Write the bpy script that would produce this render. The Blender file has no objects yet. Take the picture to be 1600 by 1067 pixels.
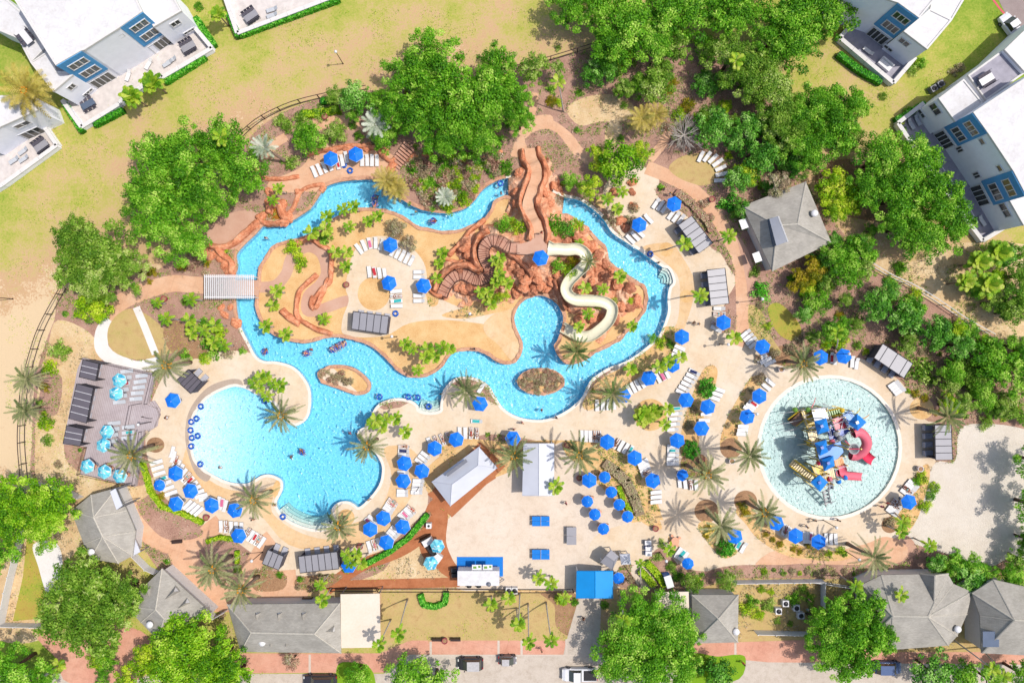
import bpy, bmesh, math, random
from math import sin, cos, pi, radians, hypot, atan2
from mathutils import Vector, noise
from mathutils.geometry import delaunay_2d_cdt
R = random.Random(7)
SC = bpy.context.scene
COL = SC.collection

# ------------------------------------------------------------ camera, sky, sun, exposure
H = 106.667                      # the drone's height over the park, metres; 0.1 m to a photograph pixel on the ground
cam = bpy.data.cameras.new('camera')
cam.lens = 24.0; cam.sensor_width = 36.0; cam.clip_start = 1.0; cam.clip_end = 5000.0
co = bpy.data.objects.new('camera', cam); COL.objects.link(co)
co.location = (0, 0, H); co.rotation_euler = (0, 0, 0)
SC.camera = co
SUN_DIR = Vector((0.46, 0.05, 0.886)).normalized()
SUN_EL = math.asin(SUN_DIR.z); SUN_AZ = atan2(SUN_DIR.x, SUN_DIR.y)
w = bpy.data.worlds.new("World"); SC.world = w; w.use_nodes = True
nt = w.node_tree; bg = nt.nodes['Background']
sky = nt.nodes.new('ShaderNodeTexSky'); sky.sky_type = 'NISHITA'; sky.sun_disc = False
sky.sun_elevation = SUN_EL; sky.sun_rotation = SUN_AZ; sky.air_density = 1.0; sky.dust_density = 2.5; sky.ozone_density = 0.7
nt.links.new(sky.outputs[0], bg.inputs[0]); bg.inputs[1].default_value = 0.15
sl = bpy.data.lights.new('sun', 'SUN'); sl.energy = 3.5; sl.angle = radians(0.5); sl.color = (1.0, 0.95, 0.88)
so = bpy.data.objects.new('sun', sl); COL.objects.link(so)
so.rotation_euler = (-SUN_DIR).to_track_quat('-Z', 'Y').to_euler()
SC.view_settings.view_transform = 'Standard'; SC.view_settings.look = 'None'
SC.view_settings.gamma = 1.0; SC.view_settings.use_curve_mapping = False
SC.view_settings.exposure = 0.34
SC.cycles.max_bounces = 6; SC.cycles.diffuse_bounces = 3; SC.cycles.transparent_max_bounces = 12

# ------------------------------------------------------------ mapping and small helpers
def W(px, py, z=0.0):
    """world point that the photograph shows at pixel (px,py) when it stands z metres up"""
    k = 0.1 * (1 - z / H)
    return Vector(((px - 800) * k, (533.5 - py) * k, z))

def lin(v):
    v /= 255.0
    return v / 12.92 if v <= 0.04045 else ((v + 0.055) / 1.055) ** 2.4
KA = 0.60
def A(r, g, b, k=KA):
    return (lin(r) * k, lin(g) * k, lin(b) * k, 1.0)

def catmull(pts, n=5, closed=True):
    out = []; m = len(pts)
    rng = range(m) if closed else range(m - 1)
    for i in rng:
        p1 = pts[i]; p2 = pts[(i + 1) % m]
        p0 = pts[(i - 1) % m] if closed or i > 0 else p1
        p3 = pts[(i + 2) % m] if closed or i + 2 < m else p2
        d = len(p1)
        for k in range(n):
            t = k / n; t2 = t * t; t3 = t2 * t
            out.append(tuple(0.5 * (2 * p1[j] + (p2[j] - p0[j]) * t + (2 * p0[j] - 5 * p1[j] + 4 * p2[j] - p3[j]) * t2
                                    + (3 * p1[j] - p0[j] - 3 * p2[j] + p3[j]) * t3) for j in range(d)))
    if not closed: out.append(tuple(pts[-1]))
    return out

def area(p):
    return 0.5 * sum(p[i][0] * p[(i + 1) % len(p)][1] - p[(i + 1) % len(p)][0] * p[i][1] for i in range(len(p)))
def ccw(p):
    return p if area(p) > 0 else p[::-1]
def inside(x, y, poly):
    c = False; j = len(poly) - 1
    for i in range(len(poly)):
        xi, yi = poly[i][:2]; xj, yj = poly[j][:2]
        if (yi > y) != (yj > y) and x < (xj - xi) * (y - yi) / (yj - yi) + xi: c = not c
        j = i
    return c
def offset(p, d):
    """ccw polygon moved outward by d"""
    out = []; n = len(p)
    for i in range(n):
        a = Vector(p[i - 1][:2]); b = Vector(p[i][:2]); c = Vector(p[(i + 1) % n][:2])
        t = (c - a)
        if t.length < 1e-9: t = Vector((1, 0))
        t.normalize(); nrm = Vector((t.y, -t.x))
        out.append((b.x + nrm.x * d, b.y + nrm.y * d))
    return out
def w2(pts): return [tuple(W(p[0], p[1])[:2]) for p in pts]

class MB:
    """collects faces, then becomes ONE mesh object"""
    def __init__(s): s.v = []; s.f = []; s.mi = []; s.tint = None
    def add(s, vs, fs, m=0):
        o = len(s.v); s.v.extend([tuple(v) for v in vs]); s.f.extend([tuple(i + o for i in f) for f in fs]); s.mi.extend([m] * len(fs))
    def box(s, c, d, rz=0.0, m=0, top=1.0):
        ca, sa = cos(rz), sin(rz); hx, hy, hz = d[0] / 2, d[1] / 2, d[2] / 2; vs = []
        for z in (-hz, hz):
            k = 1.0 if z < 0 else top
            for x, y in ((-hx, -hy), (hx, -hy), (hx, hy), (-hx, hy)):
                x *= k; y *= k
                vs.append((c[0] + x * ca - y * sa, c[1] + x * sa + y * ca, c[2] + z))
        s.add(vs, [(3, 2, 1, 0), (4, 5, 6, 7), (0, 1, 5, 4), (1, 2, 6, 5), (2, 3, 7, 6), (3, 0, 4, 7)], m)
    def prism(s, poly, z0, z1, m=0):
        poly = ccw([tuple(p[:2]) for p in poly]); n = len(poly)
        s.add([(x, y, z0) for x, y in poly] + [(x, y, z1) for x, y in poly],
              [tuple(range(n - 1, -1, -1)), tuple(range(n, 2 * n))] + [(i, (i + 1) % n, n + (i + 1) % n, n + i) for i in range(n)], m)
    def tube(s, pts, r, n=6, m=0, cap=True):
        pts = [Vector(p) for p in pts]; rs = r if isinstance(r, (list, tuple)) else [r] * len(pts)
        up = Vector((0.13, 0.21, 1)); vs = []; fs = []
        for i, p in enumerate(pts):
            t = (pts[min(i + 1, len(pts) - 1)] - pts[max(i - 1, 0)])
            if t.length < 1e-9: t = Vector((0, 0, 1))
            t.normalize(); a = t.cross(up if abs(t.dot(up.normalized())) < .95 else Vector((1, 0, 0))).normalized(); b = t.cross(a)
            for k in range(n):
                q = 2 * pi * k / n; vs.append(p + (a * cos(q) + b * sin(q)) * rs[i])
        for i in range(len(pts) - 1):
            for k in range(n):
                fs.append((i * n + k, i * n + (k + 1) % n, (i + 1) * n + (k + 1) % n, (i + 1) * n + k))
        if cap: fs.append(tuple(range(n - 1, -1, -1))); fs.append(tuple(range((len(pts) - 1) * n, len(pts) * n)))
        s.add(vs, fs, m)
    def lathe(s, prof, c=(0, 0, 0), n=16, m=0):
        vs = []; fs = []
        for r, z in prof:
            for k in range(n):
                q = 2 * pi * k / n; vs.append((c[0] + r * cos(q), c[1] + r * sin(q), c[2] + z))
        for i in range(len(prof) - 1):
            for k in range(n): fs.append((i * n + k, i * n + (k + 1) % n, (i + 1) * n + (k + 1) % n, (i + 1) * n + k))
        s.add(vs, fs, m)
    def mesh(s, name, mats, smooth=False):
        me = bpy.data.meshes.new(name); me.from_pydata(s.v, [], s.f)
        mats = mats if isinstance(mats, (list, tuple)) else [mats]
        for m in mats: me.materials.append(m)
        if len(mats) > 1: me.polygons.foreach_set('material_index', s.mi)
        if smooth: me.polygons.foreach_set('use_smooth', [True] * len(me.polygons))
        if s.tint is not None:
            at = me.attributes.new('tint', 'FLOAT', 'FACE'); at.data.foreach_set('value', s.tint)
        me.update(); return me
    def build(s, name, mats, parent=None, smooth=False):
        return obj(name, s.mesh(name, mats, smooth), parent)

def obj(name, me, parent=None, loc=None, rz=0.0, sc=None):
    o = bpy.data.objects.new(name, me); COL.objects.link(o)
    if parent is not None: o.parent = parent
    if loc is not None: o.location = loc
    if rz: o.rotation_euler = (0, 0, rz)
    if sc is not None: o.scale = sc if isinstance(sc, (tuple, list)) else (sc, sc, sc)
    return o
def empty(name, loc=(0, 0, 0), rz=0.0, sc=None):
    o = bpy.data.objects.new(name, None); COL.objects.link(o); o.location = loc; o.rotation_euler = (0, 0, rz)
    if sc is not None: o.scale = (sc, sc, sc)
    return o
def struct(o): o['kind'] = 'structure'; return o
THINGS = []                       # (object, what it looks like, px, py): the labels are finished at the end
def tag(o, label, cat, px=None, py=None, group=None):
    """label: full when px is None; else a look that the last section completes with what the thing stands beside"""
    o['category'] = cat
    if group: o['group'] = group
    o['label'] = label
    THINGS.append((o, label, px, py))
    return o
def copy_tree(o, parent=None):
    c = o.copy(); COL.objects.link(c)
    if parent is not None: c.parent = parent
    for ch in KIDS.get(o.name, ()): copy_tree(ch, c)
    return c
KIDS = {}
def kids(root, *chs):
    KIDS.setdefault(root.name, []).extend(chs)

# ------------------------------------------------------------ materials
def new_mat(name):
    m = bpy.data.materials.new(name); m.use_nodes = True
    return m, m.node_tree, m.node_tree.nodes['Principled BSDF']
def ramp_of(nt, stops):
    r = nt.nodes.new('ShaderNodeValToRGB'); e = r.color_ramp.elements
    while len(e) < len(stops): e.new(0.5)
    for i, (p, c) in enumerate(stops): e[i].position = p; e[i].color = c
    return r
def ground_mat(name, cols, scale=0.35, fine=6.0, rough=0.95, bump=0.15, mixf=0.45, spec=0.15, joint=0.0, stain=0.0):
    """cols: a ramp over a broad noise, broken up by a fine one"""
    m, nt, p = new_mat(name); N = nt.nodes; L = nt.links
    tc = N.new('ShaderNodeTexCoord')
    n1 = N.new('ShaderNodeTexNoise'); n1.inputs['Scale'].default_value = scale; n1.inputs['Detail'].default_value = 6; n1.inputs['Roughness'].default_value = .62
    n2 = N.new('ShaderNodeTexNoise'); n2.inputs['Scale'].default_value = fine; n2.inputs['Detail'].default_value = 3; n2.inputs['Roughness'].default_value = .7
    L.new(tc.outputs['Object'], n1.inputs['Vector']); L.new(tc.outputs['Object'], n2.inputs['Vector'])
    mx = N.new('ShaderNodeMix'); mx.data_type = 'FLOAT'; mx.inputs[0].default_value = mixf
    L.new(n1.outputs['Fac'], mx.inputs[2]); L.new(n2.outputs['Fac'], mx.inputs[3])
    k = len(cols) - 1
    r = ramp_of(nt, [(0.32 + 0.36 * i / k, c) for i, c in enumerate(cols)])
    L.new(mx.outputs[0], r.inputs[0]); last = r.outputs[0]
    if stain:
        n3 = N.new('ShaderNodeTexNoise'); n3.inputs['Scale'].default_value = .9; n3.inputs['Detail'].default_value = 8; n3.inputs['Roughness'].default_value = .72; L.new(tc.outputs['Object'], n3.inputs['Vector'])
        r3 = ramp_of(nt, [(.36, (1 - stain, 1 - stain * 1.15, 1 - stain * 1.3, 1)), (.52, (1, 1, 1, 1))]); L.new(n3.outputs['Fac'], r3.inputs[0])
        m3 = N.new('ShaderNodeMix'); m3.data_type = 'RGBA'; m3.blend_type = 'MULTIPLY'; m3.inputs[0].default_value = 1; L.new(last, m3.inputs[6]); L.new(r3.outputs[0], m3.inputs[7]); last = m3.outputs[2]
    if joint:
        mp = N.new('ShaderNodeMapping'); mp.inputs['Rotation'].default_value = (0, 0, .3); L.new(tc.outputs['Object'], mp.inputs[0])
        bt = N.new('ShaderNodeTexBrick'); bt.offset = 0; bt.inputs['Scale'].default_value = .3; bt.inputs['Brick Width'].default_value = 1; bt.inputs['Row Height'].default_value = 1; bt.inputs['Mortar Size'].default_value = .018; bt.inputs['Color1'].default_value = (1, 1, 1, 1); bt.inputs['Color2'].default_value = (.965, .96, .95, 1); bt.inputs['Mortar'].default_value = (1 - joint, 1 - joint, 1 - joint, 1); L.new(mp.outputs[0], bt.inputs[0])
        m4 = N.new('ShaderNodeMix'); m4.data_type = 'RGBA'; m4.blend_type = 'MULTIPLY'; m4.inputs[0].default_value = 1; L.new(last, m4.inputs[6]); L.new(bt.outputs[0], m4.inputs[7]); last = m4.outputs[2]
    L.new(last, p.inputs['Base Color'])
    p.inputs['Roughness'].default_value = rough; p.inputs['Specular IOR Level'].default_value = spec
    if bump:
        b = N.new('ShaderNodeBump'); b.inputs['Strength'].default_value = bump; b.inputs['Distance'].default_value = 0.1
        L.new(n2.outputs['Fac'], b.inputs['Height']); L.new(b.outputs[0], p.inputs['Normal'])
    return m
def plain(name, col, rough=0.6, var=0.12, scale=3.0, metal=0.0, spec=0.3):
    """one colour with a little wear"""
    m, nt, p = new_mat(name); N = nt.nodes; L = nt.links
    tc = N.new('ShaderNodeTexCoord'); n1 = N.new('ShaderNodeTexNoise'); n1.inputs['Scale'].default_value = scale; n1.inputs['Detail'].default_value = 5
    L.new(tc.outputs['Object'], n1.inputs['Vector'])
    a = tuple(c * (1 - var) for c in col[:3]) + (1,); b = tuple(min(1, c * (1 + var)) for c in col[:3]) + (1,)
    r = ramp_of(nt, [(0.3, a), (0.7, b)]); L.new(n1.outputs['Fac'], r.inputs[0]); L.new(r.outputs[0], p.inputs['Base Color'])
    p.inputs['Roughness'].default_value = rough; p.inputs['Metallic'].default_value = metal; p.inputs['Specular IOR Level'].default_value = spec
    return m
def leaf_mat(name, cols, trans=0.45):
    """leaf colour by a per-leaf tint and a little per plant; some light passes through"""
    m, nt, p = new_mat(name); N = nt.nodes; L = nt.links
    at = N.new('ShaderNodeAttribute'); at.attribute_name = 'tint'
    oi = N.new('ShaderNodeObjectInfo')
    ad = N.new('ShaderNodeMath'); ad.operation = 'MULTIPLY_ADD'; ad.inputs[1].default_value = 0.22
    L.new(oi.outputs['Random'], ad.inputs[0]); L.new(at.outputs['Fac'], ad.inputs[2])
    sb = N.new('ShaderNodeMath'); sb.operation = 'SUBTRACT'; sb.inputs[1].default_value = 0.11
    L.new(ad.outputs[0], sb.inputs[0])
    k = len(cols) - 1
    r = ramp_of(nt, [(i / k, c) for i, c in enumerate(cols)]); L.new(sb.outputs[0], r.inputs[0])
    L.new(r.outputs[0], p.inputs['Base Color']); p.inputs['Roughness'].default_value = 0.55; p.inputs['Specular IOR Level'].default_value = 0.25
    tr = N.new('ShaderNodeBsdfTranslucent'); L.new(r.outputs[0], tr.inputs[0])
    ms = N.new('ShaderNodeMixShader'); ms.inputs[0].default_value = trans
    L.new(p.outputs[0], ms.inputs[1]); L.new(tr.outputs[0], ms.inputs[2])
    L.new(ms.outputs[0], nt.nodes['Material Output'].inputs[0])
    return m
# ------------------------------------------------------------ ground colours
M = {}
def lawn_mat():
    m, nt, p = new_mat('lawn'); N = nt.nodes; L = nt.links
    tc = N.new('ShaderNodeTexCoord')
    n1 = N.new('ShaderNodeTexNoise'); n1.inputs['Scale'].default_value = 0.16; n1.inputs['Detail'].default_value = 10; n1.inputs['Roughness'].default_value = .74
    n2 = N.new('ShaderNodeTexNoise'); n2.inputs['Scale'].default_value = 3.0; n2.inputs['Detail'].default_value = 5; n2.inputs['Roughness'].default_value = .75
    sc = N.new('ShaderNodeVectorMath'); sc.operation = 'MULTIPLY'; sc.inputs[1].default_value = (1 / 72, 1 / 48, 0)
    ln = N.new('ShaderNodeVectorMath'); ln.operation = 'LENGTH'
    L.new(tc.outputs['Object'], n1.inputs[0]); L.new(tc.outputs['Object'], n2.inputs[0]); L.new(tc.outputs['Object'], sc.inputs[0]); L.new(sc.outputs[0], ln.inputs[0])
    a = N.new('ShaderNodeMath'); a.operation = 'MULTIPLY_ADD'; a.inputs[1].default_value = 1.5; L.new(n1.outputs['Fac'], a.inputs[0]); L.new(ln.outputs['Value'], a.inputs[2])
    ds = N.new('ShaderNodeVectorMath'); ds.operation = 'DISTANCE'; ds.inputs[1].default_value = (-79, -9, 0); L.new(tc.outputs['Object'], ds.inputs[0])
    dm = N.new('ShaderNodeMapRange'); dm.inputs[1].default_value = 9; dm.inputs[2].default_value = 26; dm.inputs[3].default_value = -.62; dm.inputs[4].default_value = 0; L.new(ds.outputs['Value'], dm.inputs[0])
    da = N.new('ShaderNodeMath'); da.operation = 'ADD'; L.new(a.outputs[0], da.inputs[0]); L.new(dm.outputs[0], da.inputs[1]); a = da
    b = N.new('ShaderNodeMath'); b.operation = 'MULTIPLY_ADD'; b.inputs[1].default_value = 0.95; L.new(n2.outputs['Fac'], b.inputs[0]); L.new(a.outputs[0], b.inputs[2])
    s = N.new('ShaderNodeMapRange'); s.inputs[1].default_value = 1.92; s.inputs[2].default_value = 2.86; L.new(b.outputs[0], s.inputs[0])
    r = ramp_of(nt, [(0.0, A(236, 208, 168)), (0.1, A(214, 172, 132)), (0.22, A(218, 184, 140)), (0.36, A(208, 188, 122)), (0.54, A(192, 188, 96)), (0.76, A(160, 178, 72)), (1.0, A(126, 160, 54))])
    L.new(s.outputs[0], r.inputs[0]); L.new(r.outputs[0], p.inputs['Base Color'])
    p.inputs['Roughness'].default_value = 1; p.inputs['Specular IOR Level'].default_value = .05
    bp = N.new('ShaderNodeBump'); bp.inputs['Strength'].default_value = .35; bp.inputs['Distance'].default_value = .12
    L.new(n2.outputs['Fac'], bp.inputs['Height']); L.new(bp.outputs[0], p.inputs['Normal'])
    return m
M['lawn'] = lawn_mat()
M['grass'] = ground_mat('park_grass', [A(150, 120, 60), A(196, 170, 84), A(170, 176, 70), A(120, 150, 50)], .35, 5, bump=.3)
M['green'] = ground_mat('green_grass', [A(120, 150, 40), A(140, 180, 40), A(110, 165, 30)], .6, 6, bump=.3)
M['dry'] = ground_mat('dry_grass', [A(196, 158, 104), A(216, 184, 128), A(206, 182, 118), A(176, 168, 92)], .45, 5, bump=.35, stain=.14)
M['mulch'] = ground_mat('mulch', [A(136, 100, 88), A(178, 138, 120), A(200, 160, 140), A(222, 186, 164)], .5, 7, bump=.5, mixf=.6)
M['brownmulch'] = ground_mat('brown_mulch', [A(134, 102, 78), A(178, 138, 104), A(206, 166, 128)], .6, 8, bump=.5, mixf=.6)
M['straw'] = ground_mat('straw_bed', [A(212, 158, 104), A(234, 186, 126), A(243, 204, 146), A(248, 220, 172)], .45, 7, bump=.3, mixf=.5)
M['dirt'] = ground_mat('dry_dirt', [A(200, 160, 116), A(226, 190, 142), A(238, 210, 166), A(248, 232, 204)], .22, 4, bump=.3, stain=.12)
M['deck'] = ground_mat('deck_concrete', [A(236, 206, 172), A(243, 219, 188), A(246, 227, 202), A(249, 234, 214)], .16, 3, bump=.06, mixf=.25, joint=.05, stain=.09)
M['deckworn'] = ground_mat('worn_deck_concrete', [A(240, 196, 142), A(246, 208, 160), A(248, 220, 182)], .25, 4, bump=.06, mixf=.35, joint=.05, stain=.12)
M['plaza'] = ground_mat('plaza_sand', [A(232, 209, 186), A(240, 221, 200), A(246, 232, 216)], .2, 5, bump=.12, mixf=.5, stain=.1)
M['path'] = ground_mat('path_concrete', [A(230, 174, 138), A(239, 190, 154), A(245, 204, 172)], .25, 4, bump=.06, mixf=.3, joint=.09, stain=.1)
M['walk'] = ground_mat('walkway_concrete', [A(206, 158, 134), A(218, 174, 150), A(226, 186, 164)], .3, 4, bump=.06, mixf=.3)
M['brown'] = ground_mat('stamped_path', [A(176, 108, 70), A(196, 124, 84), A(206, 140, 100)], .4, 4, bump=.1, mixf=.4, stain=.15)
M['beach'] = ground_mat('beach_sand', [A(228, 213, 196), A(238, 226, 210), A(246, 236, 224)], .3, 6, bump=.9, mixf=.6, stain=.06)
M['white'] = ground_mat('white_gravel', [A(236, 228, 220), A(248, 242, 236), A(252, 250, 246)], .4, 6, bump=.15)
M['terra'] = ground_mat('sidewalk_pavers', [A(222, 156, 132), A(234, 174, 148), A(240, 188, 164)], .3, 5, bump=.1, mixf=.4, joint=.08, stain=.14)
M['street'] = ground_mat('street_pavers', [A(204, 188, 174), A(220, 206, 190), A(230, 216, 204)], .3, 6, bump=.12, mixf=.5, joint=.06, stain=.14)
M['asphalt'] = ground_mat('asphalt', [A(150, 132, 128), A(168, 152, 148), A(184, 168, 162)], .4, 8, bump=.1)
M['entry'] = ground_mat('beach_entry', [A(176, 156, 140), A(196, 176, 158), A(206, 188, 170)], .5, 5, bump=.08)
M['rock'] = ground_mat('red_rock', [A(140, 80, 54, .7), A(204, 126, 90, .7), A(228, 158, 120, .7), A(240, 186, 152, .7)], .55, 2.4, bump=.7, mixf=.5)
M['rockdark'] = ground_mat('brown_rock', [A(120, 74, 56, .7), A(186, 120, 90, .7), A(222, 160, 128, .7)], .6, 2.4, bump=.7, mixf=.5)
M['rockedge'] = ground_mat('rock_edging', [A(184, 132, 106), A(220, 168, 136), A(234, 190, 160)], .6, 3, bump=.5, mixf=.5)
M["coping"] = plain('coping', A(250, 240, 226), .6, .05)
M['stone'] = plain('patio_pavers', A(232, 222, 216), .8, .12, 1.2)
M['greystone'] = plain('grey_patio_pavers', A(176, 172, 184), .8, .14, 1.2)
M['curb'] = plain('curb', A(222, 206, 190), .8, .08)
M['bluemat'] = plain('blue_mat', A(0, 130, 226), .7, .06)
M['redcurb'] = plain('red_curb', A(226, 96, 106), .7, .06)

# ------------------------------------------------------------ the pools' outlines (photograph pixels on the ground)
OUT = [(369,470),(368,450),(368,434),(371,412),(370,398),(382,383),(400,366),(416,351),(451,347),(470,337),(486,325),(498,308),(508,293),(526,286),(552,282),(580,281),(594,284),(606,300),(628,312),(653,326),(678,332),(701,333),(722,328),(738,317),(754,297),(774,284),(797,278),
       (830,284),(862,300),(882,308),(901,312),(919,321),(942,341),(957,364),(982,381),(1002,394),(1023,409),(1036,418),(1045,421),(1052,440),(1046,449),(1043,467),(1044,483),(1040,500),(1030,524),(1022,532),(1002,549),(977,565),(952,574),(937,583),(924,593),(916,606),(909,621),(889,639),(866,651),(845,656),(820,654),(800,647),(785,636),(774,619),(764,603),(749,593),(734,589),(714,590),(699,601),(691,614),(688,634),(687,641),(673,644),(656,641),(653,634),(643,626),(623,622),(602,626),(587,636),(580,651),(575,664),(562,671),(558,682),(567,694),(584,705),(595,722),(597,738),(592,758),(577,778),(561,792),(553,787),(543,783),(531,784),(521,791),(518,800),(520,812),(514,821),(501,826),(483,825),(456,815),(439,801),(432,786),(441,766),(441,752),(433,745),(420,741),(408,743),(398,749),(385,755),(359,753),(336,743),(316,730),(303,712),(299,684),(302,656),(312,636),(329,619),(354,607),(369,604),(386,608),(400,616),(418,624),(431,634),(443,651),(450,661),(463,665),(478,656),(485,639),(485,611),(476,591),(458,573),(433,565),(413,564),(400,556),(389,536),(376,510),(371,490)]
ISL = [(772,314),(766,328),(754,343),(736,352),(716,359),(691,361),(673,357),(653,353),(638,343),(620,333),(602,328),(577,325),(557,326),(539,333),(521,341),(506,354),(483,366),(463,373),(438,379),(424,387),(413,404),(405,418),(403,440),(400,460),(400,483),(408,503),(425,521),(443,530),(463,535),(481,536),(496,532),(509,528),(529,527),(552,531),(577,540),(595,553),(610,568),(620,578),(638,588),(658,590),(676,584),(691,573),(704,555),(719,549),(742,548),(762,555),(774,564),(790,569),(800,568),(810,561),(816,548),(816,534),(806,510),(804,493),(813,475),(828,465),(845,462),(863,469),(876,483),(880,498),(877,513),(872,530),(866,540),(870,553),(878,563),(888,569),(901,568),(919,560),(931,551),(952,541),(972,530),(979,520),(992,508),(1002,495),(1009,483),(1011,462),(1007,446),(990,438),(975,424),(952,409),(947,387),(934,374),(919,357),(906,346),(891,337),(876,333),(850,325),(800,308),(788,306)]
ISL1 = [(496,583),(504,577),(512,572),(526,570),(549,573),(567,584),(579,598),(577,611),(564,617),(549,615),(526,606),(503,597)]
ISL2 = [(845 + 37 * cos(2 * pi * i / 16), 596 + 21 * sin(2 * pi * i / 16)) for i in range(16)]
SPL = [(1296 + 108 * cos(2 * pi * i / 40), 699 + 108 * sin(2 * pi * i / 40)) for i in range(40)]
cm = lambda p, n=4: ccw(w2(catmull(p, n)))
POOL = cm(OUT); ISLES = [cm(ISL), cm(ISL1), cm(ISL2)]; SPLASH = ccw(w2(SPL))

def cdt(outer, holes=(), grid=0.0):
    vs = []; fs = []
    for lp in [outer] + list(holes):
        o = len(vs); vs.extend(lp); fs.append(list(range(o, o + len(lp))))
    if grid:
        xs = [p[0] for p in outer]; ys = [p[1] for p in outer]
        x = min(xs) + grid / 2; j = 0
        while x < max(xs):
            y = min(ys) + grid / 2 + (grid / 2 if j % 2 else 0)
            while y < max(ys):
                if inside(x, y, outer): vs.append((x + .01 * sin(y * 9), y + .01 * cos(x * 7)))
                y += grid
            x += grid; j += 1
    r = delaunay_2d_cdt([Vector(v) for v in vs], [], fs, 0, 1e-5, True)
    fo = [f for f, o in zip(r[2], r[5]) if 0 in o and not any(k in o for k in range(1, len(holes) + 1))]
    return [tuple(v) for v in r[0]], fo
def sheet(name, outer, z, m, holes=(), grid=0.0, zf=None, smooth=False):
    v, f = cdt(outer, holes, grid); used = sorted({i for t in f for i in t}); mp = {i: k for k, i in enumerate(used)}
    b = MB(); b.v = [(v[i][0], v[i][1], z + (zf(*v[i]) if zf else 0)) for i in used]; b.f = [tuple(mp[i] for i in t) for t in f]; b.mi = [0] * len(f)
    b.f = [t if (b.v[t[1]][0] - b.v[t[0]][0]) * (b.v[t[2]][1] - b.v[t[0]][1]) - (b.v[t[1]][1] - b.v[t[0]][1]) * (b.v[t[2]][0] - b.v[t[0]][0]) > 0 else t[::-1] for t in b.f]
    return struct(b.build(name, m, smooth=smooth))
POOLHOLES = [POOL, SPLASH]
LAID = []; ZONES = []
def zone(name, pts, m, n=4, smooth=True, raw=False):
    """a flat surface lying 4 mm above the ones before it; the pools are cut out of it"""
    p = pts if raw else (cm(pts, n) if smooth else ccw(w2(pts)))
    xs = [q[0] for q in p]; ys = [q[1] for q in p]; bb = (min(xs), min(ys), max(xs), max(ys))
    lv = 1 + max([l for l, q in LAID if q[0] < bb[2] and bb[0] < q[2] and q[1] < bb[3] and bb[1] < q[3]] or [0])
    LAID.append((lv, bb)); ZONES.append((name, p, bb)); LZ = lv * 0.004
    wet = any(min(xs) < q[0] < max(xs) and min(ys) < q[1] < max(ys) for h in [POOL, SPLASH] + ISLES for q in h)
    v = None
    if not wet: return sheet(name, p, LZ, m)
    # inside an island, outside the pool: cut water = pool minus islands
    vs = []; fs = []; loops = [p, POOL, SPLASH] + ISLES
    for lp in loops:
        o = len(vs); vs.extend(lp); fs.append(list(range(o, o + len(lp))))
    r = delaunay_2d_cdt([Vector(q) for q in vs], [], fs, 0, 1e-5, True)
    keep = []
    for f, o in zip(r[2], r[5]):
        if 0 not in o or 2 in o: continue
        if 1 in o and not any(k in o for k in (3, 4, 5)): continue
        keep.append(tuple(f))
    used = sorted({i for t in keep for i in t}); mp = {i: k for k, i in enumerate(used)}
    b = MB(); b.v = [(r[0][i][0], r[0][i][1], LZ) for i in used]; b.f = [tuple(mp[i] for i in t) for t in keep]; b.mi = [0] * len(keep)
    return struct(b.build(name, m))
def ribbon(pts, width, closed=False, n=5, sm=True):
    """outline of a band of the given width (m) along a pixel polyline; width may be a list"""
    p = w2(catmull(pts, n, closed) if sm else pts); a = []; c = []
    for i in range(len(p)):
        q = Vector(p[max(i - 1, 0)]); s = Vector(p[min(i + 1, len(p) - 1)]); t = (s - q).normalized(); nn = Vector((-t.y, t.x)) * width / 2
        a.append((p[i][0] + nn.x, p[i][1] + nn.y)); c.append((p[i][0] - nn.x, p[i][1] - nn.y))
    return ccw(a + c[::-1])
def band(name, pts, width, m, sm=True): return zone(name, ribbon(pts, width, sm=sm), m, raw=True)

BIG = [(-1500, -1500), (1500, -1500), (1500, 1500), (-1500, 1500)]
sheet('ground', BIG, 0.0, M['lawn'], [POOL, SPLASH])
for i_ in ISLES: sheet('ground', i_, 0.0, M['straw'])

# ------------------------------------------------------------ surfaces, lowest first
0 and zone('dirt', [(0,420),(60,380),(95,440),(100,455),(75,505),(58,560),(48,640),(46,745),(60,760),(0,760),(-60,760),(-60,430)], M['dirt'])
zone('dirt', [(20,860),(110,800),(130,850),(80,900),(100,960),(60,1000),(0,1000),(-20,960)], M['dirt'])
zone('mulch_bed', [(105,452),(85,500),(68,545),(54,600),(50,690),(52,748),(110,770),(200,800),(240,880),(330,940),(600,912),(900,915),(1080,930),(1250,905),(1350,915),(1480,890),(1560,900),(1640,930),(1640,560),(1550,520),(1490,487),(1430,452),(1375,428),(1330,380),(1250,270),(1215,150),(1180,75),(1080,68),(985,64),(925,78),(860,93),(800,112),(700,125),(620,139),(555,143),(510,152),(465,166),(432,182),(400,205),(375,240),(330,330),(250,420)], M['mulch'])
zone('dirt', [(90,500),(140,520),(160,560),(128,600),(100,690),(120,735),(210,760),(240,745),(235,770),(190,790),(110,775),(60,755),(55,690),(60,600),(75,540)], M['dirt'])
zone('dirt', [(640,845),(712,885),(716,905),(560,912),(600,890)], M['dirt'])
zone('dirt', [(885,170),(915,152),(955,148),(990,165),(975,190),(940,190),(905,196)], M['dirt']); zone('dirt', [(955,190),(972,196),(965,225),(950,232),(945,210)], M['dirt']); zone('dirt', [(1090,70),(1140,60),(1180,80),(1150,100),(1100,88)], M['dirt']); zone('dirt', [(1275,265),(1340,250),(1400,300),(1390,345),(1330,340),(1290,330)], M['brownmulch']); zone('dirt', [(960,265),(985,262),(1000,300),(1000,340),(975,350),(950,330),(930,318),(945,300)], M['straw'])
zone('mulch_bed', [(62,615),(75,585),(97,590),(92,640),(80,650),(62,645)], M['mulch'])
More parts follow.
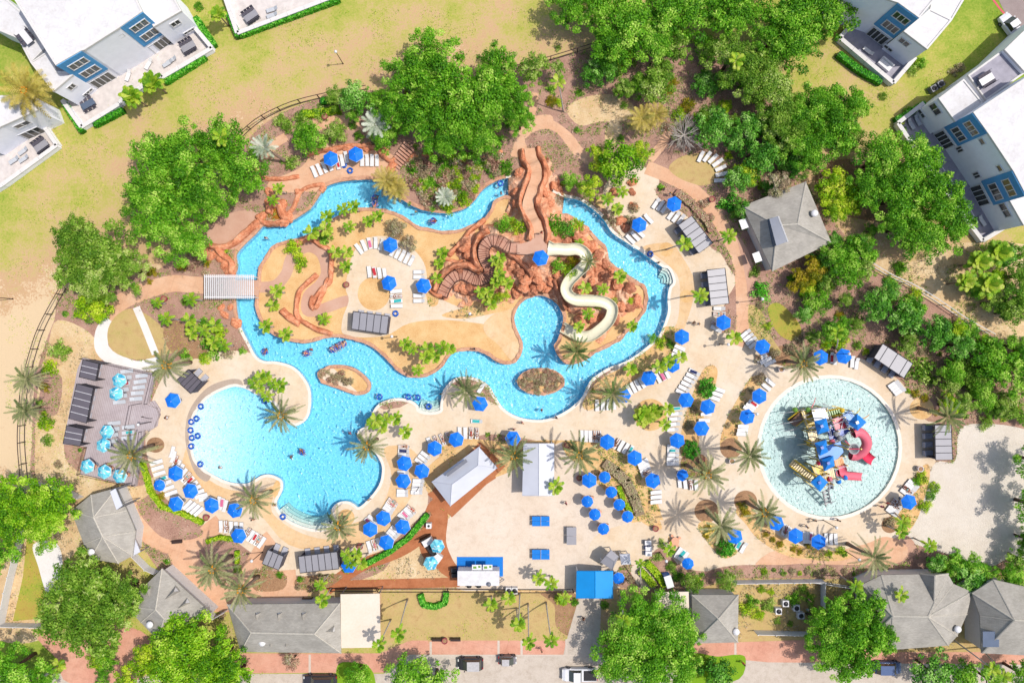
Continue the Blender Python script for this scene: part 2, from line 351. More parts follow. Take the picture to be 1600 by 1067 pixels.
zone('island_bed', ISL, M['straw']); zone('island_bed', ISL1, M['straw']); zone('island_bed', ISL2, M['straw'])
# lawn inside the park and south of it
zone('courtyard', [(1078,1006),(1075,925),(1140,903),(1290,903),(1350,905),(1500,890),(1640,890),(1640,1020),(1400,1020),(1290,1000),(1140,1006)], M['dry'], smooth=False)
zone('lawn', [(596,922),(880,922),(905,935),(905,975),(880,1000),(596,1002)], M['dry'], smooth=False)
zone('lawn', [(845,925),(905,930),(905,990),(882,990),(868,975),(866,945)], M['brownmulch'])
zone('sidewalk', [(180,1020),(595,1020),(640,1000),(900,1000),(905,998),(905,1022),(640,1022),(600,1050),(180,1052)], M['terra'], smooth=False)
zone('street', [(640,1022),(1020,1022),(1200,1033),(1640,1036),(1640,1180),(-60,1180),(-60,1052),(600,1052)], M['street'], smooth=False)
zone('sidewalk', [(1075,1000),(1140,1003),(1290,998),(1400,1018),(1640,1018),(1640,1038),(1200,1034),(1075,1022)], M['terra'], smooth=False)
zone('drive', [(905,932),(940,932),(936,1024),(880,1024),(885,1000)], M['street'], smooth=False)
zone('sidewalk', [(60,990),(150,975),(220,985),(240,1020),(220,1060),(110,1067),(90,1030)], M['terra'])
for a_, b_ in (((484,1022),(484,1052)),((673,1002),(673,1022)),((779,1000),(779,1022)),((815,1000),(815,1022)),((885,998),(885,1024)),((1149,1003),(1149,1034))):
    band('paving_strip', [a_, b_], .35, M['curb'], sm=False)
band('kerb', [(600,1052),(640,1023),(1020,1023)], .18, M['curb'], sm=False)
zone('lawn', [(20,970),(36,900),(42,840),(60,850),(72,900),(74,965)], M['grass'], smooth=False)
zone('walkway', [(52,850),(88,848),(98,885),(88,935),(74,930),(60,885)], M['white'])
zone('road', [(1540,-40),(1570,20),(1600,60),(1700,140),(1700,-40)], M['asphalt'], smooth=False)
band('red_kerb', [(1548,-5),(1562,14),(1574,27)], .3, M['redcurb'], sm=False)
# main bathing decks
zone('pool_deck', [(228,700),(230,655),(243,612),(262,580),(290,566),(330,552),(370,548),(420,556),(500,560),(600,640),(700,600),(800,640),(900,620),(960,575),(1000,545),(1030,520),(1030,480),(1030,430),(1000,400),(965,360),(945,320),(945,290),(972,262),(1010,262),(1030,282),(1024,300),(1040,318),(1080,340),(1120,388),(1140,420),(1150,440),(1134,470),(1126,500),(1128,520),(1168,522),(1200,560),(1240,575),(1270,560),(1345,560),(1400,590),(1425,620),(1445,655),(1465,665),(1462,720),(1445,745),(1425,800),(1400,845),(1340,870),(1270,860),(1210,870),(1190,885),(1120,892),(1072,888),(1055,870),(1040,850),(1035,828),(1012,790),(990,748),(950,706),(890,692),(850,690),(760,678),(700,705),(668,735),(668,790),(640,822),(590,868),(545,895),(525,903),(460,898),(440,893),(400,868),(360,840),(325,825),(290,802),(256,775),(240,745)], M['deck'])
zone('pool_deck', [(420,285),(470,262),(490,235),(520,225),(580,228),(620,250),(600,280),(560,286),(520,290),(505,300),(480,300),(430,300)], M['path'])
zone('path', [(330,350),(372,330),(410,335),(405,360),(380,390),(345,385),(325,375)], M['walk'])
zone('pool_deck', [(1000,560),(1052,515),(1062,470),(1058,430),(1028,402),(1004,386),(1045,380),(1065,400),(1085,440),(1080,480),(1060,530),(1020,570)], M['deckworn'])
zone('pool_deck', [(298,690),(312,735),(350,762),(400,768),(430,760),(425,800),(470,832),(520,842),(545,820),(590,800),(612,745),(600,700),(640,700),(660,730),(640,780),(590,840),(520,860),(450,850),(400,800),(320,770),(285,735)], M['deckworn'])
zone('beach_entry', [(290,690),(293,650),(308,622),(330,602),(362,592),(378,596),(376,614),(340,622),(318,640),(308,664),(305,690),(312,716),(330,738),(322,752),(303,735)], M['entry'])
zone('bed', [(690,700),(800,690),(890,688),(960,700),(1010,745),(1042,830),(1060,880),(1000,915),(900,921),(760,920),(690,860)], M['straw'])
zone('event_plaza', [(760,752),(800,735),(880,690),(912,738),(950,770),(985,815),(1030,822),(1046,848),(1060,880),(1020,892),(985,890),(960,920),(790,921),(716,920),(712,885),(697,850),(698,815),(722,785)], M['plaza'])
zone('plaza_paving', [(940,830),(1035,812),(1040,850),(1000,895),(962,890),(920,870)], M['deck'])
zone('sand_beach', [(1462,722),(1492,720),(1500,670),(1540,662),(1600,670),(1680,700),(1680,900),(1590,870),(1545,885),(1490,868),(1430,850),(1404,842),(1430,800),(1445,760)], M['beach'])
zone('path', [(1415,835),(1432,862),(1395,880),(1330,872),(1380,850)], M['walk'])
# paths
band('path', [(165,505),(180,480),(200,466),(235,452),(270,443),(300,445),(335,447)], 2.6, M['path'])
band('path', [(172,500),(160,520),(160,545),(180,562),(215,575),(250,565)], 2.2, M['white'])
zone('dry_grass_plot', [(176,548),(168,520),(180,495),(205,482),(235,495),(262,520),(285,545),(262,553),(215,562)], M['dry'])
band('white_strip', [(213,480),(226,510),(243,553)], 1.15, M['white'], sm=False)
zone('dirt', [(270,500),(300,515),(330,545),(310,560),(270,552),(255,520)], M['brownmulch'])
band('path', [(405,449),(430,446),(447,428),(456,402),(480,386),(502,396),(510,425),(500,445),(482,462),(480,485),(500,484),(534,472),(545,470)], 1.7, M['walk'])
band('path', [(830,190),(833,165),(836,145)], 1.2, M['path'])
band('path', [(800,215),(830,198),(855,195),(885,215),(905,240),(930,252)], 1.9, M['path'])
zone('path', [(800,235),(812,205),(826,185),(860,180),(862,195),(835,200),(826,225),(845,245),(800,245)], M['path'])
band('path', [(1015,250),(1035,225),(1043,205)], 1.4, M['path'])
band('path', [(1010,262),(1040,274),(1080,295),(1110,325),(1135,365),(1155,410),(1160,460),(1160,510),(1152,540)], 2.1, M['path'])
zone('path', [(1150,365),(1170,395),(1180,440),(1170,470),(1166,440),(1158,400)], M['walk'])
band('path', [(490,195),(525,190),(562,194)], 2.2, M['path'], sm=False)
band('path', [(410,248),(430,225),(448,214)], 1.4, M['path'])
band('path', [(200,788),(222,826),(258,850),(300,850),(328,828),(345,815)], 2.6, M['path'])
band('path', [(280,855),(300,895),(330,930),(360,936),(480,936)], 4.0, M['path'])
band('path', [(355,925),(390,890),(415,850),(425,840)], 2.6, M['path'])
band('path', [(450,890),(455,925),(480,935)], 2.4, M['path'])
zone('path', [(1180,885),(1215,858),(1290,862),(1350,850),(1385,838),(1418,855),(1400,880),(1320,882),(1250,880)], M['path'])
band('brown_path', [(510,920),(560,885),(620,862),(655,840),(672,815),(680,790),(720,770),(770,738)], 2.0, M['brown'])
zone('brown_path', [(655,842),(668,812),(690,795),(700,805),(697,845),(708,875),(720,892),(716,908),(690,895),(676,880),(660,868)], M['brown'])
band('brown_path', [(515,914),(600,912),(718,909)], 1.5, M['brown'], sm=False)
zone('brown_path', [(668,772),(750,690),(790,728),(706,808)], M['brown'], smooth=False)
# sandy and mulched beds
zone('bed', [(666,735),(690,712),(728,692),(748,692),(700,735),(670,770)], M['straw'])
zone('bed', [(880,690),(930,700),(965,706),(995,742),(1020,790),(1034,826),(1004,816),(976,782),(945,745),(918,728),(890,716)], M['straw'])
zone('round_bed', [(1016 + 25 * cos(i * pi / 6), 648 + 25 * sin(i * pi / 6)) for i in range(12)], M['straw'])
zone('bed', [(1000,548),(1030,512),(1062,515),(1066,530),(1050,560),(1020,575),(965,610),(925,640),(910,632),(925,605),(945,588),(975,572)], M['straw'])
zone('bed', [(1092,590),(1105,572),(1117,572),(1121,585),(1112,622),(1100,650),(1092,690),(1090,710),(1066,715),(1064,680),(1072,645)], M['straw'])
zone('bed', [(1066,715),(1098,710),(1112,735),(1098,745),(1068,742)], M['brownmulch'])
zone('bed', [(1160,610),(1175,588),(1192,590),(1185,610),(1170,640),(1155,672),(1147,710),(1126,700),(1128,675),(1140,645)], M['straw'])
for cx_, cy_, r_ in ((1142,700,17),(1104,798,19),(1165,783,18),(1390,820,13)):
    zone('mulch_ring', [(cx_ + r_ * cos(i * pi / 6), cy_ + r_ * .95 * sin(i * pi / 6)) for i in range(12)], M['brownmulch'])
zone('bed', [(1090,822),(1112,815),(1145,850),(1152,862),(1135,872),(1118,862)], M['straw'])
zone('bed', [(1150,800),(1160,785),(1180,800),(1215,835),(1262,855),(1320,862),(1330,870),(1300,876),(1230,868),(1185,842),(1165,818)], M['straw'])
zone('bed', [(1388,800),(1405,785),(1432,738),(1450,725),(1452,750),(1440,790),(1432,812),(1412,835)], M['straw'])
zone('round_bed', [(1440 + 19 * cos(i * pi / 6), 638 + 17 * sin(i * pi / 6)) for i in range(12)], M['straw'])
zone('bed', [(1203,552),(1220,540),(1240,548),(1250,562),(1232,572),(1206,566)], M['brownmulch'])
zone('bed', [(1032,300),(1046,293),(1075,318),(1100,345),(1120,378),(1128,392),(1112,388),(1085,350),(1060,328),(1036,318)], M['mulch'])
for cx_, cy_, rx_, ry_ in ((1041,390,11,11),(1072,463,10,10),(584,459,25,26),(442,766,16,20),(541,808,13,13),(243,695,14,12)):
    zone('tree_ring', [(cx_ + rx_ * cos(i * pi / 6), cy_ + ry_ * sin(i * pi / 6)) for i in range(12)], M['brownmulch'] if cx_ == 243 else M['straw'])
zone('sandy_terrace', [(545,470),(540,450),(545,420),(555,390),(575,372),(605,370),(640,385),(662,410),(668,440),(668,460),(690,468),(720,480),(760,485),(810,478),(806,520),(790,512),(700,500),(640,505),(600,525),(540,524),(535,500)], M['deck'])
zone('tree_ring', [(584 + 25 * cos(i * pi / 8), 459 + 26 * sin(i * pi / 8)) for i in range(16)], M['straw'])
zone('bed', [(668,440),(684,452),(684,475),(672,478),(666,462)], M['straw'])
zone('river_walk', [(760,500),(800,480),(815,530),(812,555),(800,564),(780,540),(758,520)], M['deckworn'])
zone('bed', [(690,492),(740,478),(800,470),(806,480),(760,492),(720,498)], M['straw'])
zone('bed', [(1170,478),(1190,486),(1205,525),(1220,552),(1190,548),(1172,520)], M['dry'])
zone('grass_plot', [(1200,480),(1218,474),(1245,500),(1252,520),(1240,532),(1220,525),(1206,505)], M['grass'])
zone('dry_grass_plot', [(1045,262),(1065,245),(1100,240),(1120,255),(1125,280),(1100,290),(1085,288),(1060,278)], M['dry'])
zone('bed', [(820,222),(845,203),(870,208),(895,240),(915,258),(900,275),(880,280),(850,255)], M['mulch'])
zone('bed', [(215,795),(240,800),(290,815),(318,830),(300,842),(262,842),(238,826)], M['mulch'])
zone('bed', [(322,842),(345,838),(370,850),(372,880),(350,900),(325,880)], M['mulch'])
zone('bed', [(400,890),(445,896),(442,920),(400,922),(395,905)], M['brownmulch'])
zone('bed', [(466,902),(535,897),(510,918),(468,920)], M['brownmulch'])
zone('bed', [(560,880),(600,858),(650,815),(668,800),(672,808),(648,835),(600,866),(565,888)], M['mulch'])
zone('bed', [(1075,905),(1130,885),(1200,882),(1290,884),(1345,884),(1350,900),(1290,904),(1190,898),(1110,905)], M['mulch'])
zone('bed', [(1010,880),(1030,855),(1050,870),(1072,905),(1050,915),(1020,905)], M['mulch'])
zone('bed', [(968,885),(1000,885),(1020,912),(1000,918),(965,915)], M['mulch'])
zone('sand_path', [(985,888),(1005,882),(1024,905),(1022,918),(1000,918)], M['plaza'])
zone('island_lawn', [(525,1055),(530,1036),(550,1034),(575,1040),(586,1060),(582,1090),(530,1090)], M['green'])
zone('grass_plot', [(1065,1040),(1085,1020),(1120,1025),(1150,1022),(1165,1028),(1155,1060),(1100,1070),(1060,1060)], M['green'])
zone('mulch_bed', [(1325,385),(1380,425),(1440,462),(1500,495),(1545,520),(1600,545),(1640,560),(1640,400),(1500,380),(1420,410)], M['dirt'])

# ------------------------------------------------------------ basins and water
def basin_wall(name, loop, z0, m, zf=None):
    b = MB(); n = len(loop)
    for i in range(n):
        a = loop[i]; c = loop[(i + 1) % n]
        b.add([(a[0], a[1], 0), (c[0], c[1], 0), (c[0], c[1], z0), (a[0], a[1], z0)], [(0, 1, 2, 3)])
    return struct(b.build(name, m))
M['plaster'] = ground_mat('caustic_mottled_plaster', [(.34, .50, .59, 1), (.52, .66, .73, 1), (.72, .81, .86, 1)], 1.2, 3.6, .8, bump=0, mixf=.75)  # pale mottle paints the rippling light of the water into the plaster colour
M['padfloor'] = ground_mat('splash_pad_floor', [A(196, 214, 212, .68), A(214, 230, 228, .68), A(232, 242, 240, .68)], .25, 3, bump=.05)
def sstep(t): t = max(0, min(1, t)); return t * t * (3 - 2 * t)
def pool_depth(x, y):
    px = x / .1 + 800; py = 533.5 - y / .1
    d = -1.35
    if py > 585 and px < 520:
        e = sstep((px - 296) / 190); g = sstep((py - 585) / 40)
        d = -1.35 * (1 - g) + g * (-0.2 - 1.15 * e)
    return d
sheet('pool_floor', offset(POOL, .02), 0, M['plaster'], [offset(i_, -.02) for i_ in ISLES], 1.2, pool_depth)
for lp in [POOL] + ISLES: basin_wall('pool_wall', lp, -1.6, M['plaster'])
sheet('pool_floor', offset(SPLASH, .02), -.33, M['padfloor'])
basin_wall('pool_wall', SPLASH, -.5, M['coping'])
def water_mat(name, dens, col, scale, strength, rough, tint=(1, 1, 1, 1)):
    m, nt, p = new_mat(name); N = nt.nodes; L = nt.links; N.remove(p)
    tc = N.new('ShaderNodeTexCoord')
    n1 = N.new('ShaderNodeTexNoise'); n1.inputs['Scale'].default_value = scale; n1.inputs['Detail'].default_value = 3; n1.inputs['Distortion'].default_value = .8
    n2 = N.new('ShaderNodeTexVoronoi'); n2.feature = 'SMOOTH_F1'; n2.inputs['Scale'].default_value = scale * 1.35
    L.new(tc.outputs['Object'], n1.inputs[0]); L.new(n1.outputs['Color'], n2.inputs[0]) if False else L.new(tc.outputs['Object'], n2.inputs[0])
    ad = N.new('ShaderNodeMath'); ad.operation = 'ADD'; L.new(n1.outputs['Fac'], ad.inputs[0]); L.new(n2.outputs['Distance'], ad.inputs[1])
    bp = N.new('ShaderNodeBump'); bp.inputs['Strength'].default_value = strength; bp.inputs['Distance'].default_value = .35
    L.new(ad.outputs[0], bp.inputs['Height'])
    gl = N.new('ShaderNodeBsdfGlossy'); gl.inputs['Roughness'].default_value = rough; L.new(bp.outputs[0], gl.inputs['Normal'])
    tr = N.new('ShaderNodeBsdfTransparent'); tr.inputs[0].default_value = tint
    fr = N.new('ShaderNodeFresnel'); fr.inputs[0].default_value = 1.33; L.new(bp.outputs[0], fr.inputs['Normal'])
    ms = N.new('ShaderNodeMixShader'); L.new(fr.outputs[0], ms.inputs[0]); L.new(tr.outputs[0], ms.inputs[1]); L.new(gl.outputs[0], ms.inputs[2])
    va = N.new('ShaderNodeVolumeAbsorption'); va.inputs[0].default_value = col; va.inputs['Density'].default_value = dens
    L.new(ms.outputs[0], N['Material Output'].inputs[0]); L.new(va.outputs[0], N['Material Output'].inputs[1])
    return m
M['water'] = water_mat('pool_water', .52, (.06, .79, .93, 1), 1.7, .55, .17)
M['padwater'] = water_mat('pad_water', .3, (.35, .84, .86, 1), 2.0, .6, .2)
def water_body(name, loop, holes, z0, z1, m):
    v, f = cdt(loop, holes); used = sorted({i for t in f for i in t}); mp = {i: k for k, i in enumerate(used)}; n = len(used)
    b = MB(); b.v = [(v[i][0], v[i][1], z1) for i in used] + [(v[i][0], v[i][1], z0) for i in used]
    ec = {}
    for t in f:
        t = tuple(mp[i] for i in t)
        a, c, d = (b.v[i] for i in t)
        if (c[0] - a[0]) * (d[1] - a[1]) - (c[1] - a[1]) * (d[0] - a[0]) < 0: t = t[::-1]
        b.f.append(t); b.f.append(tuple(i + n for i in t[::-1]))
        for k in range(3): ec[(t[k], t[(k + 1) % 3])] = 1
    for (i, j) in list(ec):
        if (j, i) not in ec: b.f.append((j, i, i + n, j + n))
    b.mi = [0] * len(b.f)
    return struct(b.build(name, m))
water_body('pool_water', offset(POOL, .06), [offset(i_, -.06) for i_ in ISLES], -1.7, -.07, M['water'])
water_body('splash_pool_water', offset(SPLASH, .06), [], -.6, -.05, M['padwater'])

# rims of the pools
def rim(name, loop, w0, w1, z, m, i0=0, i1=None, bumpy=0.0):
    """a kerb along a stretch of a (metre) loop, from w0 to w1 outward of the water's edge"""
    n = len(loop); idx = [(i0 + k) % n for k in range((n if i1 is None else (i1 - i0) % n) + 1)]
    b = MB(); prev = None; prof = [(w0, -.06), (w0, z * .8), ((w0 + w1) / 2, z), (w1, z * .7), (w1, 0)]
    for k, i in enumerate(idx):
        p = loop[i]; a = Vector(loop[i - 1]); c = Vector(loop[(i + 1) % n]); t = (c - a).normalized(); nn = Vector((t.y, -t.x))
        row = []
        for q, (d, zz) in enumerate(prof):
            jit = noise.noise(Vector((p[0] * 1.1 + q * 3.1, p[1] * 1.1, z * 7))) * bumpy
            dd = d + (jit * .6 if q > 0 else 0) * (1 if w1 > 0 else -1); row.append((p[0] + nn.x * dd, p[1] + nn.y * dd, zz + (abs(jit) * 1.0 if 0 < q < 4 else 0)))
        o = len(b.v); b.v.extend(row)
        if k:
            for q in range(4): b.f.append((o - 5 + q, o + q, o + q + 1, o - 4 + q)); b.mi.append(0)
    return b.build(name, m, smooth=False)
tag(rim('pool_coping', SPLASH, 0, .55, .06, M['coping']), 'cream kerb running all round the round splash pool', 'kerb')
# ------------------------------------------------------------ foliage
G = lambda r, g, b: A(r, g, b, 1.02)
G8 = lambda r, g, b: A(r, g, b, .74)
M['oak'] = leaf_mat('oak_leaves', [G(54, 108, 12), G(82, 144, 20), G(110, 172, 32), G(146, 196, 54), G(192, 220, 104)])
M['darkleaf'] = leaf_mat('glossy_dark_leaves', [G(40, 92, 16), G(62, 124, 24), G(88, 150, 36), G(120, 176, 60), G(168, 204, 116)], .25)
M['olive'] = leaf_mat('olive_leaves', [G(70, 112, 24), G(98, 142, 34), G(126, 166, 50), G(156, 186, 72), G(196, 208, 128)])
M['fresh'] = leaf_mat('fresh_leaves', [G(56, 108, 8), G(96, 154, 14), G(132, 184, 24), G(164, 204, 44), G(200, 222, 96)])
M['lime'] = leaf_mat('lime_leaves', [G(86, 130, 10), G(120, 166, 16), G(156, 196, 24), G(190, 210, 40), G(214, 220, 90)])
M['yellow'] = leaf_mat('croton_leaves', [A(120, 130, 16), A(170, 176, 20), A(210, 200, 30), A(226, 196, 50), A(236, 210, 100)])
M['topiary'] = leaf_mat('clipped_leaves', [G(22, 84, 6), G(38, 118, 10), G(60, 148, 18), G(90, 174, 34), G(150, 205, 90)], .2)
M['drybush'] = leaf_mat('dry_bush_leaves', [G8(120, 102, 78), G8(164, 142, 112), G8(196, 174, 140), G8(160, 170, 104), G8(222, 198, 176)], .2)
M['bromel'] = leaf_mat('pink_bush_leaves', [G8(130, 84, 70), G8(190, 144, 120), G8(222, 186, 160), G8(150, 160, 86), G8(244, 224, 204)], .2)
M['frond'] = leaf_mat('date_fronds', [G8(62, 84, 40), G8(98, 116, 64), G8(134, 142, 90), G8(164, 164, 112), G8(196, 188, 146)], .25)
M['frondgreen'] = leaf_mat('green_date_fronds', [G8(40, 84, 26), G8(76, 112, 48), G8(116, 134, 70), G8(150, 150, 92), G8(184, 166, 124)], .25)
M['frondbright'] = leaf_mat('bright_fronds', [G8(70, 120, 16), G8(110, 164, 24), G8(150, 192, 38), G8(190, 210, 60), G8(220, 224, 120)], .35)
M['frondsilver'] = leaf_mat('silver_fronds', [G8(110, 130, 100), G8(150, 168, 134), G8(180, 192, 164), G8(206, 212, 190), G8(224, 226, 210)], .2)
M['frondgold'] = leaf_mat('golden_fronds', [G8(126, 112, 40), G8(170, 150, 56), G8(200, 180, 80), G8(214, 194, 110), G8(150, 160, 50)], .3)
M['bark'] = plain('palm_bark', A(150, 128, 110), .9, .25, 5)
M['barkdark'] = plain('tree_bark', A(110, 88, 74), .9, .3, 4)
M['barkpale'] = plain('pale_bark', A(206, 196, 184), .9, .15, 4)
M['fruit'] = plain('date_fruit', A(236, 160, 36), .6, .2, 6)

def rvec():
    while True:
        v = Vector((R.uniform(-1, 1), R.uniform(-1, 1), R.uniform(-1, 1)))
        if .05 < v.length < 1: return v.normalized()
def leaf_quad(b, c, n, s, tint, ar=.6):
    t = n.cross(rvec())
    if t.length < 1e-3: t = n.cross(Vector((1, 0, .3)))
    t.normalize(); u = n.cross(t)
    t *= s * .5; u *= s * .5 * ar
    o = len(b.v); b.v.extend((tuple(c - t), tuple(c + u * .9), tuple(c + t), tuple(c - u * .9))); b.f.append((o, o + 1, o + 2, o + 3)); b.mi.append(0); b.tint.append(tint)
def crown_mesh(name, mat, r, hz, nb, nl, s, ragged=.35, spread=.95, blob=(.26, .42), up=.25, seed=0):
    """leaves on the surfaces of many boughs spread through a crown of radius r and half height hz, centre at the origin"""
    st = R.getstate(); R.seed(seed * 77 + 5)
    b = MB(); b.tint = []
    boughs = []
    gaps = [R.uniform(0, 6.28) for _ in range(3)] if nb > 30 and ragged > .15 else []
    for i in range(nb):
        q = i * 2.39996 + R.uniform(-.3, .3); f = math.sqrt((i + .5) / nb)
        rr = f * spread * (1 + R.uniform(-ragged, ragged) * f)
        z = math.sqrt(max(0, 1 - (min(f, 1) ** 2))) * R.uniform(.35, 1.0)
        if f > .55 and any(abs((q - g + pi) % (2 * pi) - pi) < .2 for g in gaps): continue
        br = R.uniform(*blob) * (1.12 - .35 * f)
        boughs.append((Vector((rr * cos(q), rr * sin(q), z)), br, R.uniform(.1, .85)))
    tw = sum(q[1] ** 2 for q in boughs)
    for c, br, bt in boughs:
        k = max(6, int(nl * br * br / tw))
        for _ in range(k):
            d = rvec()
            if d.z < -.35: d.z *= -.6
            d.normalize()
            rad = br * (R.random() ** .35) * R.uniform(.85, 1.18)
            p = c + d * rad
            p = Vector((p.x * r, p.y * r, p.z * hz))
            n = (d + rvec() * .75 + Vector((0, 0, up))).normalized()
            leaf_quad(b, p, n, s * R.uniform(.7, 1.35), max(0, min(1, bt + R.uniform(-.28, .28))), R.uniform(.45, .8))
    R.setstate(st)
    return b.mesh(name, mat)
def trunk_mesh(pts, radii, mat, n=7, limbs=0, lr=3.0):
    b = MB(); b.tube(pts, radii, n)
    top = Vector(pts[-1])
    for i in range(limbs):
        q = 2 * pi * i / max(1, limbs) + R.uniform(-.4, .4); L = lr * R.uniform(.5, .9)
        b.tube([top - Vector((0, 0, .4)), top + Vector((cos(q) * L * .5, sin(q) * L * .5, L * .35)), top + Vector((cos(q) * L, sin(q) * L, L * .55))], [radii[-1] * .8, radii[-1] * .5, radii[-1] * .2], 5)
    return b.mesh('trunk', mat, True)

CROWN = {}
def crown(kind, cls, var):
    key = (kind, cls, var)
    if key not in CROWN:
        if cls == 'L': CROWN[key] = crown_mesh('crown', M[kind], 6.0, 3.6, 64, 7500, .44, .34, .9, (.13, .29), seed=var + 1)
        elif cls == 'M': CROWN[key] = crown_mesh('crown', M[kind], 3.2, 2.4, 34, 3000, .32, .3, .86, (.17, .36), seed=var + 11)
        elif cls == 'D': CROWN[key] = crown_mesh('crown', M[kind], 3.0, 2.5, 34, 3000, .30, .1, .86, (.22, .3), seed=var + 31)
        elif cls == 'S': CROWN[key] = crown_mesh('shrub', M[kind], 1.5, 1.1, 12, 620, .27, .22, .78, (.3, .5), seed=var + 21)
        elif cls == 'T': CROWN[key] = crown_mesh('shrub', M[kind], 1.65, 1.5, 60, 2600, .17, .02, .82, (.2, .24), seed=var + 41)
        elif cls == 'B': CROWN[key] = spiky_mesh(var)
    return CROWN[key]
CR = {'L': 6.0, 'M': 3.2, 'D': 3.0, 'S': 1.5, 'T': 1.65}
TRUNKS = {}
def tree(px, py, rpx, kind='oak', cls='L', look=None, h=None, cat='tree', name='tree', group=None, sq=1.0):
    """a crown that shows at (px,py) with radius rpx pixels"""
    rad = rpx * .1; hc = h if h is not None else {'L': 4.2, 'M': 3.0, 'D': 2.2}.get(cls, .2)
    k = rad / CR[cls]; p = W(px, py, hc)
    t = empty(name, (p.x, p.y, 0), R.uniform(0, 6.28))
    th = max(.5, hc + .6 * k)
    tk = (cls, round(th, 1))
    if tk not in TRUNKS: TRUNKS[tk] = trunk_mesh([(0, 0, -.1), (.05, .02, th * .5), (.0, .08, th)], [.09 * th * .6 + .06, .07 * th * .6 + .05, .05 * th * .6 + .03], M['barkdark'], 7, 5 if cls in 'LM' else 0, rad * .7)
    obj('trunk', TRUNKS[tk], t)
    c = obj('crown', crown(kind, cls, R.randrange(3)), t, (0, 0, hc)); c.scale = (k * R.uniform(.95, 1.05) * sq, k / sq * R.uniform(.95, 1.05), k)
    return tag(t, look or 'leafy green tree', cat, px, py, group or 'trees of the park')
def shrub(px, py, rpx, kind='lime', cls='S', look=None, z=0.0, name='shrub', sq=1.0, rz=None, group=None, cat='shrub'):
    k = rpx * .1 / CR[cls]; p = W(px, py, z + .3)
    o = obj(name, crown(kind, cls, R.randrange(3)), None, (p.x, p.y, z + (.0 if cls == 'S' else .15)), R.uniform(0, 6.28) if rz is None else rz)
    o.scale = (k * sq, k / sq, k if cls != 'T' else k)
    return tag(o, look or 'small leafy green shrub', cat, px, py, group or 'shrubs in the planting beds')

# ------------------------------------------------------------ palms
def frond(b, az, e0, L, droop, nl, ll, lw, curl=.5, lift=0.0, o3=(0, 0, 0)):
    """a feather leaf: a rib that rises and droops, leaflets in two rows"""
    ca, sa = cos(az), sin(az); pts = []
    steps = 9
    for i in range(steps + 1):
        t = i / steps; r = L * t * (1 - .12 * t * t); z = L * (sin(e0) * t - droop * t * t); r *= cos(e0 * .7)
        pts.append(Vector((o3[0] + ca * r, o3[1] + sa * r, o3[2] + z)))
    tb = R.uniform(.2, .8)
    def at(t):
        f = t * steps; i = min(int(f), steps - 1); return pts[i].lerp(pts[i + 1], f - i)
    wd = Vector((-sa, ca, 0)) * .025 * L / 3
    for i in range(steps):
        o = len(b.v); k0 = 1 - i / steps * .7; k1 = 1 - (i + 1) / steps * .7
        b.v.extend((tuple(pts[i] - wd * k0), tuple(pts[i] + wd * k0), tuple(pts[i + 1] + wd * k1), tuple(pts[i + 1] - wd * k1)))
        b.f.append((o, o + 1, o + 2, o + 3)); b.mi.append(0); b.tint.append(min(1, tb + .15))
    for i in range(nl):
        t = .12 + .88 * (i + .5) / nl; p = at(t); q = at(min(1, t + .06)); fw = (q - p)
        if fw.length < 1e-6: fw = p - at(t - .06)
        fw.normalize(); sidev = fw.cross(Vector((0, 0, 1))).normalized(); upv = sidev.cross(fw)
        l = ll * (sin(pi * min(1, t * .8 + .16)) ** .6) * R.uniform(.85, 1.1)
        for sgn in (-1, 1):
            d = (sidev * sgn * .78 + fw * .62 + upv * (lift + R.uniform(-.1, .12))).normalized()
            e = p + d * l - Vector((0, 0, curl * l * .35)); md = p + d * l * .5
            ww = fw * lw * .5
            o = len(b.v); b.v.extend((tuple(p - ww), tuple(md - ww * .9), tuple(e), tuple(md + ww * .9), tuple(p + ww)))
            b.f.append((o, o + 1, o + 2, o + 3, o + 4)); b.mi.append(0); b.tint.append(max(0, min(1, tb + R.uniform(-.2, .2))))
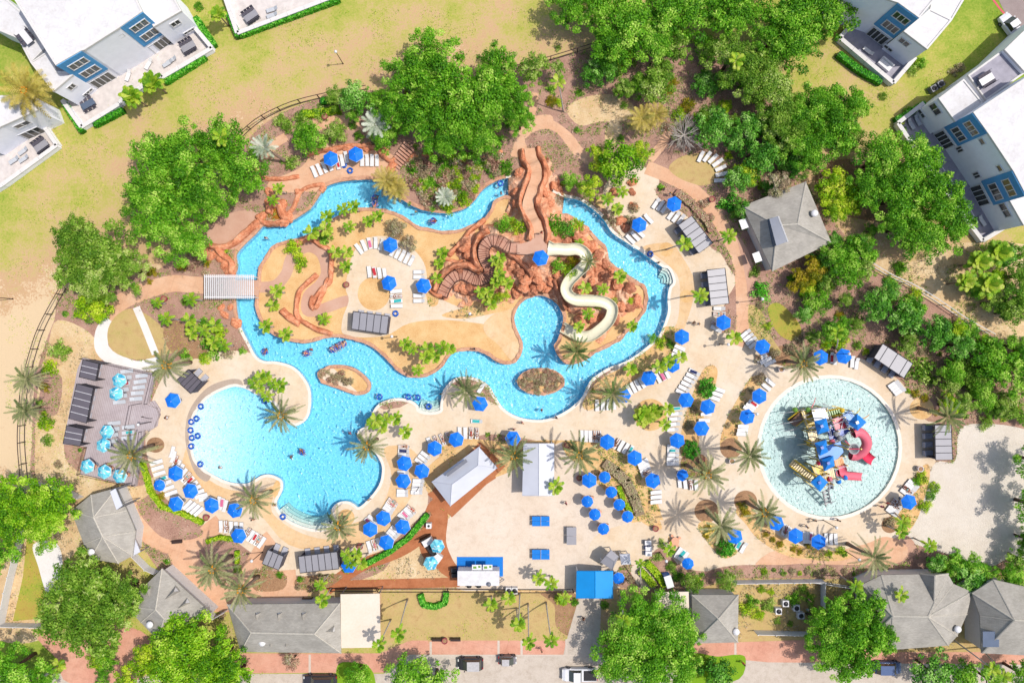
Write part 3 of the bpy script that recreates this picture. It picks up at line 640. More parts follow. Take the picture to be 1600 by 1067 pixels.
def palm_crown(kind, var):
    st = R.getstate(); R.seed(hash_(kind) + var * 13)
    b = MB(); b.tint = []
    if kind in ('date', 'dategreen'):
        n = 30
        for i in range(n):
            f = i / n; e = radians(72 - 84 * f + R.uniform(-8, 8)); frond(b, i * 2.39996 + R.uniform(-.25, .25), e, 3.9 * R.uniform(.8, 1.1) * (.62 + .38 * min(1, f * 1.8)), .26 + .16 * f, 20, .36, .1, .15)
        m = M['frond'] if kind == 'date' else M['frondgreen']
    elif kind == 'gold':
        for i in range(34):
            f = i / 34; frond(b, i * 2.39996, radians(66 - 80 * f + R.uniform(-10, 10)), 3.0 * R.uniform(.8, 1.1), .4, 15, .5, .085, .5)
        m = M['frondgold']
    elif kind == 'silver':
        for i in range(22):
            f = i / 22; frond(b, i * 2.39996, radians(62 - 62 * f), 2.9 * R.uniform(.9, 1.08), .28, 16, .55, .11, .2)
        m = M['frondsilver']
    elif kind == 'fan':
        for i in range(30):
            frond(b, i * 2.39996, radians(70 - 80 * i / 30 + R.uniform(-8, 8)), 1.9 * R.uniform(.75, 1.1) * (.6 + .4 * min(1, i / 15)), .3, 12, .55, .16, .5); continue
            f = i / 30; az = i * 2.39996; e = radians(48 - 66 * f); L = R.uniform(.1, .35) + .9 * f; d = Vector((cos(az) * cos(e), sin(az) * cos(e), sin(e)))
            c = d * L; tb = R.uniform(.15, .85)
            side = d.cross(Vector((0, 0, 1))).normalized(); up = side.cross(d)
            for k in range(9):
                q = (k - 4) * .3; dd = (d * cos(q) + side * sin(q) - Vector((0, 0, .25))).normalized(); l = .95 * (1 - abs(k - 4) * .05)
                pw = dd.cross(up).normalized() * .09
                o = len(b.v); b.v.extend((tuple(c), tuple(c + dd * l * .55 - pw), tuple(c + dd * l - Vector((0, 0, .12))), tuple(c + dd * l * .55 + pw))); b.f.append((o, o + 1, o + 2, o + 3)); b.mi.append(0); b.tint.append(max(0, min(1, tb + R.uniform(-.15, .15))))
        m = M['frondbright']
    elif kind == 'bright':
        for i in range(12):
            f = i / 12; frond(b, i * 2.39996 + R.uniform(-.3, .3), radians(62 - 62 * f + R.uniform(-8, 8)), 1.75 * R.uniform(.8, 1.1), .42, 11, .5, .15, .6)
        m = M['frondbright']
    elif kind == 'spiky':
        for i in range(26):
            az = i * 2.39996; e = radians(R.uniform(5, 80)); L = R.uniform(.7, 1.1); d = Vector((cos(az) * cos(e), sin(az) * cos(e), sin(e))); s = d.cross(Vector((0, 0, 1))).normalized() * .06
            o = len(b.v); b.v.extend((tuple(-s), tuple(s), tuple(d * L))); b.f.append((o, o + 1, o + 2)); b.mi.append(0); b.tint.append(R.random())
        m = M['frondgreen']
    R.setstate(st)
    return b.mesh('crown', m)
def hash_(s): return sum((i + 1) * ord(c) for i, c in enumerate(s))
PC = {}
PR = {'date': 3.5, 'dategreen': 3.5, 'gold': 2.9, 'silver': 2.8, 'fan': 2.1, 'bright': 1.75, 'spiky': 1.0}
FRUIT = None
def palm(bx, by, hx, hy, h, rpx, kind='date', look=None, group=None, z0=0.0, fruit=False):
    """trunk from its foot at pixel (bx,by) to the head seen at (hx,hy), h metres up"""
    global FRUIT
    key = (kind, R.randrange(3))
    if key not in PC: PC[key] = palm_crown(*key)
    a = W(bx, by, z0); c = W(hx, hy, h + z0); k = rpx * .1 / PR[kind]
    t = empty('date_palm' if kind in ('date', 'dategreen', 'gold') else 'palm_tree', a)
    d = c - a; r0 = {'date': .26, 'dategreen': .26, 'gold': .22, 'silver': .24, 'fan': .11}.get(kind, .11)
    pts = []
    for i in range(7):
        f = i / 6; e = f * f * .35 + f * .65
        pts.append((d.x * e, d.y * e, h * f - .05 * (i == 0)))
    mb = MB(); mb.tube(pts, [r0 * (1.35 - .35 * min(1, i / 2)) * (1 - .05 * i) for i in range(7)], 7)
    mb.build('trunk', M['bark'] if kind != 'bright' else M['barkpale'], t, True)
    cr = obj('crown', PC[key], t, tuple(d), R.uniform(0, 6.28), k)
    tv = Vector((d.x, d.y, h * 2.4)); cr.rotation_euler = (Vector((0, 0, 1)).rotation_difference(tv)).to_euler(); 
    if fruit:
        if FRUIT is None:
            q = MB()
            for i in range(7):
                az = i * .9; 
                for j in range(4): q.lathe([(0, -.16), (.13, -.08), (.15, 0), (.1, .12), (0, .16)], (cos(az) * (.45 + .1 * j), sin(az) * (.45 + .1 * j), .15 - .13 * j), 6)
            FRUIT = q.mesh('fruit', M['fruit'], True)
        obj('fruit_cluster', FRUIT, t, tuple(d + Vector((0, 0, .25))), R.uniform(0, 6))
    return tag(t, look or {'date': 'feathery grey-green date palm', 'dategreen': 'feathery green date palm', 'gold': 'yellowing date palm', 'silver': 'silvery blue-green palm', 'fan': 'bushy yellow-green fan palm', 'bright': 'slim bright green palm', 'spiky': 'small spiky green plant'}[kind], 'palm' if kind != 'spiky' else 'plant', hx, hy, group or 'palms of the park')
def auto_palm(hx, hy, h, rpx, kind, lean=0.0, z0=0.0, **k):
    """a palm standing straight: its foot lies under its head"""
    f = 1 - (h + z0) / H
    f0 = 1 - z0 / H
    return palm(800 + (hx - 800) * f / f0 + lean, 533.5 + (hy - 533.5) * f / f0, hx, hy, h, rpx, kind, z0=z0, **k)
# ------------------------------------------------------------ where the trees stand
OAKS = [(250,262,46),(232,305,40),(292,240,46),(345,232,42),(374,268,42),(300,292,50),(256,345,46),(296,375,38),(335,310,36)]
for q in OAKS: tree(*q, 'oak', 'L', 'broad bright green oak', group='oaks west of the river')
for q in [(125,375,38),(165,398,48),(120,420,36),(196,420,40),(160,440,36)]: tree(*q, 'olive', 'L', 'olive green spreading tree', group='trees by the west path')
tree(150,478,32, 'lime', 'M', 'low rounded light green tree', h=1.2)
for q in [(672,88,42),(640,125,42),(690,140,52),(668,186,46),(722,190,50),(775,110,36),(765,160,48),(800,165,34),(620,175,34),(700,222,34),(755,225,34),(812,188,24)]:
    tree(*q, 'oak', 'L', 'tall bright green oak', group='oaks at the top of the park')
tree(557,155,28,'darkleaf','M','compact dark green tree'); tree(485,220,28,'oak','D','compact round green tree',h=2.0)
for q in [(890,14,34),(935,12,42),(980,40,48),(960,72,36),(1040,18,44),(1080,22,44),(1120,14,46),(1150,30,36),(1020,66,34)]:
    tree(*q, 'oak', 'L', 'big bright green oak', group='oaks along the top edge')
for q in [(1228,30,50),(1282,26,44),(1240,75,42),(1210,60,36)]: tree(*q, 'oak', 'L', 'big deep green oak', group='oaks along the top edge')
tree(942,107,28,'darkleaf','D','round dark glossy tree'); tree(835,110,26,'olive','M','loose olive green tree'); tree(870,110,14,'olive','M','small thin olive tree')
for q in [(1110,203,33),(1165,203,27),(1188,246,31)]: tree(*q, 'darkleaf', 'D', 'round dark green tree with dense crown', h=2.6, group='round dark trees')
tree(968,256,37,'fresh','M','bright green tree'); tree(1000,240,20,'lime','M','small bright yellow-green tree')
tree(1022,135,30,'olive','M','pale olive green tree'); tree(975,140,16,'olive','M','pale grey-green tree'); tree(1060,75,28,'olive','M','loose olive tree')
for q in [(1140,95,36),(1170,120,40),(1200,140,40),(1215,175,36),(1228,210,34)]: tree(*q, 'olive', 'L', 'dense mid green tree', group='trees in the northeast belt')
for q in [(1275,165,36),(1310,170,40),(1290,215,44),(1255,235,34),(1245,190,32)]: tree(*q, 'oak', 'L', 'deep green bushy tree', group='trees in the northeast belt')
for q in [(1300,290,30),(1325,310,28),(1300,325,24)]: tree(*q, 'lime', 'M', 'yellow-green bushy tree', h=2.0, group='yellow-green trees behind the east shelter')
for q in [(1372,250,42),(1420,262,44),(1400,310,48),(1455,310,46),(1480,350,40),(1440,375,40),(1410,355,36),(1360,290,34)]: tree(*q, 'oak', 'L', 'wide bright green oak', group='oaks by the east villa')
for q in [(1340,395,28),(1300,400,24),(1320,425,30)]: tree(*q, 'oak', 'M', 'bright green young tree', group='young trees below the east shelter')
for q in [(1262,425,26),(1245,440,20)]: tree(*q, 'yellow', 'M', 'yellow-leaved tree', h=2, group='yellow trees below the east shelter')
for q in [(1365,478,28),(1410,497,30),(1456,520,29),(1497,540,24),(1385,455,20)]: tree(*q, 'darkleaf', 'D', 'round dark green tree in a row', h=2.6, group='row of round dark trees by the white fence')
for q in [(1540,565,32),(1575,590,36),(1590,540,24)]: tree(*q, 'oak', 'M', 'mid green leafy tree', group='trees at the east edge')
for q in [(1520,590,22),(1480,600,22),(1570,635,26),(1530,625,20)]: tree(*q, 'olive', 'M', 'low grey-green bushy tree', h=1.2, group='bushes at the east edge')
for q in [(1585,480,28),(1590,430,22)]: tree(*q, 'olive', 'M', 'loose olive tree', group='trees at the east edge')
for q in [(35,780,44),(85,790,40),(20,815,36),(70,820,34)]: tree(*q, 'fresh', 'L', 'feathery yellow-green tree', group='feathery trees at the west edge')
tree(10,865,30,'oak','M','bright green tree'); 
for q in [(130,910,50),(165,945,52),(110,960,46),(150,985,44),(190,925,38)]: tree(*q, 'olive', 'L', 'big olive green tree', group='big trees among the lower buildings')
for q in [(25,1040,44),(70,1060,24)]: tree(*q, 'oak', 'L', 'dark green corner tree', group='trees in the lower corner')
for q in [(300,1000,50),(345,1030,48),(275,1045,46),(330,1060,40),(365,1060,30)]: tree(*q, 'fresh', 'L', 'wide light green tree', group='light green trees by the shops')
for q in [(235,1030,28),(205,1055,24)]: tree(*q, 'lime', 'M', 'thin yellow-green tree', group='thin trees by the shops')
tree(558,1055,24,'oak','M','round bright green tree'); tree(458,1030,16,'bromel','M','sparse reddish tree')
for q in [(640,1050,34),(680,1060,34)]: tree(*q, 'oak', 'M', 'light green street tree', group='street trees')
for q in [(1000,955,40),(1045,965,42),(980,1000,44),(1030,1010,48),(1065,990,30),(960,1030,34),(1005,1045,46),(1060,1040,36)]: tree(*q, 'oak', 'L', 'broad bright green street oak', group='street oaks left of the square roof')
for q in [(1310,960,36),(1350,960,42),(1290,1000,38),(1335,1005,48),(1370,990,32),(1315,1030,34),(1280,975,26)]: tree(*q, 'oak', 'L', 'broad green courtyard oak', group='street oaks right of the courtyard')
tree(1118,1045,28,'darkleaf','M','dark street tree with bare twigs')
for q in [(1450,1045,34),(1495,1055,30),(1540,1058,24)]: tree(*q, 'darkleaf' if q[0] < 1470 else 'oak', 'M', 'dense green street tree', group='street trees')
tree(1590,1050,24,'oak','M','green street tree')
tree(1083,908,20,'olive','M','grey-green courtyard tree',h=2); tree(1133,906,18,'olive','M','small twiggy olive tree',h=2)
for q in [(1462,878,18),(1505,900,27),(1525,908,18)]: tree(*q, 'darkleaf', 'M', 'dense green tree at the edge of the beach', h=2.2, group='trees between the beach and the roofs')
for q in [(1590,870,24),(1600,840,18),(1585,905,20),(1545,893,14)]: tree(*q, 'oak', 'M', 'green tree at the edge of the beach', h=2, group='trees between the beach and the roofs')
for q in [(1560,395,26),(1530,410,24),(1510,440,20),(1545,445,26)]: auto_palm(q[0], q[1], 4.5, q[2], 'fan', group='fan palms by the east villa')
tree(1262,255,24,'olive','M','grey-green tree'); tree(1212,290,22,'drybush','M','leafless grey-brown tree'); tree(620,358,18,'drybush','M','leafless grey bush tree',h=1.0); tree(640,382,14,'drybush','M','leafless grey bush tree',h=1.0)

# clipped rounds, hedges and shrubs
shrub(1103.6,606,17,'topiary','T','round clipped bright green bush in a curved bed',sq=.93,rz=0); shrub(1079,702,17,'topiary','T','perfectly round clipped green bush'); shrub(1133,854,18,'topiary','T','oval clipped green bush under a date palm')
for q in [(866,352,20,'oak'),(884,358,17,'darkleaf'),(902,352,13,'lime'),(787,352,16,'oak'),(812,355,15,'lime'),(460,388,17,'lime'),(508,372,14,'oak'),(470,410,14,'lime'),(1140,318,18,'topiary'),(1152,333,12,'oak'),(1189,455,18,'topiary'),(890,425,14,'lime'),(893,408,12,'yellow'),(872,415,14,'oak')]:
    z = 2.6 if 760 < q[0] < 910 and 330 < q[1] < 430 else 0
    shrub(q[0], q[1], q[2], q[3], 'S', 'dense leafy green bush', z=z)
for i in range(44):
    a = R.uniform(0, 6.28); f = math.sqrt(R.random()); shrub(845 + 34 * f * cos(a), 596 + 18 * f * sin(a), R.uniform(5, 8), 'bromel' if i % 3 else 'drybush', 'S', 'grey-green and pinkish succulent clump', name='succulent', cat='succulent', group='succulents on the planted pool island')
for i in range(16):
    a = R.uniform(0, 6.28); f = math.sqrt(R.random()); shrub(524 + 30 * f * cos(a), 592 + 11 * f * sin(a) + 8 * f * cos(a) * .5, R.uniform(5, 8), 'bromel' if i % 2 else 'drybush', 'S', 'pinkish grey flowering clump', name='flowering_clump', cat='flowers', group='flowering clumps on the bare pool island')
for i in range(92):
    x = R.uniform(646, 776); y = 250 + R.uniform(-6, 62 if 660 < x < 735 else 34) + (10 if x < 690 else 0) - (6 if x > 740 else 0)
    shrub(x, y, R.uniform(8, 14), R.choice(['bromel', 'bromel', 'drybush', 'lime', 'oak']), 'S', 'pink-flecked tropical bush', name='tropical_bush', cat='bush', group='mixed tropical bushes above the river')
for x, y, r, k in [(790,262,15,'oak'),(672,300,13,'lime'),(725,312,14,'lime'),(655,285,12,'lime'),(700,325,12,'lime'),(740,295,11,'lime'),(500,178,14,'olive'),(470,185,14,'olive'),(440,190,14,'olive'),(450,200,12,'olive'),(515,175,8,'oak'),(550,196,8,'oak'),(560,212,9,'oak'),
                   (455,255,14,'olive'),(300,395,10,'bromel'),(310,410,10,'bromel'),(322,400,9,'bromel'),(300,418,9,'bromel'),(238,425,10,'yellow'),(233,440,6,'yellow'),(213,449,5,'yellow'),(70,605,9,'yellow'),(72,660,15,'lime'),(75,688,11,'olive'),(95,548,19,'olive'),(80,575,15,'lime'),(90,725,8,'drybush'),
                   (334,540,20,'oak'),(345,520,13,'lime'),(320,560,12,'lime'),(355,552,11,'drybush'),(290,556,11,'oak'),(300,520,10,'lime'),(320,505,12,'oak'),(1290,540,10,'lime'),(1310,535,16,'lime'),(1340,540,9,'olive'),(1435,578,26,'olive'),(1430,615,8,'yellow'),(1445,622,8,'yellow'),(1520,610,12,'lime'),(1540,660,14,'olive'),(1500,640,15,'oak'),
                   (1440,745,12,'lime'),(1432,752,9,'oak'),(1460,762,11,'lime'),(1445,790,12,'lime'),(1455,775,9,'oak'),(1415,812,9,'yellow'),(1390,816,11,'drybush'),(1187,592,12,'drybush'),(1175,609,7,'drybush'),(1162,633,6,'drybush'),(1137,665,6,'drybush'),(1085,640,8,'drybush'),(1076,665,9,'drybush'),
                   (872,75,6,'olive'),(862,158,11,'yellow'),(873,160,8,'lime'),(1045,140,10,'yellow'),(1075,165,14,'yellow'),(1060,180,13,'lime'),(1052,128,9,'yellow'),(975,165,8,'olive'),(905,145,7,'oak'),(1250,530,10,'drybush'),(1235,545,12,'drybush'),(1268,545,9,'drybush'),(1250,488,7,'drybush'),(1210,552,10,'drybush'),
                   (1165,800,10,'yellow'),(1160,790,8,'yellow'),(1197,835,6,'yellow'),(1208,843,6,'yellow'),(1219,850,7,'yellow'),(1240,858,6,'yellow'),(1250,862,6,'yellow'),(1296,865,7,'lime'),(1314,860,9,'lime'),(1320,866,6,'oak'),(1264,853,6,'yellow'),(1106,826,7,'yellow'),(1104,838,6,'yellow'),
                   (1412,816,6,'lime'),(1028,870,9,'olive'),(1035,850,9,'olive'),(1048,885,10,'olive'),(1058,900,11,'oak'),(985,905,8,'drybush'),(1185,560,8,'bromel'),(437,898,7,'oak'),(468,905,6,'oak'),(550,880,8,'lime'),(540,890,7,'oak'),(560,870,7,'yellow'),(330,1020,8,'bromel'),(345,962,8,'bromel'),
                   (1088,905,8,'lime'),(1200,945,13,'olive'),(1240,935,14,'oak'),(1185,960,12,'lime'),(1165,950,14,'fanx'),(1200,510,8,'lime'),(880,940,8,'lime'),(873,935,9,'lime'),(898,940,8,'oak'),(945,945,8,'oak'),(900,30,4,'oak'),(1338,378,9,'lime'),(1405,420,13,'oak'),(1430,460,13,'lime'),(1390,440,12,'oak'),
                   (1440,100,10,'oak'),(1425,110,10,'olive'),(1380,150,8,'olive'),(1435,95,7,'lime'),(1470,130,8,'drybush'),(1500,105,9,'drybush'),(1490,112,8,'drybush'),(1405,190,9,'lime'),(1420,175,10,'oak'),(1410,205,8,'oak'),(310,10,9,'oak'),(1180,425,10,'frx'),(1198,395,6,'lime'),
                   (1032,535,11,'lime'),(1048,538,9,'oak'),(1020,528,9,'oak'),(957,345,9,'drybush'),(962,330,9,'drybush'),(985,345,11,'drybush'),(990,325,10,'drybush'),(1160,352,7,'oak'),(945,340,5,'drybush'),(1100,318,9,'brx'),(1090,335,9,'brx'),(1110,340,8,'brx')]:
    k = {'fanx': 'lime', 'frx': 'olive', 'brx': 'bromel'}.get(k, k)
    shrub(x, y, r, k, 'S', {'oak': 'leafy bright green shrub', 'lime': 'light yellow-green shrub', 'yellow': 'golden-leaved shrub', 'olive': 'olive green shrub', 'drybush': 'dry brownish shrub', 'bromel': 'reddish-leaved shrub'}[k])
def hedge(pts, wd, hh, label, kind='topiary', dens=85):
    """a clipped hedge: leaves over a core that follows the line"""
    p = [Vector(q) for q in w2(pts)]; b = MB(); b.tint = []
    for a, c in zip(p, p[1:]):
        d = c - a; L = d.length; t = d.normalized(); nn = Vector((-t.y, t.x))
        for _ in range(int(L * dens * (wd + 2 * hh))):
            u = R.uniform(0, L); side = R.random() * (wd + 2 * hh)
            if side < wd: x = side - wd / 2; z = hh + R.uniform(-.06, .1); n = Vector((0, 0, 1))
            else:
                sg = 1 if R.random() < .5 else -1; x = sg * wd / 2 + R.uniform(-.05, .07); z = R.uniform(.05, hh); n = Vector((nn.x * sg, nn.y * sg, .2))
            q = a + t * u + nn * x
            leaf_quad(b, Vector((q.x, q.y, z)), (n + rvec() * .5).normalized(), R.uniform(.2, .38), R.uniform(.1, .9))
    core = MB()
    for a, c in zip(p, p[1:]):
        d = c - a; m_ = (a + c) / 2; core.box((m_.x, m_.y, hh / 2 - .03), (d.length + wd * .5, wd * .92, hh - .06), atan2(d.y, d.x))
    o0 = len(b.v); b.v.extend(core.v); b.f.extend([tuple(i + o0 for i in f) for f in core.f]); b.mi.extend([0] * len(core.f)); b.tint.extend([.12] * len(core.f))
    o = b.build('hedge', M[kind]); return tag(o, label, 'hedge', group='hedges')
hedge([(105,164),(132,207)],.8,.9,'clipped green hedge along the left side wall of the top-left villa patio')
hedge([(152,197),(195,175)],.8,.9,'left half of the clipped hedge under the front wall of the top-left villa patio')
hedge([(262,130),(322,92)],.9,.9,'right half of the clipped hedge under the front wall of the top-left villa patio')
hedge([(309,32),(337,74)],.9,.9,'clipped green hedge along the right side wall of the top-left villa patio')
hedge([(378,57),(530,2)],.9,.9,'long clipped hedge below the patio wall at the top of the lawn')
hedge([(360,25),(375,60)],.8,.9,'short clipped hedge on the left end of the top patio wall')
hedge([(1308,88),(1340,113),(1372,131)],.9,.9,'clipped hedge below the wall of the top-right villa patio')
hedge([(1398,190),(1440,165)],.9,.9,'hedge at the upper corner of the right-hand villa patio')
hedge([(224,722),(232,745),(236,765),(255,790),(285,800),(318,815)],.7,.7,'low bright hedge curving between the mulch bed and the wave pool loungers','lime')
hedge([(572,880),(610,860),(640,838),(668,803)],.8,.7,'straight green hedge between the brown path and the pool deck')
hedge([(325,845),(345,838),(370,842)],.6,.6,'short hedge along the top of the mulch bed under the big date palm','lime')
hedge([(372,860),(372,878)],.6,.6,'tiny hedge stub on the right of the mulch bed under the big date palm','lime')
hedge([(1010,878),(1022,890),(1038,912)],1.0,.8,'clipped oval hedge left of the curved sand path by the blue tent','lime')
hedge([(1000,890),(1010,900),(1020,912)],1.0,.8,'clipped hedge inside the curved sand path by the blue tent','lime')
hedge([(658,928),(662,943),(680,946),(696,940),(698,924)],.8,.7,'U-shaped clipped hedge on the lower lawn')
hedge([(946,724),(962,735),(978,752),(990,775),(998,800)],1.5,.7,'broad brown-leaved hedge curving through the orange bed right of the plaza','drybush',45)
hedge([(966,760),(976,785),(985,800)],.7,.6,'thin bright green hedge between the plaza umbrellas and the brown-leaved hedge','lime')
hedge([(1057,302),(1080,320),(1105,348),(1110,360)],1.1,.6,'reddish ground hedge behind the cabana by the east river bank','bromel',45)
hedge([(505,160),(530,157)],1.0,.8,'short clipped hedge by the top fence')
hedge([(475,180),(505,178),(528,172)],1.2,.7,'wavy low hedge above the short path at the top left of the river','lime',45)

# palms, each from the photograph: foot, head, height
for bx, by, hx, hy, h, r, k, fr in [(298,566,260,571,6.5,36,'date',1),(239.6,695,206,711,6.5,38,'date',1),(459,641,440,649,6,32,'date',1),(589,686,574,697,6.5,33,'date',1),(735,607,728,611,6,32,'date',0),(893,548,900,550,6.3,30,'dategreen',0),
        (946,610,957,615,6.3,34,'dategreen',0),(804,699,803,712,6.5,34,'date',1),(896,699,905,711,6.8,36,'date',1),(424,767,397,781,6.5,34,'date',1),(541,808,529,822,6.8,32,'date',1),(362,868,333,889,7.5,40,'date',1),(404,900,377,921,7,34,'date',1),
        (1141,699,1171,711,8.5,34,'date',0),(1072,726,1105,742,9,36,'date',1),(1102,798,1126,821,8.2,36,'date',0),(1166,784,1194,801,8,34,'date',1),(1229,564,1254,569,6.5,34,'date',1),(1435,637,1480,651,7,32,'dategreen',0),(1324,849,1365,870,8,34,'date',0),
        (67,583,41,592,6.5,30,'date',0),(62,636,38,641,6,28,'date',0),(75,165,40,143,7.5,44,'gold',1)]:
    palm(bx, by, hx, hy, h, r, k, fruit=bool(fr), group='date palms')
palm(592,203,588,195,3.5,27,'silver'); palm(697,312,695,308,2.5,18,'silver'); palm(611,297,603,283,5,26,'gold'); palm(628,300,620,296,4.5,24,'gold'); palm(447,253,413,231,5,22,'silver'); palm(990,195,1003,186,5,27,'gold'); palm(1012,205,1025,180,5,22,'gold')
palm(912,432,919,409,5,17,'dategreen',z0=1.5)
for hx, hy, h, r in [(205,150,4.5,22),(237,129,4.5,22),(340,22,4,16)]: auto_palm(hx, hy, h, r, 'fan')
auto_palm(1007,650,3,22,'fan',look='big bushy yellow-green palm clump'); auto_palm(1022,645,3,18,'fan',look='big bushy yellow-green palm clump'); auto_palm(1043,639,4,13,'bright'); auto_palm(1038,663,4,13,'bright')
for hx, hy, h, r in [(298.6,467.5,4,14),(260,498,4,14),(296,500,4.5,14),(301,520,4,14),(336.5,508,4,15),(246,473,2.5,11),(320,516,4,13),(334,535,3.5,15),(350,540,3.5,13),
        (537,327,3.5,13),(552,323,4,13),(511,339,4,14),(509,358,4,15),(487,364,4,15),(524,394,3.5,13),(542,394,4,13),(540,417,3.5,13),(546,354,3,12),(433,455,3.5,15),(415,510,3.5,14),(446,523,3.5,14),(575,346,3.5,12),(590,338,3.5,12),(427,313,3.5,11),(435,295,3.5,12),
        (633,538,5,13),(668,545,5,14),(665,558,4.5,14),(691,543,5,14),(703,545,4.5,12),(653,578,3.5,12),(645,545,4,12),(680,558,4.5,12),(407,591,4.5,14),(415,588,4,13),(438,603,4,14),(428,600,4,12),(405,606,4,12),(418,619,3.5,12),(398,598,4,13),
        (587,656,4.5,14),(602,655,4.5,13),(618,654,4.5,13),(633,675,4,14),(595,668,4,13),(582,662,4,12),(1044,565,4.5,14),(1030,573,4.5,14),(985,577,2.5,14),(1063,558,4.5,13),(1138,369,5,15),(968,432,4.5,14),(949,311,3,13),(964,327,3,13),(972,300,3,12),(1407,831,4,13),(1452,852,4,14),(868,760,4.5,16),
        (504,937,5,15),(501,913,4.5,12),(542,866,5,12),(557,864,5,11),(564,880,5,13),(548,878,4.5,13),(767,944,3.5,14),(795,934,3.5,14),(841,903,3.5,14),(861,911,3.5,14),(882,934,3,13),(808,974,6,14),(1045,859,4,13),(1147,528,3,15),
        (316,295,0,0)]:
    if r: auto_palm(hx, hy, h, r, 'bright', group='slim bright green palms')
for bx, by, hx, hy, h, r in [(637,935,622,990,9,15),(611,967,592,1007,7.5,14),(812,927,810,975,8.5,14),(825,942,826,1003,8.5,14),(853,940,861,1000,8.5,14),(968,930,975,969,7.5,14),(1311,898,1337,915,5.5,14),(1374,908,1407,929,6,14),(1041,390,1069,381,8,15),(1071,463,1094,462,8,15),(1396,800,1411,816,5,14),(1484,995,1550,1044,9,14),(1530,1010,1568,1056,9,13),(60,1060,90,1040,3,14),
        (1305,545,1308,520,6,14),(350,115+100,345,215,8,16),(880,175,872,128,7,14),(1120,135,1150,95,7,17),(1000,915,1000,880,5,9)]:
    palm(bx, by, hx, hy, h, r, 'bright', group='tall slim palms with long bare trunks')
for hx, hy, r in [(1165,790,8),(691,396,13),(686,412,12),(683,435,12),(507,498,13),(427,477,13),(1200,800,8)]: auto_palm(hx, hy, 1.0, r, 'bright' if r > 11 else 'spiky', group='low palms and spiky plants')

# the bare tree beside the yellow bushes
t = empty('bare_tree', W(1062, 222)); b = MB(); b.tube([(0, 0, 0), (.1, .1, 1.5), (0, .2, 3.0)], [.18, .14, .1], 6); b.build('trunk', M['barkpale'], t, True)
b = MB()
for i in range(46):
    a = i * 2.4; L = R.uniform(1.6, 3.0); s = Vector((0, .2, R.uniform(1.6, 3.0))); e = s + Vector((cos(a) * L, sin(a) * L, R.uniform(.5, 1.8))); m_ = s.lerp(e, .5) + rvec() * .3
    b.tube([s, m_, e], [.06, .04, .015], 4)
    for j in range(5):
        q = s.lerp(e, R.uniform(.4, .95)); b.tube([q, q + Vector((cos(a + R.uniform(-1, 1)), sin(a + R.uniform(-1, 1)), R.uniform(0, .7))) * .8], [.025, .01], 3)
b.build('branches', M['barkpale'], t); tag(t, 'leafless pale tree with bare white branches', 'tree', 1062, 218)

# more planting: small trees and bushes wherever the mulch would show bare, and low growth over the beds
def top_zone(x, y):
    r = 'lawn_ground'
    for nm, p, bb in ZONES:
        if bb[0] < x < bb[2] and bb[1] < y < bb[3] and inside(x, y, p): r = nm
    return r
def dry_land(x, y): return not inside(x, y, SPLASH) and (not inside(x, y, POOL) or any(inside(x, y, q) for q in ISLES))
BELT = [([(1075,75),(1180,80),(1230,200),(1250,270),(1180,300),(1130,240),(1090,190),(1060,130)], 26, 'M'), ([(1530,530),(1600,540),(1600,665),(1530,655),(1480,640),(1460,600),(1500,560)], 18, 'M'), ([(1330,330),(1400,400),(1380,470),(1300,500),(1240,470),(1240,440)], 12, 'M'), ([(1270,140),(1340,160),(1350,240),(1300,260),(1250,260)], 6, 'M'), ([(1500,430),(1600,420),(1600,500),(1540,500)], 7, 'M'), ([(870,100),(1000,80),(1060,140),(1000,150),(900,140)], 7, 'M'), ([(500,145),(600,145),(620,200),(560,190)], 3, 'M'), ([(1430,850),(1600,880),(1600,915),(1480,905)], 8, 'M'), ([(1150,1020),(1110,1067),(1060,1067)], 2, 'M'), ([(60,1020),(230,1000),(230,1067),(60,1067)], 4, 'M'), ([(1320,470),(1400,450),(1560,545),(1540,600),(1440,570)], 12, 'M'), ([(1225,470),(1340,470),(1360,540),(1270,530)], 6, 'M'), ([(430,190),(640,200),(650,225),(440,215)], 4, 'M'), ([(1180,250),(1290,260),(1240,290),(1150,340),(1120,310)], 6, 'M'), ([(1540,395),(1610,380),(1610,520),(1560,500)], 8, 'M'), ([(880,215),(950,235),(940,300),(890,290)], 3, 'M')]
BAD = ('path', 'pool_deck', 'sand_beach', 'street', 'drive', 'white_strip', 'walkway', 'dry_grass_plot', 'event_plaza', 'road')
for poly, n_, cl in BELT:
    k = 0; tr_ = 0; xs = [q[0] for q in poly]; ys = [q[1] for q in poly]
    while k < n_ and tr_ < 400:
        tr_ += 1; x = R.uniform(min(xs), max(xs)); y = R.uniform(min(ys), max(ys)); w0 = W(x, y)
        if not inside(x, y, poly) or top_zone(w0.x, w0.y) in BAD: continue
        kd = R.choice(['oak', 'oak', 'olive', 'lime', 'darkleaf']); tree(x, y, R.uniform(12, 25), kd, 'M', {'oak': 'small bright green tree', 'olive': 'small olive green tree', 'lime': 'small yellow-green tree', 'darkleaf': 'small dark green tree'}[kd], h=R.uniform(1.0, 2.6), group='small trees in the planted belts'); k += 1
k = 0; tr_ = 0; spots = []
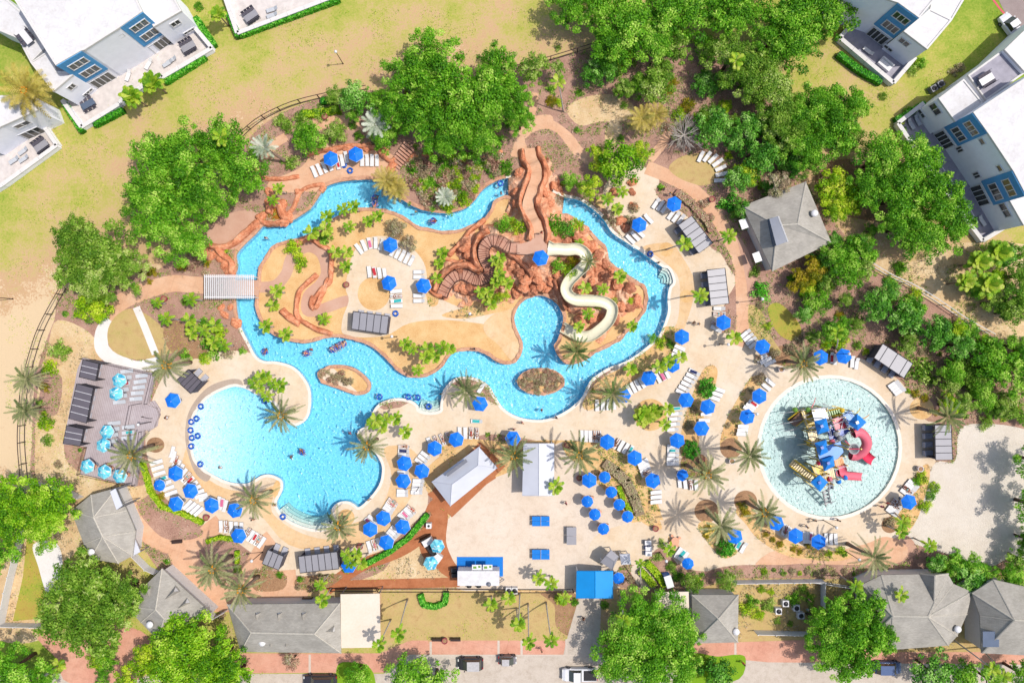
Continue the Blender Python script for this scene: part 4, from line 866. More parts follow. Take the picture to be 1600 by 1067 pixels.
while k < 150 and tr_ < 6000:
    tr_ += 1; x = R.uniform(40, 1590); y = R.uniform(70, 1010); w0 = W(x, y); z_ = top_zone(w0.x, w0.y)
    if z_ not in ('mulch_bed', 'bed') or not dry_land(w0.x, w0.y) or any(hypot(x - a, y - c) < 11 for a, c in spots) or (900 < x < 1100 and 690 < y < 860) or (690 < x < 900 and 690 < y < 920): continue
    if z_ == 'bed' and R.random() < .6: continue
    spots.append((x, y)); kd = R.choice(['oak', 'lime', 'olive', 'drybush', 'bromel', 'yellow', 'oak'])
    shrub(x, y, R.uniform(4, 9.5), kd, 'S', {'oak': 'leafy green shrub', 'lime': 'yellow-green shrub', 'yellow': 'golden-leaved shrub', 'olive': 'olive green shrub', 'drybush': 'dry brownish shrub', 'bromel': 'reddish-leaved shrub'}[kd]); k += 1
for nm, mt, cnt, zs, lo in (('ground_cover', 'olive', 13000, ('mulch_bed', 'bed'), .50), ('dry_ground_cover', 'drybush', 11000, ('mulch_bed', 'bed', 'dirt', 'courtyard'), .47), ('grass_tufts', 'lime', 11000, ('lawn_ground', 'lawn', 'dirt', 'grass_plot'), .5)):
    b = MB(); b.tint = []; c_ = 0; tr_ = 0
    while c_ < cnt and tr_ < cnt * 9:
        tr_ += 1; x = R.uniform(-79, 79); y = R.uniform(-52, 52)
        v_ = noise.noise(Vector((x * .22, y * .22, hash_(nm) % 17))) * .5 + .5 + noise.noise(Vector((x * .9, y * .9, 3))) * .2
        if v_ < lo + R.uniform(-.02, .12) or top_zone(x, y) not in zs or not dry_land(x, y): continue
        c_ += 1; big = nm != 'grass_tufts'
        for _ in range(4 if big else 2): leaf_quad(b, Vector((x + R.uniform(-.25, .25), y + R.uniform(-.25, .25), R.uniform(.04, .3 if big else .1))), (rvec() * .7 + Vector((0, 0, 1))).normalized(), R.uniform(.12, .3) if big else R.uniform(.08, .22), R.random(), .5)
    o = b.build(nm, M[mt]); o['kind'] = 'stuff'; o['label'] = {'ground_cover': 'low green ground cover spread over the mulch beds', 'dry_ground_cover': 'dry brown leaf litter and low plants over the mulch', 'grass_tufts': 'greener tufts of grass scattered in the lawns'}[nm]; o['category'] = 'ground cover'

for q in [(1622,720,34),(1618,790,36),(1630,850,34)]: tree(*q, 'oak', 'L', 'leafy tree just beyond the right edge of the sand', group='trees beyond the sand')
for x, y in [(1195,893),(1210,891),(1224,895),(1238,892),(1250,896),(1262,893),(1276,896),(1290,892),(1304,896),(1320,893),(1335,897)]: shrub(x, y, R.uniform(4, 7), R.choice(['olive', 'drybush', 'lime']), 'S', 'sparse spiky border shrub')
for x, y, r in [(1190,920,8),(1205,925,7),(1255,920,10),(1265,935,11),(1270,955,10),(1175,940,12),(1215,970,7),(1235,975,6)]: shrub(x, y, r, R.choice(['olive', 'oak', 'lime']), 'S', 'leafy courtyard shrub')
# ------------------------------------------------------------ rock work
def rock_ribbon(pts, wd, hh, label, m='rock', z0=0.0, name='rock_wall', n=5, zs=None):
    """a rough rock wall along a pixel line"""
    q = catmull([tuple(p) for p in pts], n, False); p = [W(a[0], a[1], 0) for a in q]; b = MB(); K = 7
    for i in range(len(p)):
        a = p[max(i - 1, 0)]; c = p[min(i + 1, len(p) - 1)]; t = (c - a).normalized(); nn = Vector((-t.y, t.x, 0))
        base = z0 if zs is None else zs(q[i][0], q[i][1])
        e = sin(pi * min(1, (i + .6) / 3)) if i < 2 else (sin(pi * .5 * min(1, (len(p) - i) / 3)) if i > len(p) - 3 else 1)
        for k in range(K):
            s = (k / (K - 1) - .5) * 2; hz = hh * (1 - abs(s) ** 2.4) * (1 + .45 * noise.noise(Vector((p[i].x * .8, p[i].y * .8, k * .35))))
            x = s * wd * .5 * (1 + .4 * noise.noise(Vector((p[i].x * .9, p[i].y * .9, 5 + (s > 0)))))
            v = p[i] + nn * x; b.v.append((v.x, v.y, base - .25 + (hz + .25) * (1 if abs(s) < 1 else 0) * max(.3, e)))
        if i:
            o = len(b.v) - K
            for k in range(K - 1): b.f.append((o - K + k, o + k, o + k + 1, o - K + k + 1)); b.mi.append(0)
    o = b.build(name, M[m]); return tag(o, label, 'rock wall', pts[len(pts) // 2][0], pts[len(pts) // 2][1], 'rock walls')
BOULD = []
def boulder(px, py, r, z=0.0, m='rock', label=None, sq=1.0, hz=.7):
    if len(BOULD) < 10:
        for s in range(5):
            for mm in ('rock', 'rockdark'):
                bm = bmesh.new(); bmesh.ops.create_icosphere(bm, subdivisions=3, radius=1.0)
                for v in bm.verts:
                    d = v.co.copy(); k = 1 + .38 * noise.noise(d * 1.1 + Vector((s * 9, 0, 0))) + .13 * noise.noise(d * 2.7 + Vector((0, s * 5, 0)))
                    cell = noise.cell(d * 1.6 + Vector((s * 3, s, 0))); v.co = d * (k + .14 * cell)
                me = bpy.data.meshes.new('boulder'); bm.to_mesh(me); bm.free(); me.materials.append(M[mm]); BOULD.append((mm, me))
    me = R.choice([q[1] for q in BOULD if q[0] == m]); p = W(px, py, z + .2)
    o = obj('boulder', me, None, (p.x, p.y, z + .1), R.uniform(0, 6.28)); o.scale = (r * sq, r / sq, r * hz)
    return tag(o, label or 'rough red-brown boulder', 'rock', px, py, 'boulders')
HP = [(825,388,4.3),(845,375,4.2),(850,400,4.2),(691,458,.35),(700,445,.7),(712,433,1.0),(728,429,1.4),(740,436,1.7),(756,436,2.0),(765,426,2.3),(762,412,2.6),(757,398,2.9),(762,382,3.2),(772,376,3.5),(784,379,3.8),(800,388,4.2),
      (837,352,4.0),(829,335,3.5),(826,321,3.0),(830,302,2.6),(838,279,1.8),(837,262,1.2),(830,247,.5),(880,390,3.6),(912,398,3.0),(914,414,2.8),(896,432,2.4),(886,446,2.1),(901,468,1.7),(937,470,1.4),(956,483,1.0),(936,515,.6),(901,523,.5),(880,510,.2),
      (690,480,.1),(684,440,.1),(705,395,.2),(740,362,.3),(775,340,.4),(796,325,.6),(798,295,.6),(812,245,.3),(850,240,.3),(872,275,.6),(880,318,.4),(893,338,.3),(930,378,.3),(955,408,.3),(985,430,.3),(1009,460,.3),(1000,495,.2),(975,520,.1),(920,527,.1),(880,498,.2),(874,480,.4),(845,462,.3),(815,468,.3),(790,482,.3),(740,480,.2),(835,430,3.4),(850,440,2.5),(815,440,2.8),(790,450,1.8),(780,425,2.6),(970,455,1.3),(940,435,1.8),(925,395,1.8),(760,460,1.2),(725,405,1.2),(740,385,1.6)]
def hill_z(px, py):
    sw = 0; s = 0
    for x, y, z in HP:
        d2 = (x - px) ** 2 + (y - py) ** 2 + 12
        q = 1 / d2 ** 1.6; sw += q; s += q * z
    return s / sw
HILL = [(688,474),(681,440),(698,398),(735,362),(768,344),(790,330),(795,312),(793,290),(797,262),(812,242),(850,238),(868,268),(882,305),(879,333),(893,337),(922,358),(937,376),(950,392),(955,408),(975,424),(1004,443),(1011,465),(1006,490),(990,509),(972,527),(950,540),(915,530),(897,530),(882,512),(880,492),(872,476),(858,465),(840,460),(822,466),(806,482),(790,482),(750,482),(712,482)]
STAIR = [(691,462),(697,448),(706,436),(717,430),(728,430),(739,436),(750,438),(761,433),(766,424),(762,414),(757,403),(756,391),(761,381),(771,376),(783,379),(797,387),(812,388)]
NPATH = [(838,385),(841,368),(837,352),(829,336),(825,321),(830,302),(838,279),(837,262),(830,247),(828,232)]
SLIDE = [(856,389),(865,390),(874,390),(887,391),(900,390),(910,394),(916,403),(914,414),(905,423),(896,432),(888,441),(884,452),(889,463),(901,469),(919,470),(937,471),(949,475),(956,483),(953,497),(946,507),(936,516),(926,523),(915,526),(901,523),(889,517),(878,511)]
def near_path(px, py):
    d = 1e9
    for ln in (STAIR, NPATH, SLIDE):
        for a, c in zip(ln, ln[1:]):
            vx, vy = c[0] - a[0], c[1] - a[1]; t = max(0, min(1, ((px - a[0]) * vx + (py - a[1]) * vy) / (vx * vx + vy * vy + 1e-9)))
            d = min(d, hypot(px - a[0] - vx * t, py - a[1] - vy * t))
    return min(d, hypot(max(0, abs(px - 830) - 18), max(0, abs(py - 386) - 14)))
def hill_noise(x, y):
    v = Vector((x * .42, y * .42, 3.3)); a = noise.turbulence(v, 4, False); c = noise.voronoi(Vector((x * .55, y * .55, 1)))[0]
    return (a - .5) * .9 + (c[1] - c[0]) * 1.1 - .3
def hill_top(wx, wy, edge):
    # find the pixel that sees this ground point at its own height
    z = 1.0
    for _ in range(3): px = 800 + wx / .1 / (1 - z / H); py = 533.5 - wy / .1 / (1 - z / H); z = hill_z(px, py)
    n = sstep((near_path(px, py) - 8) / 9)
    return (z + n * 1.15 * hill_noise(wx, wy) - .25 * (1 - n)) 
hl = cm(HILL, 2)
v, f = cdt(hl, (), .33); b = MB()
hm = {}
for x, y in v:
    z = hill_top(x, y, 0); k = f"{x:.2f},{y:.2f}"
    b.v.append((x, y, z))
nb = len(hl)
for i in range(nb): b.v[i] = (b.v[i][0], b.v[i][1], -.6 if i < nb else 0)
b.f = [tuple(t) for t in f]; b.mi = [0] * len(f)
b.f = [t if (b.v[t[1]][0] - b.v[t[0]][0]) * (b.v[t[2]][1] - b.v[t[0]][1]) - (b.v[t[1]][1] - b.v[t[0]][1]) * (b.v[t[2]][0] - b.v[t[0]][0]) > 0 else t[::-1] for t in b.f]
def rock_mat():
    m, nt, p = new_mat('mountain_rock'); N = nt.nodes; L = nt.links
    tc = N.new('ShaderNodeTexCoord'); n1 = N.new('ShaderNodeTexNoise'); n1.inputs['Scale'].default_value = .5; n1.inputs['Detail'].default_value = 7; n1.inputs['Roughness'].default_value = .65
    v1 = N.new('ShaderNodeTexVoronoi'); v1.feature = 'DISTANCE_TO_EDGE'; v1.inputs['Scale'].default_value = .55
    n2 = N.new('ShaderNodeTexNoise'); n2.inputs['Scale'].default_value = 3; n2.inputs['Detail'].default_value = 5
    wv = N.new('ShaderNodeMix'); wv.data_type = 'RGBA'; wv.inputs[0].default_value = .25
    L.new(tc.outputs['Object'], wv.inputs[6]); L.new(n1.outputs['Color'], wv.inputs[7]); L.new(wv.outputs[2], v1.inputs['Vector'])
    for q in (n1, n2): L.new(tc.outputs['Object'], q.inputs[0])
    r = ramp_of(nt, [(0.3, A(176, 108, 76, .7)), (.42, A(220, 148, 110, .7)), (.52, A(234, 172, 134, .7)), (.62, A(242, 200, 168, .7)), (.72, A(206, 138, 102, .7))]); L.new(n1.outputs['Fac'], r.inputs[0])
    L.new(r.outputs[0], p.inputs['Base Color']); p.inputs['Roughness'].default_value = .9
    ad = N.new('ShaderNodeMath'); ad.operation = 'MULTIPLY_ADD'; ad.inputs[1].default_value = .8; L.new(v1.outputs['Distance'], ad.inputs[0]); L.new(n2.outputs['Fac'], ad.inputs[2])
    bp = N.new('ShaderNodeBump'); bp.inputs['Strength'].default_value = .8; bp.inputs['Distance'].default_value = .35; L.new(ad.outputs[0], bp.inputs['Height']); L.new(bp.outputs[0], p.inputs['Normal'])
    return m
M['hill'] = rock_mat()
tag(b.build('rock_mountain', M['hill']), 'red artificial rock mountain carrying the cream water slide and stairs', 'rock mountain')
# paths over the rock
def hill_path(name, ln, wd, m, lift=.12, n=5, skirt=True):
    q = catmull(ln, n, False); p = [W(a[0], a[1], hill_z(*a) + lift) for a in q]; b = MB()
    for i in range(len(p)):
        a = p[max(i - 1, 0)]; c = p[min(i + 1, len(p) - 1)]; t = (c - a); t.z = 0; t.normalize(); nn = Vector((-t.y, t.x, 0)) * wd / 2
        for v in (p[i] + nn - Vector((0, 0, .9)), p[i] + nn, p[i] - nn, p[i] - nn - Vector((0, 0, .9))): b.v.append(tuple(v))
        if i:
            o = len(b.v) - 4
            for k in range(3): b.f.append((o - 4 + k, o - 3 + k, o + 1 + k, o + k)); b.mi.append(0)
    return struct(b.build(name, m))
hill_path('mountain_path', NPATH, 1.7, M['path'])
b = MB(); b.prism([tuple(W(x, y, 4.4)[:2]) for x, y in ((808,382),(822,379),(836,372),(836,366),(846,366),(850,378),(858,384),(858,394),(846,398),(832,398),(808,397))], 3.5, 4.42)
struct(b.build('slide_platform', M['walk']))
st = empty('stone_staircase', W(740, 430)); KST = []
q = catmull(STAIR, 4, False)
M['step'] = ground_mat('step_concrete', [A(190, 130, 106), A(212, 160, 136), A(226, 180, 158)], .6, 4, bump=.1)
M['riser'] = plain('step_nosing', A(120, 66, 52), .8)
for i in range(len(q) - 1):
    z = hill_z(*q[i]) + .12; a = W(q[i][0], q[i][1], z); c = W(q[i + 1][0], q[i + 1][1], z); d = (c - a); mid = (a + c) / 2 - st.location
    b = MB(); ang = atan2(d.y, d.x); b.box((mid.x, mid.y, z - .5), (d.length * 1.25, 1.75, 1.0), ang, 0)
    if i % 2 == 0 or 20 < i < 44: b.box((mid.x - cos(ang) * d.length * .5, mid.y - sin(ang) * d.length * .5, z + .015), (.09, 1.76, .03), ang, 1)
    b.build('step', [M['step'], M['riser']], st)
tag(st, 'winding pinkish staircase climbing the rock mountain with dark step edges', 'staircase')
def railing(name, ln, side, label, zf, m, hgt=1.0, closed=False, step=1.5, n=4):
    """posts and two rails along a pixel line"""
    q = catmull(ln, n, False) if n > 1 else list(ln); root = empty(name, W(q[0][0], q[0][1], 0)); o = root.location
    pts = []
    for i in range(len(q)):
        z = zf(*q[i][:2]); a = W(*q[max(i - 1, 0)][:2], z); c = W(*q[min(i + 1, len(q) - 1)][:2], z); t = (c - a); t.z = 0; t.normalize(); pts.append(W(q[i][0], q[i][1], z) + Vector((-t.y, t.x, 0)) * side)
    b = MB(); b.tube([p - o + Vector((0, 0, hgt)) for p in pts], .035 if hgt < 1.15 else .07, 4); b.build('top_rail', m, root)
    b = MB(); b.tube([p - o + Vector((0, 0, hgt * .15)) for p in pts], .025 if hgt < 1.15 else .055, 4); b.build('bottom_rail', m, root)
    acc = step; pm = MB(); pm.box((0, 0, hgt / 2), (.07 if hgt < 1.15 else .12, .07 if hgt < 1.15 else .12, hgt)); pme = pm.mesh('post', m); k = 0
    for i, p in enumerate(pts):
        if i: acc += (p - pts[i - 1]).length
        if acc >= step: obj('post', pme, root, tuple(p - o)); acc = 0; k += 1
    tag(root, label, 'railing' if hgt < 1.4 else 'fence', group='railings and fences'); return root
M['metal'] = plain('dark_metal', A(70, 52, 48), .5, .1); M['greymetal'] = plain('grey_metal', A(128, 130, 140), .45, .08); M['whitepaint'] = plain('white_paint', A(246, 244, 244), .5, .04); M['blackmetal'] = plain('black_metal', A(44, 42, 46), .5, .1)
railing('handrail', STAIR, .85, 'dark handrail on the outer side of the rock staircase', lambda x, y: hill_z(x, y) + .1, M['metal'])
railing('handrail', STAIR, -.85, 'dark handrail on the inner side of the rock staircase', lambda x, y: hill_z(x, y) + .1, M['metal'])
for sd, nm in ((.95, 'one side'), (-.95, 'the other side')):
    q = catmull(NPATH, 3, False)
offs = lambda ln, d: [(p[0] + d * -(ln[min(i + 1, len(ln) - 1)][1] - ln[max(i - 1, 0)][1]) / (hypot(ln[min(i + 1, len(ln) - 1)][0] - ln[max(i - 1, 0)][0], ln[min(i + 1, len(ln) - 1)][1] - ln[max(i - 1, 0)][1]) + 1e-9), p[1] + d * (ln[min(i + 1, len(ln) - 1)][0] - ln[max(i - 1, 0)][0]) / (hypot(ln[min(i + 1, len(ln) - 1)][0] - ln[max(i - 1, 0)][0], ln[min(i + 1, len(ln) - 1)][1] - ln[max(i - 1, 0)][1]) + 1e-9)) for i, p in enumerate(ln)]
rock_ribbon(offs(NPATH, 13), 1.1, 1.1, 'tall red rock wall along the right edge of the rock bridge path', zs=lambda x, y: hill_z(x, y) - .2)
rock_ribbon(offs(NPATH, -13), 1.1, 1.0, 'red rock wall along the left edge of the rock bridge path', zs=lambda x, y: hill_z(x, y) - .2)
rock_ribbon(offs(STAIR[:14], -14), 1.2, 1.2, 'thick red rock wall hugging the outside of the winding staircase', zs=lambda x, y: hill_z(x, y) - .2)
rock_ribbon([(758,343),(735,362),(715,385),(700,400)], 1.0, .8, 'pink rock ridge falling from the river to the winding staircase')
rock_ribbon([(690,402),(715,410),(728,402),(726,392)], .8, .6, 'low curved rock ledge left of the winding staircase')
rock_ribbon([(793,400),(808,410),(822,422),(830,436)], .9, .8, 'dark ledge of rock below the slide platform', 'rockdark', zs=hill_z)
rock_ribbon([(862,440),(870,455),(876,470),(884,485)], .9, .9, 'rock ledge between the splash lagoon and the slide', 'rockdark', zs=hill_z)
rock_ribbon([(340,388),(350,400),(360,408),(364,418),(362,430)], 1.2, .9, 'red rock wall above the white footbridge')
rock_ribbon([(325,384),(345,387),(362,383),(378,370),(394,356),(408,344)], 1.3, .9, 'red rock bank along the walkway beside the upper left river bend')
rock_ribbon([(420,335),(424,322),(436,320),(440,332),(450,345)], 1.4, 1.0, 'rock rim round the small rusty waterfall basin')
rock_ribbon([(402,336),(412,348),(428,350),(448,346)], 1.0, .8, 'rock lip where the rusty waterfall basin meets the river')
rock_ribbon([(400,262),(412,278),(440,280),(468,276)], .9, .5, 'low rock edge of the lawn bed left of the upper sun deck')
rock_ribbon([(500,300),(505,290),(490,290),(470,300),(460,322),(448,338)], .9, .4, 'curved rock edge of the sandy bed by the upper river bend')
rock_ribbon([(478,242),(505,236),(530,232),(560,228),(590,232),(608,236)], .9, .7, 'long rock ledge behind the two umbrellas of the upper sun deck')
rock_ribbon([(590,232),(600,246),(612,252),(626,240),(640,228)], .9, .6, 'rock wall beside the steps that climb from the upper sun deck')
rock_ribbon([(660,240),(680,250),(710,252),(740,248),(765,244),(785,236)], .8, .5, 'thin rock edge below the tall oaks at the top of the park')
rock_ribbon([(462,383),(470,378),(485,374),(500,382),(516,394),(518,420),(515,440),(500,455),(490,470),(487,478),(492,483)], 1.0, .7, 'thick red rock wall on the outer side of the S-shaped walkway')
rock_ribbon([(496,428),(484,440),(470,452),(464,470),(464,490),(470,500),(490,512),(505,518),(520,522)], 1.0, .7, 'red rock wall on the inner side of the S-shaped walkway')
rock_ribbon([(440,484),(452,496),(470,506)], 1.4, .8, 'red rock slope left of the S-shaped walkway')
rock_ribbon([(490,462),(486,476),(494,480),(500,468),(508,448),(514,434)], .9, .7, 'rock fold in the middle of the S-shaped walkway')
rock_ribbon([(668,436),(672,452),(684,462),(692,462)], 1.0, .7, 'rock wall at the foot of the winding staircase')
for x, y, r, z in [(832,452,1.1,1.2),(818,450,1.0,1.2),(845,448,.9,1.6),(855,452,.8,1.0),(822,436,1.2,2.2),(806,458,.9,.6),(840,436,.9,2.6),(860,440,.8,1.5),(870,428,.7,1.6),(812,425,.9,2.6),(796,440,.8,1.4),(735,452,1.1,1.2),(725,452,1.0,.9),(748,458,.9,1.0),(716,450,.8,.6),(770,446,.9,1.4),(742,410,.9,1.4),(735,398,1.2,1.2),(728,386,1.0,1.0),(718,420,.9,.8),(925,385,1.3,1.2),(912,378,1.1,1.0),(935,400,1.0,1.2),(945,412,.9,.9),(900,372,1.0,1.0),(885,378,.8,1.6),(955,425,.8,.7),(965,445,1.0,.9),(985,450,1.1,.7),(995,470,1.1,.4),(985,480,1.0,.4),(970,480,1.0,.4),(960,500,1.0,.3),(945,430,.9,1.0),(925,440,.8,1.2),(935,450,.7,1.2),(905,500,.9,.5),(925,498,.8,.4),
                   (975,344,.8,0),(988,300,.7,0),(960,300,.9,0),(988,285,.9,0),(990,322,.8,0),(978,355,.9,0),(968,345,.8,0),(852,300,.9,2.0),(860,318,.8,1.2),(808,300,.9,1.0),(812,270,1.0,.6),(806,318,.8,.8),(865,290,.7,1.0),(780,405,.7,2.4),(800,410,.6,2.6)]:
    zz = max(z, 0)
    boulder(x, y, r * .8, zz if zz == 0 else hill_z(x, y) - .15, R.choice(['rock', 'rock', 'rockdark']), sq=R.uniform(.8, 1.3))
for x, y in [(360,425),(352,412),(345,402),(330,400),(322,394),(445,345),(452,340),(408,340),(400,350),(420,318),(442,318),(345,480),(350,492),(360,480),(368,505),(420,300),(465,300),(520,236),(545,232),(575,230),(600,238),(612,262),(640,245)]:
    boulder(x, y, R.uniform(.5, .95), 0, 'rock', sq=R.uniform(.75, 1.35), hz=.5)
for hx, hy, h, r in [(781,403,2.2,12),(772,408,2.0,11),(778,414,1.6,11),(780,430,2.4,13),(774,441,2.2,12),(793,443,2.4,13),(750,456,2.0,11),(764,456,2.0,12),(782,438,2.0,12),(767,476,2.4,12),(757,466,1.6,11),(914,450,2.6,13),(942,452,2.4,12),(919,490,2.4,12),(904,511,2.4,12),(987,510,2.4,12),(905,380,1.5,9)]: auto_palm(hx, hy, h, r, 'bright', z0=max(0, hill_z(hx, hy) - .1), group='slim bright green palms')
for x, y, r in [(778,466,10),(790,462,9),(770,470,8),(935,478,7),(928,470,6),(960,470,7),(985,470,7),(790,350,9),(800,345,8)]: shrub(x, y, r, 'lime', 'S', 'light yellow-green shrub', z=max(0, hill_z(x, y) - .2))
# edges of the river
for lp, lb in zip(ISLES, ('rough red-brown rock edging round the big middle island of the river', 'brown rock edging round the bare-sand pool island', 'low rock edging round the planted pool island')):
    tag(rim('rock_edging', lp, .03, -.5, .16, M['rockedge'], bumpy=.28), lb, 'rock edging')
def up_river(p): px = p[0] / .1 + 800; py = 533.5 - p[1] / .1; return py < 505 and px < 795
n_ = len(POOL); st0 = next(i for i in range(n_) if up_river(POOL[i]) and not up_river(POOL[i - 1])); en0 = next(i for i in range(st0, st0 + n_) if not up_river(POOL[i % n_])) % n_
tag(rim('pool_coping', POOL, -.02, .42, .035, M['coping'], en0, (st0 + n_) % n_, bumpy=.05), 'pale kerb round the outer edge of the east river and the big pool', 'kerb')
tag(rim('rock_edging', POOL, -.02, .55, .16, M['rockedge'], st0, en0, bumpy=.25), 'red-brown rock edging along the outer bank of the upper and left river', 'rock edging')
# water of the little falls
M['fall'] = plain('white_water', (.75, .8, .82, 1), .3, .1, 5); M['rust'] = ground_mat('rusty_basin', [A(120, 70, 16), A(166, 106, 30), A(196, 140, 60)], .9, 4, bump=.2)
zone('basin_floor', [(416,336),(421,322),(440,322),(446,342),(430,346)], M['rust'])

# ------------------------------------------------------------ water slide, footbridge, steps
fl = empty('water_slide', W(915, 455)); q = catmull(SLIDE, 6, False); b = MB(); K = 9
M['flume'] = plain('cream_flume', A(250, 244, 214), .25, .05, 2, spec=.5); M['flumeout'] = plain('flume_outside', A(226, 214, 178), .4, .06)
n = len(q)
for i in range(n):
    f = i / (n - 1); z = 4.55 * (1 - f) ** .9 + .12; z = max(z, hill_z(*q[i]) + .3 if f < .93 else .1) if f < .97 else .12
    p = W(q[i][0], q[i][1], z) - fl.location; a = W(*q[max(i - 1, 0)], z); c = W(*q[min(i + 1, n - 1)], z); t = (c - a).normalized(); nn = Vector((-t.y, t.x, 0)); r = .82 if i > 6 else .82 + .35 * (6 - i) / 6
    for k in range(K):
        th = pi * (1.02 - 1.04 * k / (K - 1)); b.v.append(tuple(p + nn * cos(th) * r + Vector((0, 0, .55 - sin(th) * .62))))
    if i:
        o = len(b.v) - K
        for k in range(K - 1): b.f.append((o - K + k, o - K + k + 1, o + k + 1, o + k)); b.mi.append(0)
b.build('flume', M['flume'], fl, True)
for e in (0, K - 1):
    rb = MB(); rb.tube([b.v[i * K + e] for i in range(n)], .07, 5); rb.build('rim', M['flumeout'], fl)
for i in range(10, n - 6, 12):
    x = Vector(b.v[i * K + 4]); c = MB(); c.tube([(x.x, x.y, x.z), (x.x, x.y, x.z - 1.2)], .12, 6); c.build('support', M['greymetal'], fl)
tag(fl, 'cream water slide zigzagging down the rock mountain into the round lagoon', 'water slide')
br = empty('footbridge', W(368, 450)); x0 = W(331, 450)[0] - br.location.x; x1 = W(405, 450)[0] - br.location.x
b = MB(); b.box(((x0 + x1) / 2, 0, .12), (x1 - x0, 2.4, .16)); b.build('deck', M['walk'], br)
for y in (1.55, -1.55):
    b = MB(); b.box(((x0 + x1) / 2, y, 2.3), (x1 - x0 + .3, .14, .16)); b.build('beam', M['whitepaint'], br)
for i in range(4):
    for y in (1.55, -1.55): b = MB(); b.box((x0 + .1 + (x1 - x0 - .2) * i / 3, y, 1.1), (.14, .14, 2.3)); b.build('post', M['whitepaint'], br)
sm = MB(); sm.box((0, 0, 0), (.14, 3.7, .1)); sme = sm.mesh('slat', M['whitepaint'])
for i in range(25): obj('slat', sme, br, (x0 + (x1 - x0) * i / 24, 0, 2.44))
tag(br, 'white footbridge under a slatted white pergola across the left arm of the river', 'footbridge')
def pool_steps(pts, label):
    for k, (d, zz) in enumerate(((.35, -.28), (.75, -.55), (1.15, -.82), (1.55, -1.08))):
        b = MB(); p = [Vector(q) for q in w2(catmull(pts, 4, False))]
        for i in range(len(p)):
            t = (p[min(i + 1, len(p) - 1)] - p[max(i - 1, 0)]).normalized(); nn = Vector((-t.y, t.x))
            for u, z in ((-.3, zz), (d, zz), (d, -1.3)): b.v.append((p[i].x + nn.x * u, p[i].y + nn.y * u, z))
            if i:
                o = len(b.v) - 3
                for j in range(2): b.f.append((o - 3 + j, o + j, o + 1 + j, o - 2 + j)); b.mi.append(0)
        struct(b.build('pool_step', M['coping']))
pool_steps([(436,797),(447,808),(465,818),(485,824),(503,824),(515,818)], '')
pool_steps([(654,640),(672,643),(688,640)], ''); pool_steps([(1050,444),(1051,434),(1046,423),(1036,418)], '')
hs = empty('stone_steps', W(620, 255))
for i in range(9):
    b = MB(); p = W(615 + i * 3.2, 262 - i * 3.6) - hs.location; b.box((p.x, p.y, .06 + i * .09), (.34, 1.9, .14 + i * .18), radians(50), 0); b.build('step', M['step'], hs)
tag(hs, 'short pink steps with dark edges climbing from the upper sun deck under the oaks', 'steps')

# ------------------------------------------------------------ fences
flat0 = lambda x, y: 0.0
railing('metal_fence', [(45,750),(40,690),(42,640),(46,600),(60,545),(75,505),(105,450)], 0, 'dark open metal fence along the left edge of the park', flat0, M['metal'], 1.8, step=2.4)
railing('metal_fence', [(372,222),(400,196),(430,178),(470,162),(530,148),(575,140)], 0, 'dark metal fence curving along the lawn above the river', flat0, M['metal'], 1.7, step=2.4)
railing('metal_fence', [(795,112),(860,95),(935,72)], 0, 'dark metal fence between the tall oaks and the top lawn', flat0, M['metal'], 1.7, step=2.4)
railing('metal_fence', [(1088,72),(1120,82),(1150,90)], 0, 'short stretch of dark metal fence under the big top oaks', flat0, M['metal'], 1.7, step=2.4)
railing('white_fence', [(1330,396),(1385,430),(1420,446),(1460,470),(1500,497),(1545,522)], 0, 'white rail fence beside the dirt track at the right', flat0, M['whitepaint'], 1.5, step=2.4)
railing('white_fence', [(1448,240),(1470,272),(1495,308),(1520,350)], 0, 'thin white rail fence among the oaks by the right-hand villa', flat0, M['whitepaint'], 1.2, step=2.4)
railing('metal_fence', [(592,919),(700,919),(800,920),(895,920)], 0, 'dark metal fence along the top of the lower lawn', flat0, M['metal'], 1.5, step=1.6, n=1)
railing('metal_fence', [(520,918),(590,918)], 0, 'short dark metal fence left of the lower lawn', flat0, M['metal'], 1.5, step=1.6, n=1)
def plank_fence(pts, label, hgt=1.8):
    root = empty('board_fence', W(*pts[0])); p = [W(*q) for q in pts]
    for a, c in zip(p, p[1:]):
        d = c - a; k = max(1, int(d.length / 2.4)); ang = atan2(d.y, d.x)
        for i in range(k):
            m_ = a + d * ((i + .5) / k) - root.location; b = MB(); b.box((m_.x, m_.y, hgt / 2), (d.length / k - .12, .06, hgt - .1), ang); b.build('panel', M['whitepaint'], root)
            s = a + d * (i / k) - root.location; b = MB(); b.box((s.x, s.y, hgt / 2 + .05), (.13, .13, hgt + .1), ang); b.build('post', M['whitepaint'], root)
    return tag(root, label, 'fence', group='white board fences')
plank_fence([(42,826),(30,872),(18,920),(8,972)], 'tall white board fence slanting along the lower left lawn strip')
plank_fence([(8,972),(85,974)], 'white board fence closing the bottom of the lower left lawn strip')
plank_fence([(56,752),(110,765),(132,776)], 'white board fence between the lower left trees and the wooden deck')
plank_fence([(1142,906),(1210,905),(1282,904)], 'white board fence along the top of the courtyard right of the square roof'); plank_fence([(1282,904),(1282,945)], 'white board fence on the right side of the courtyard')
plank_fence([(1178,984),(1262,986)], 'white board fence along the bottom of the courtyard')
plank_fence([(200,850),(212,862),(235,885),(250,892)], 'white board fence joining two grey roofs at the lower left'); plank_fence([(290,920),(318,945),(340,960),(358,950)], 'white board fence from the square grey roof to the long building')
railing('white_fence', [(1262,905),(1345,918)], 0, 'white rail fence from the courtyard to the large roofs', flat0, M['whitepaint'], 1.2, step=2.0, n=1)
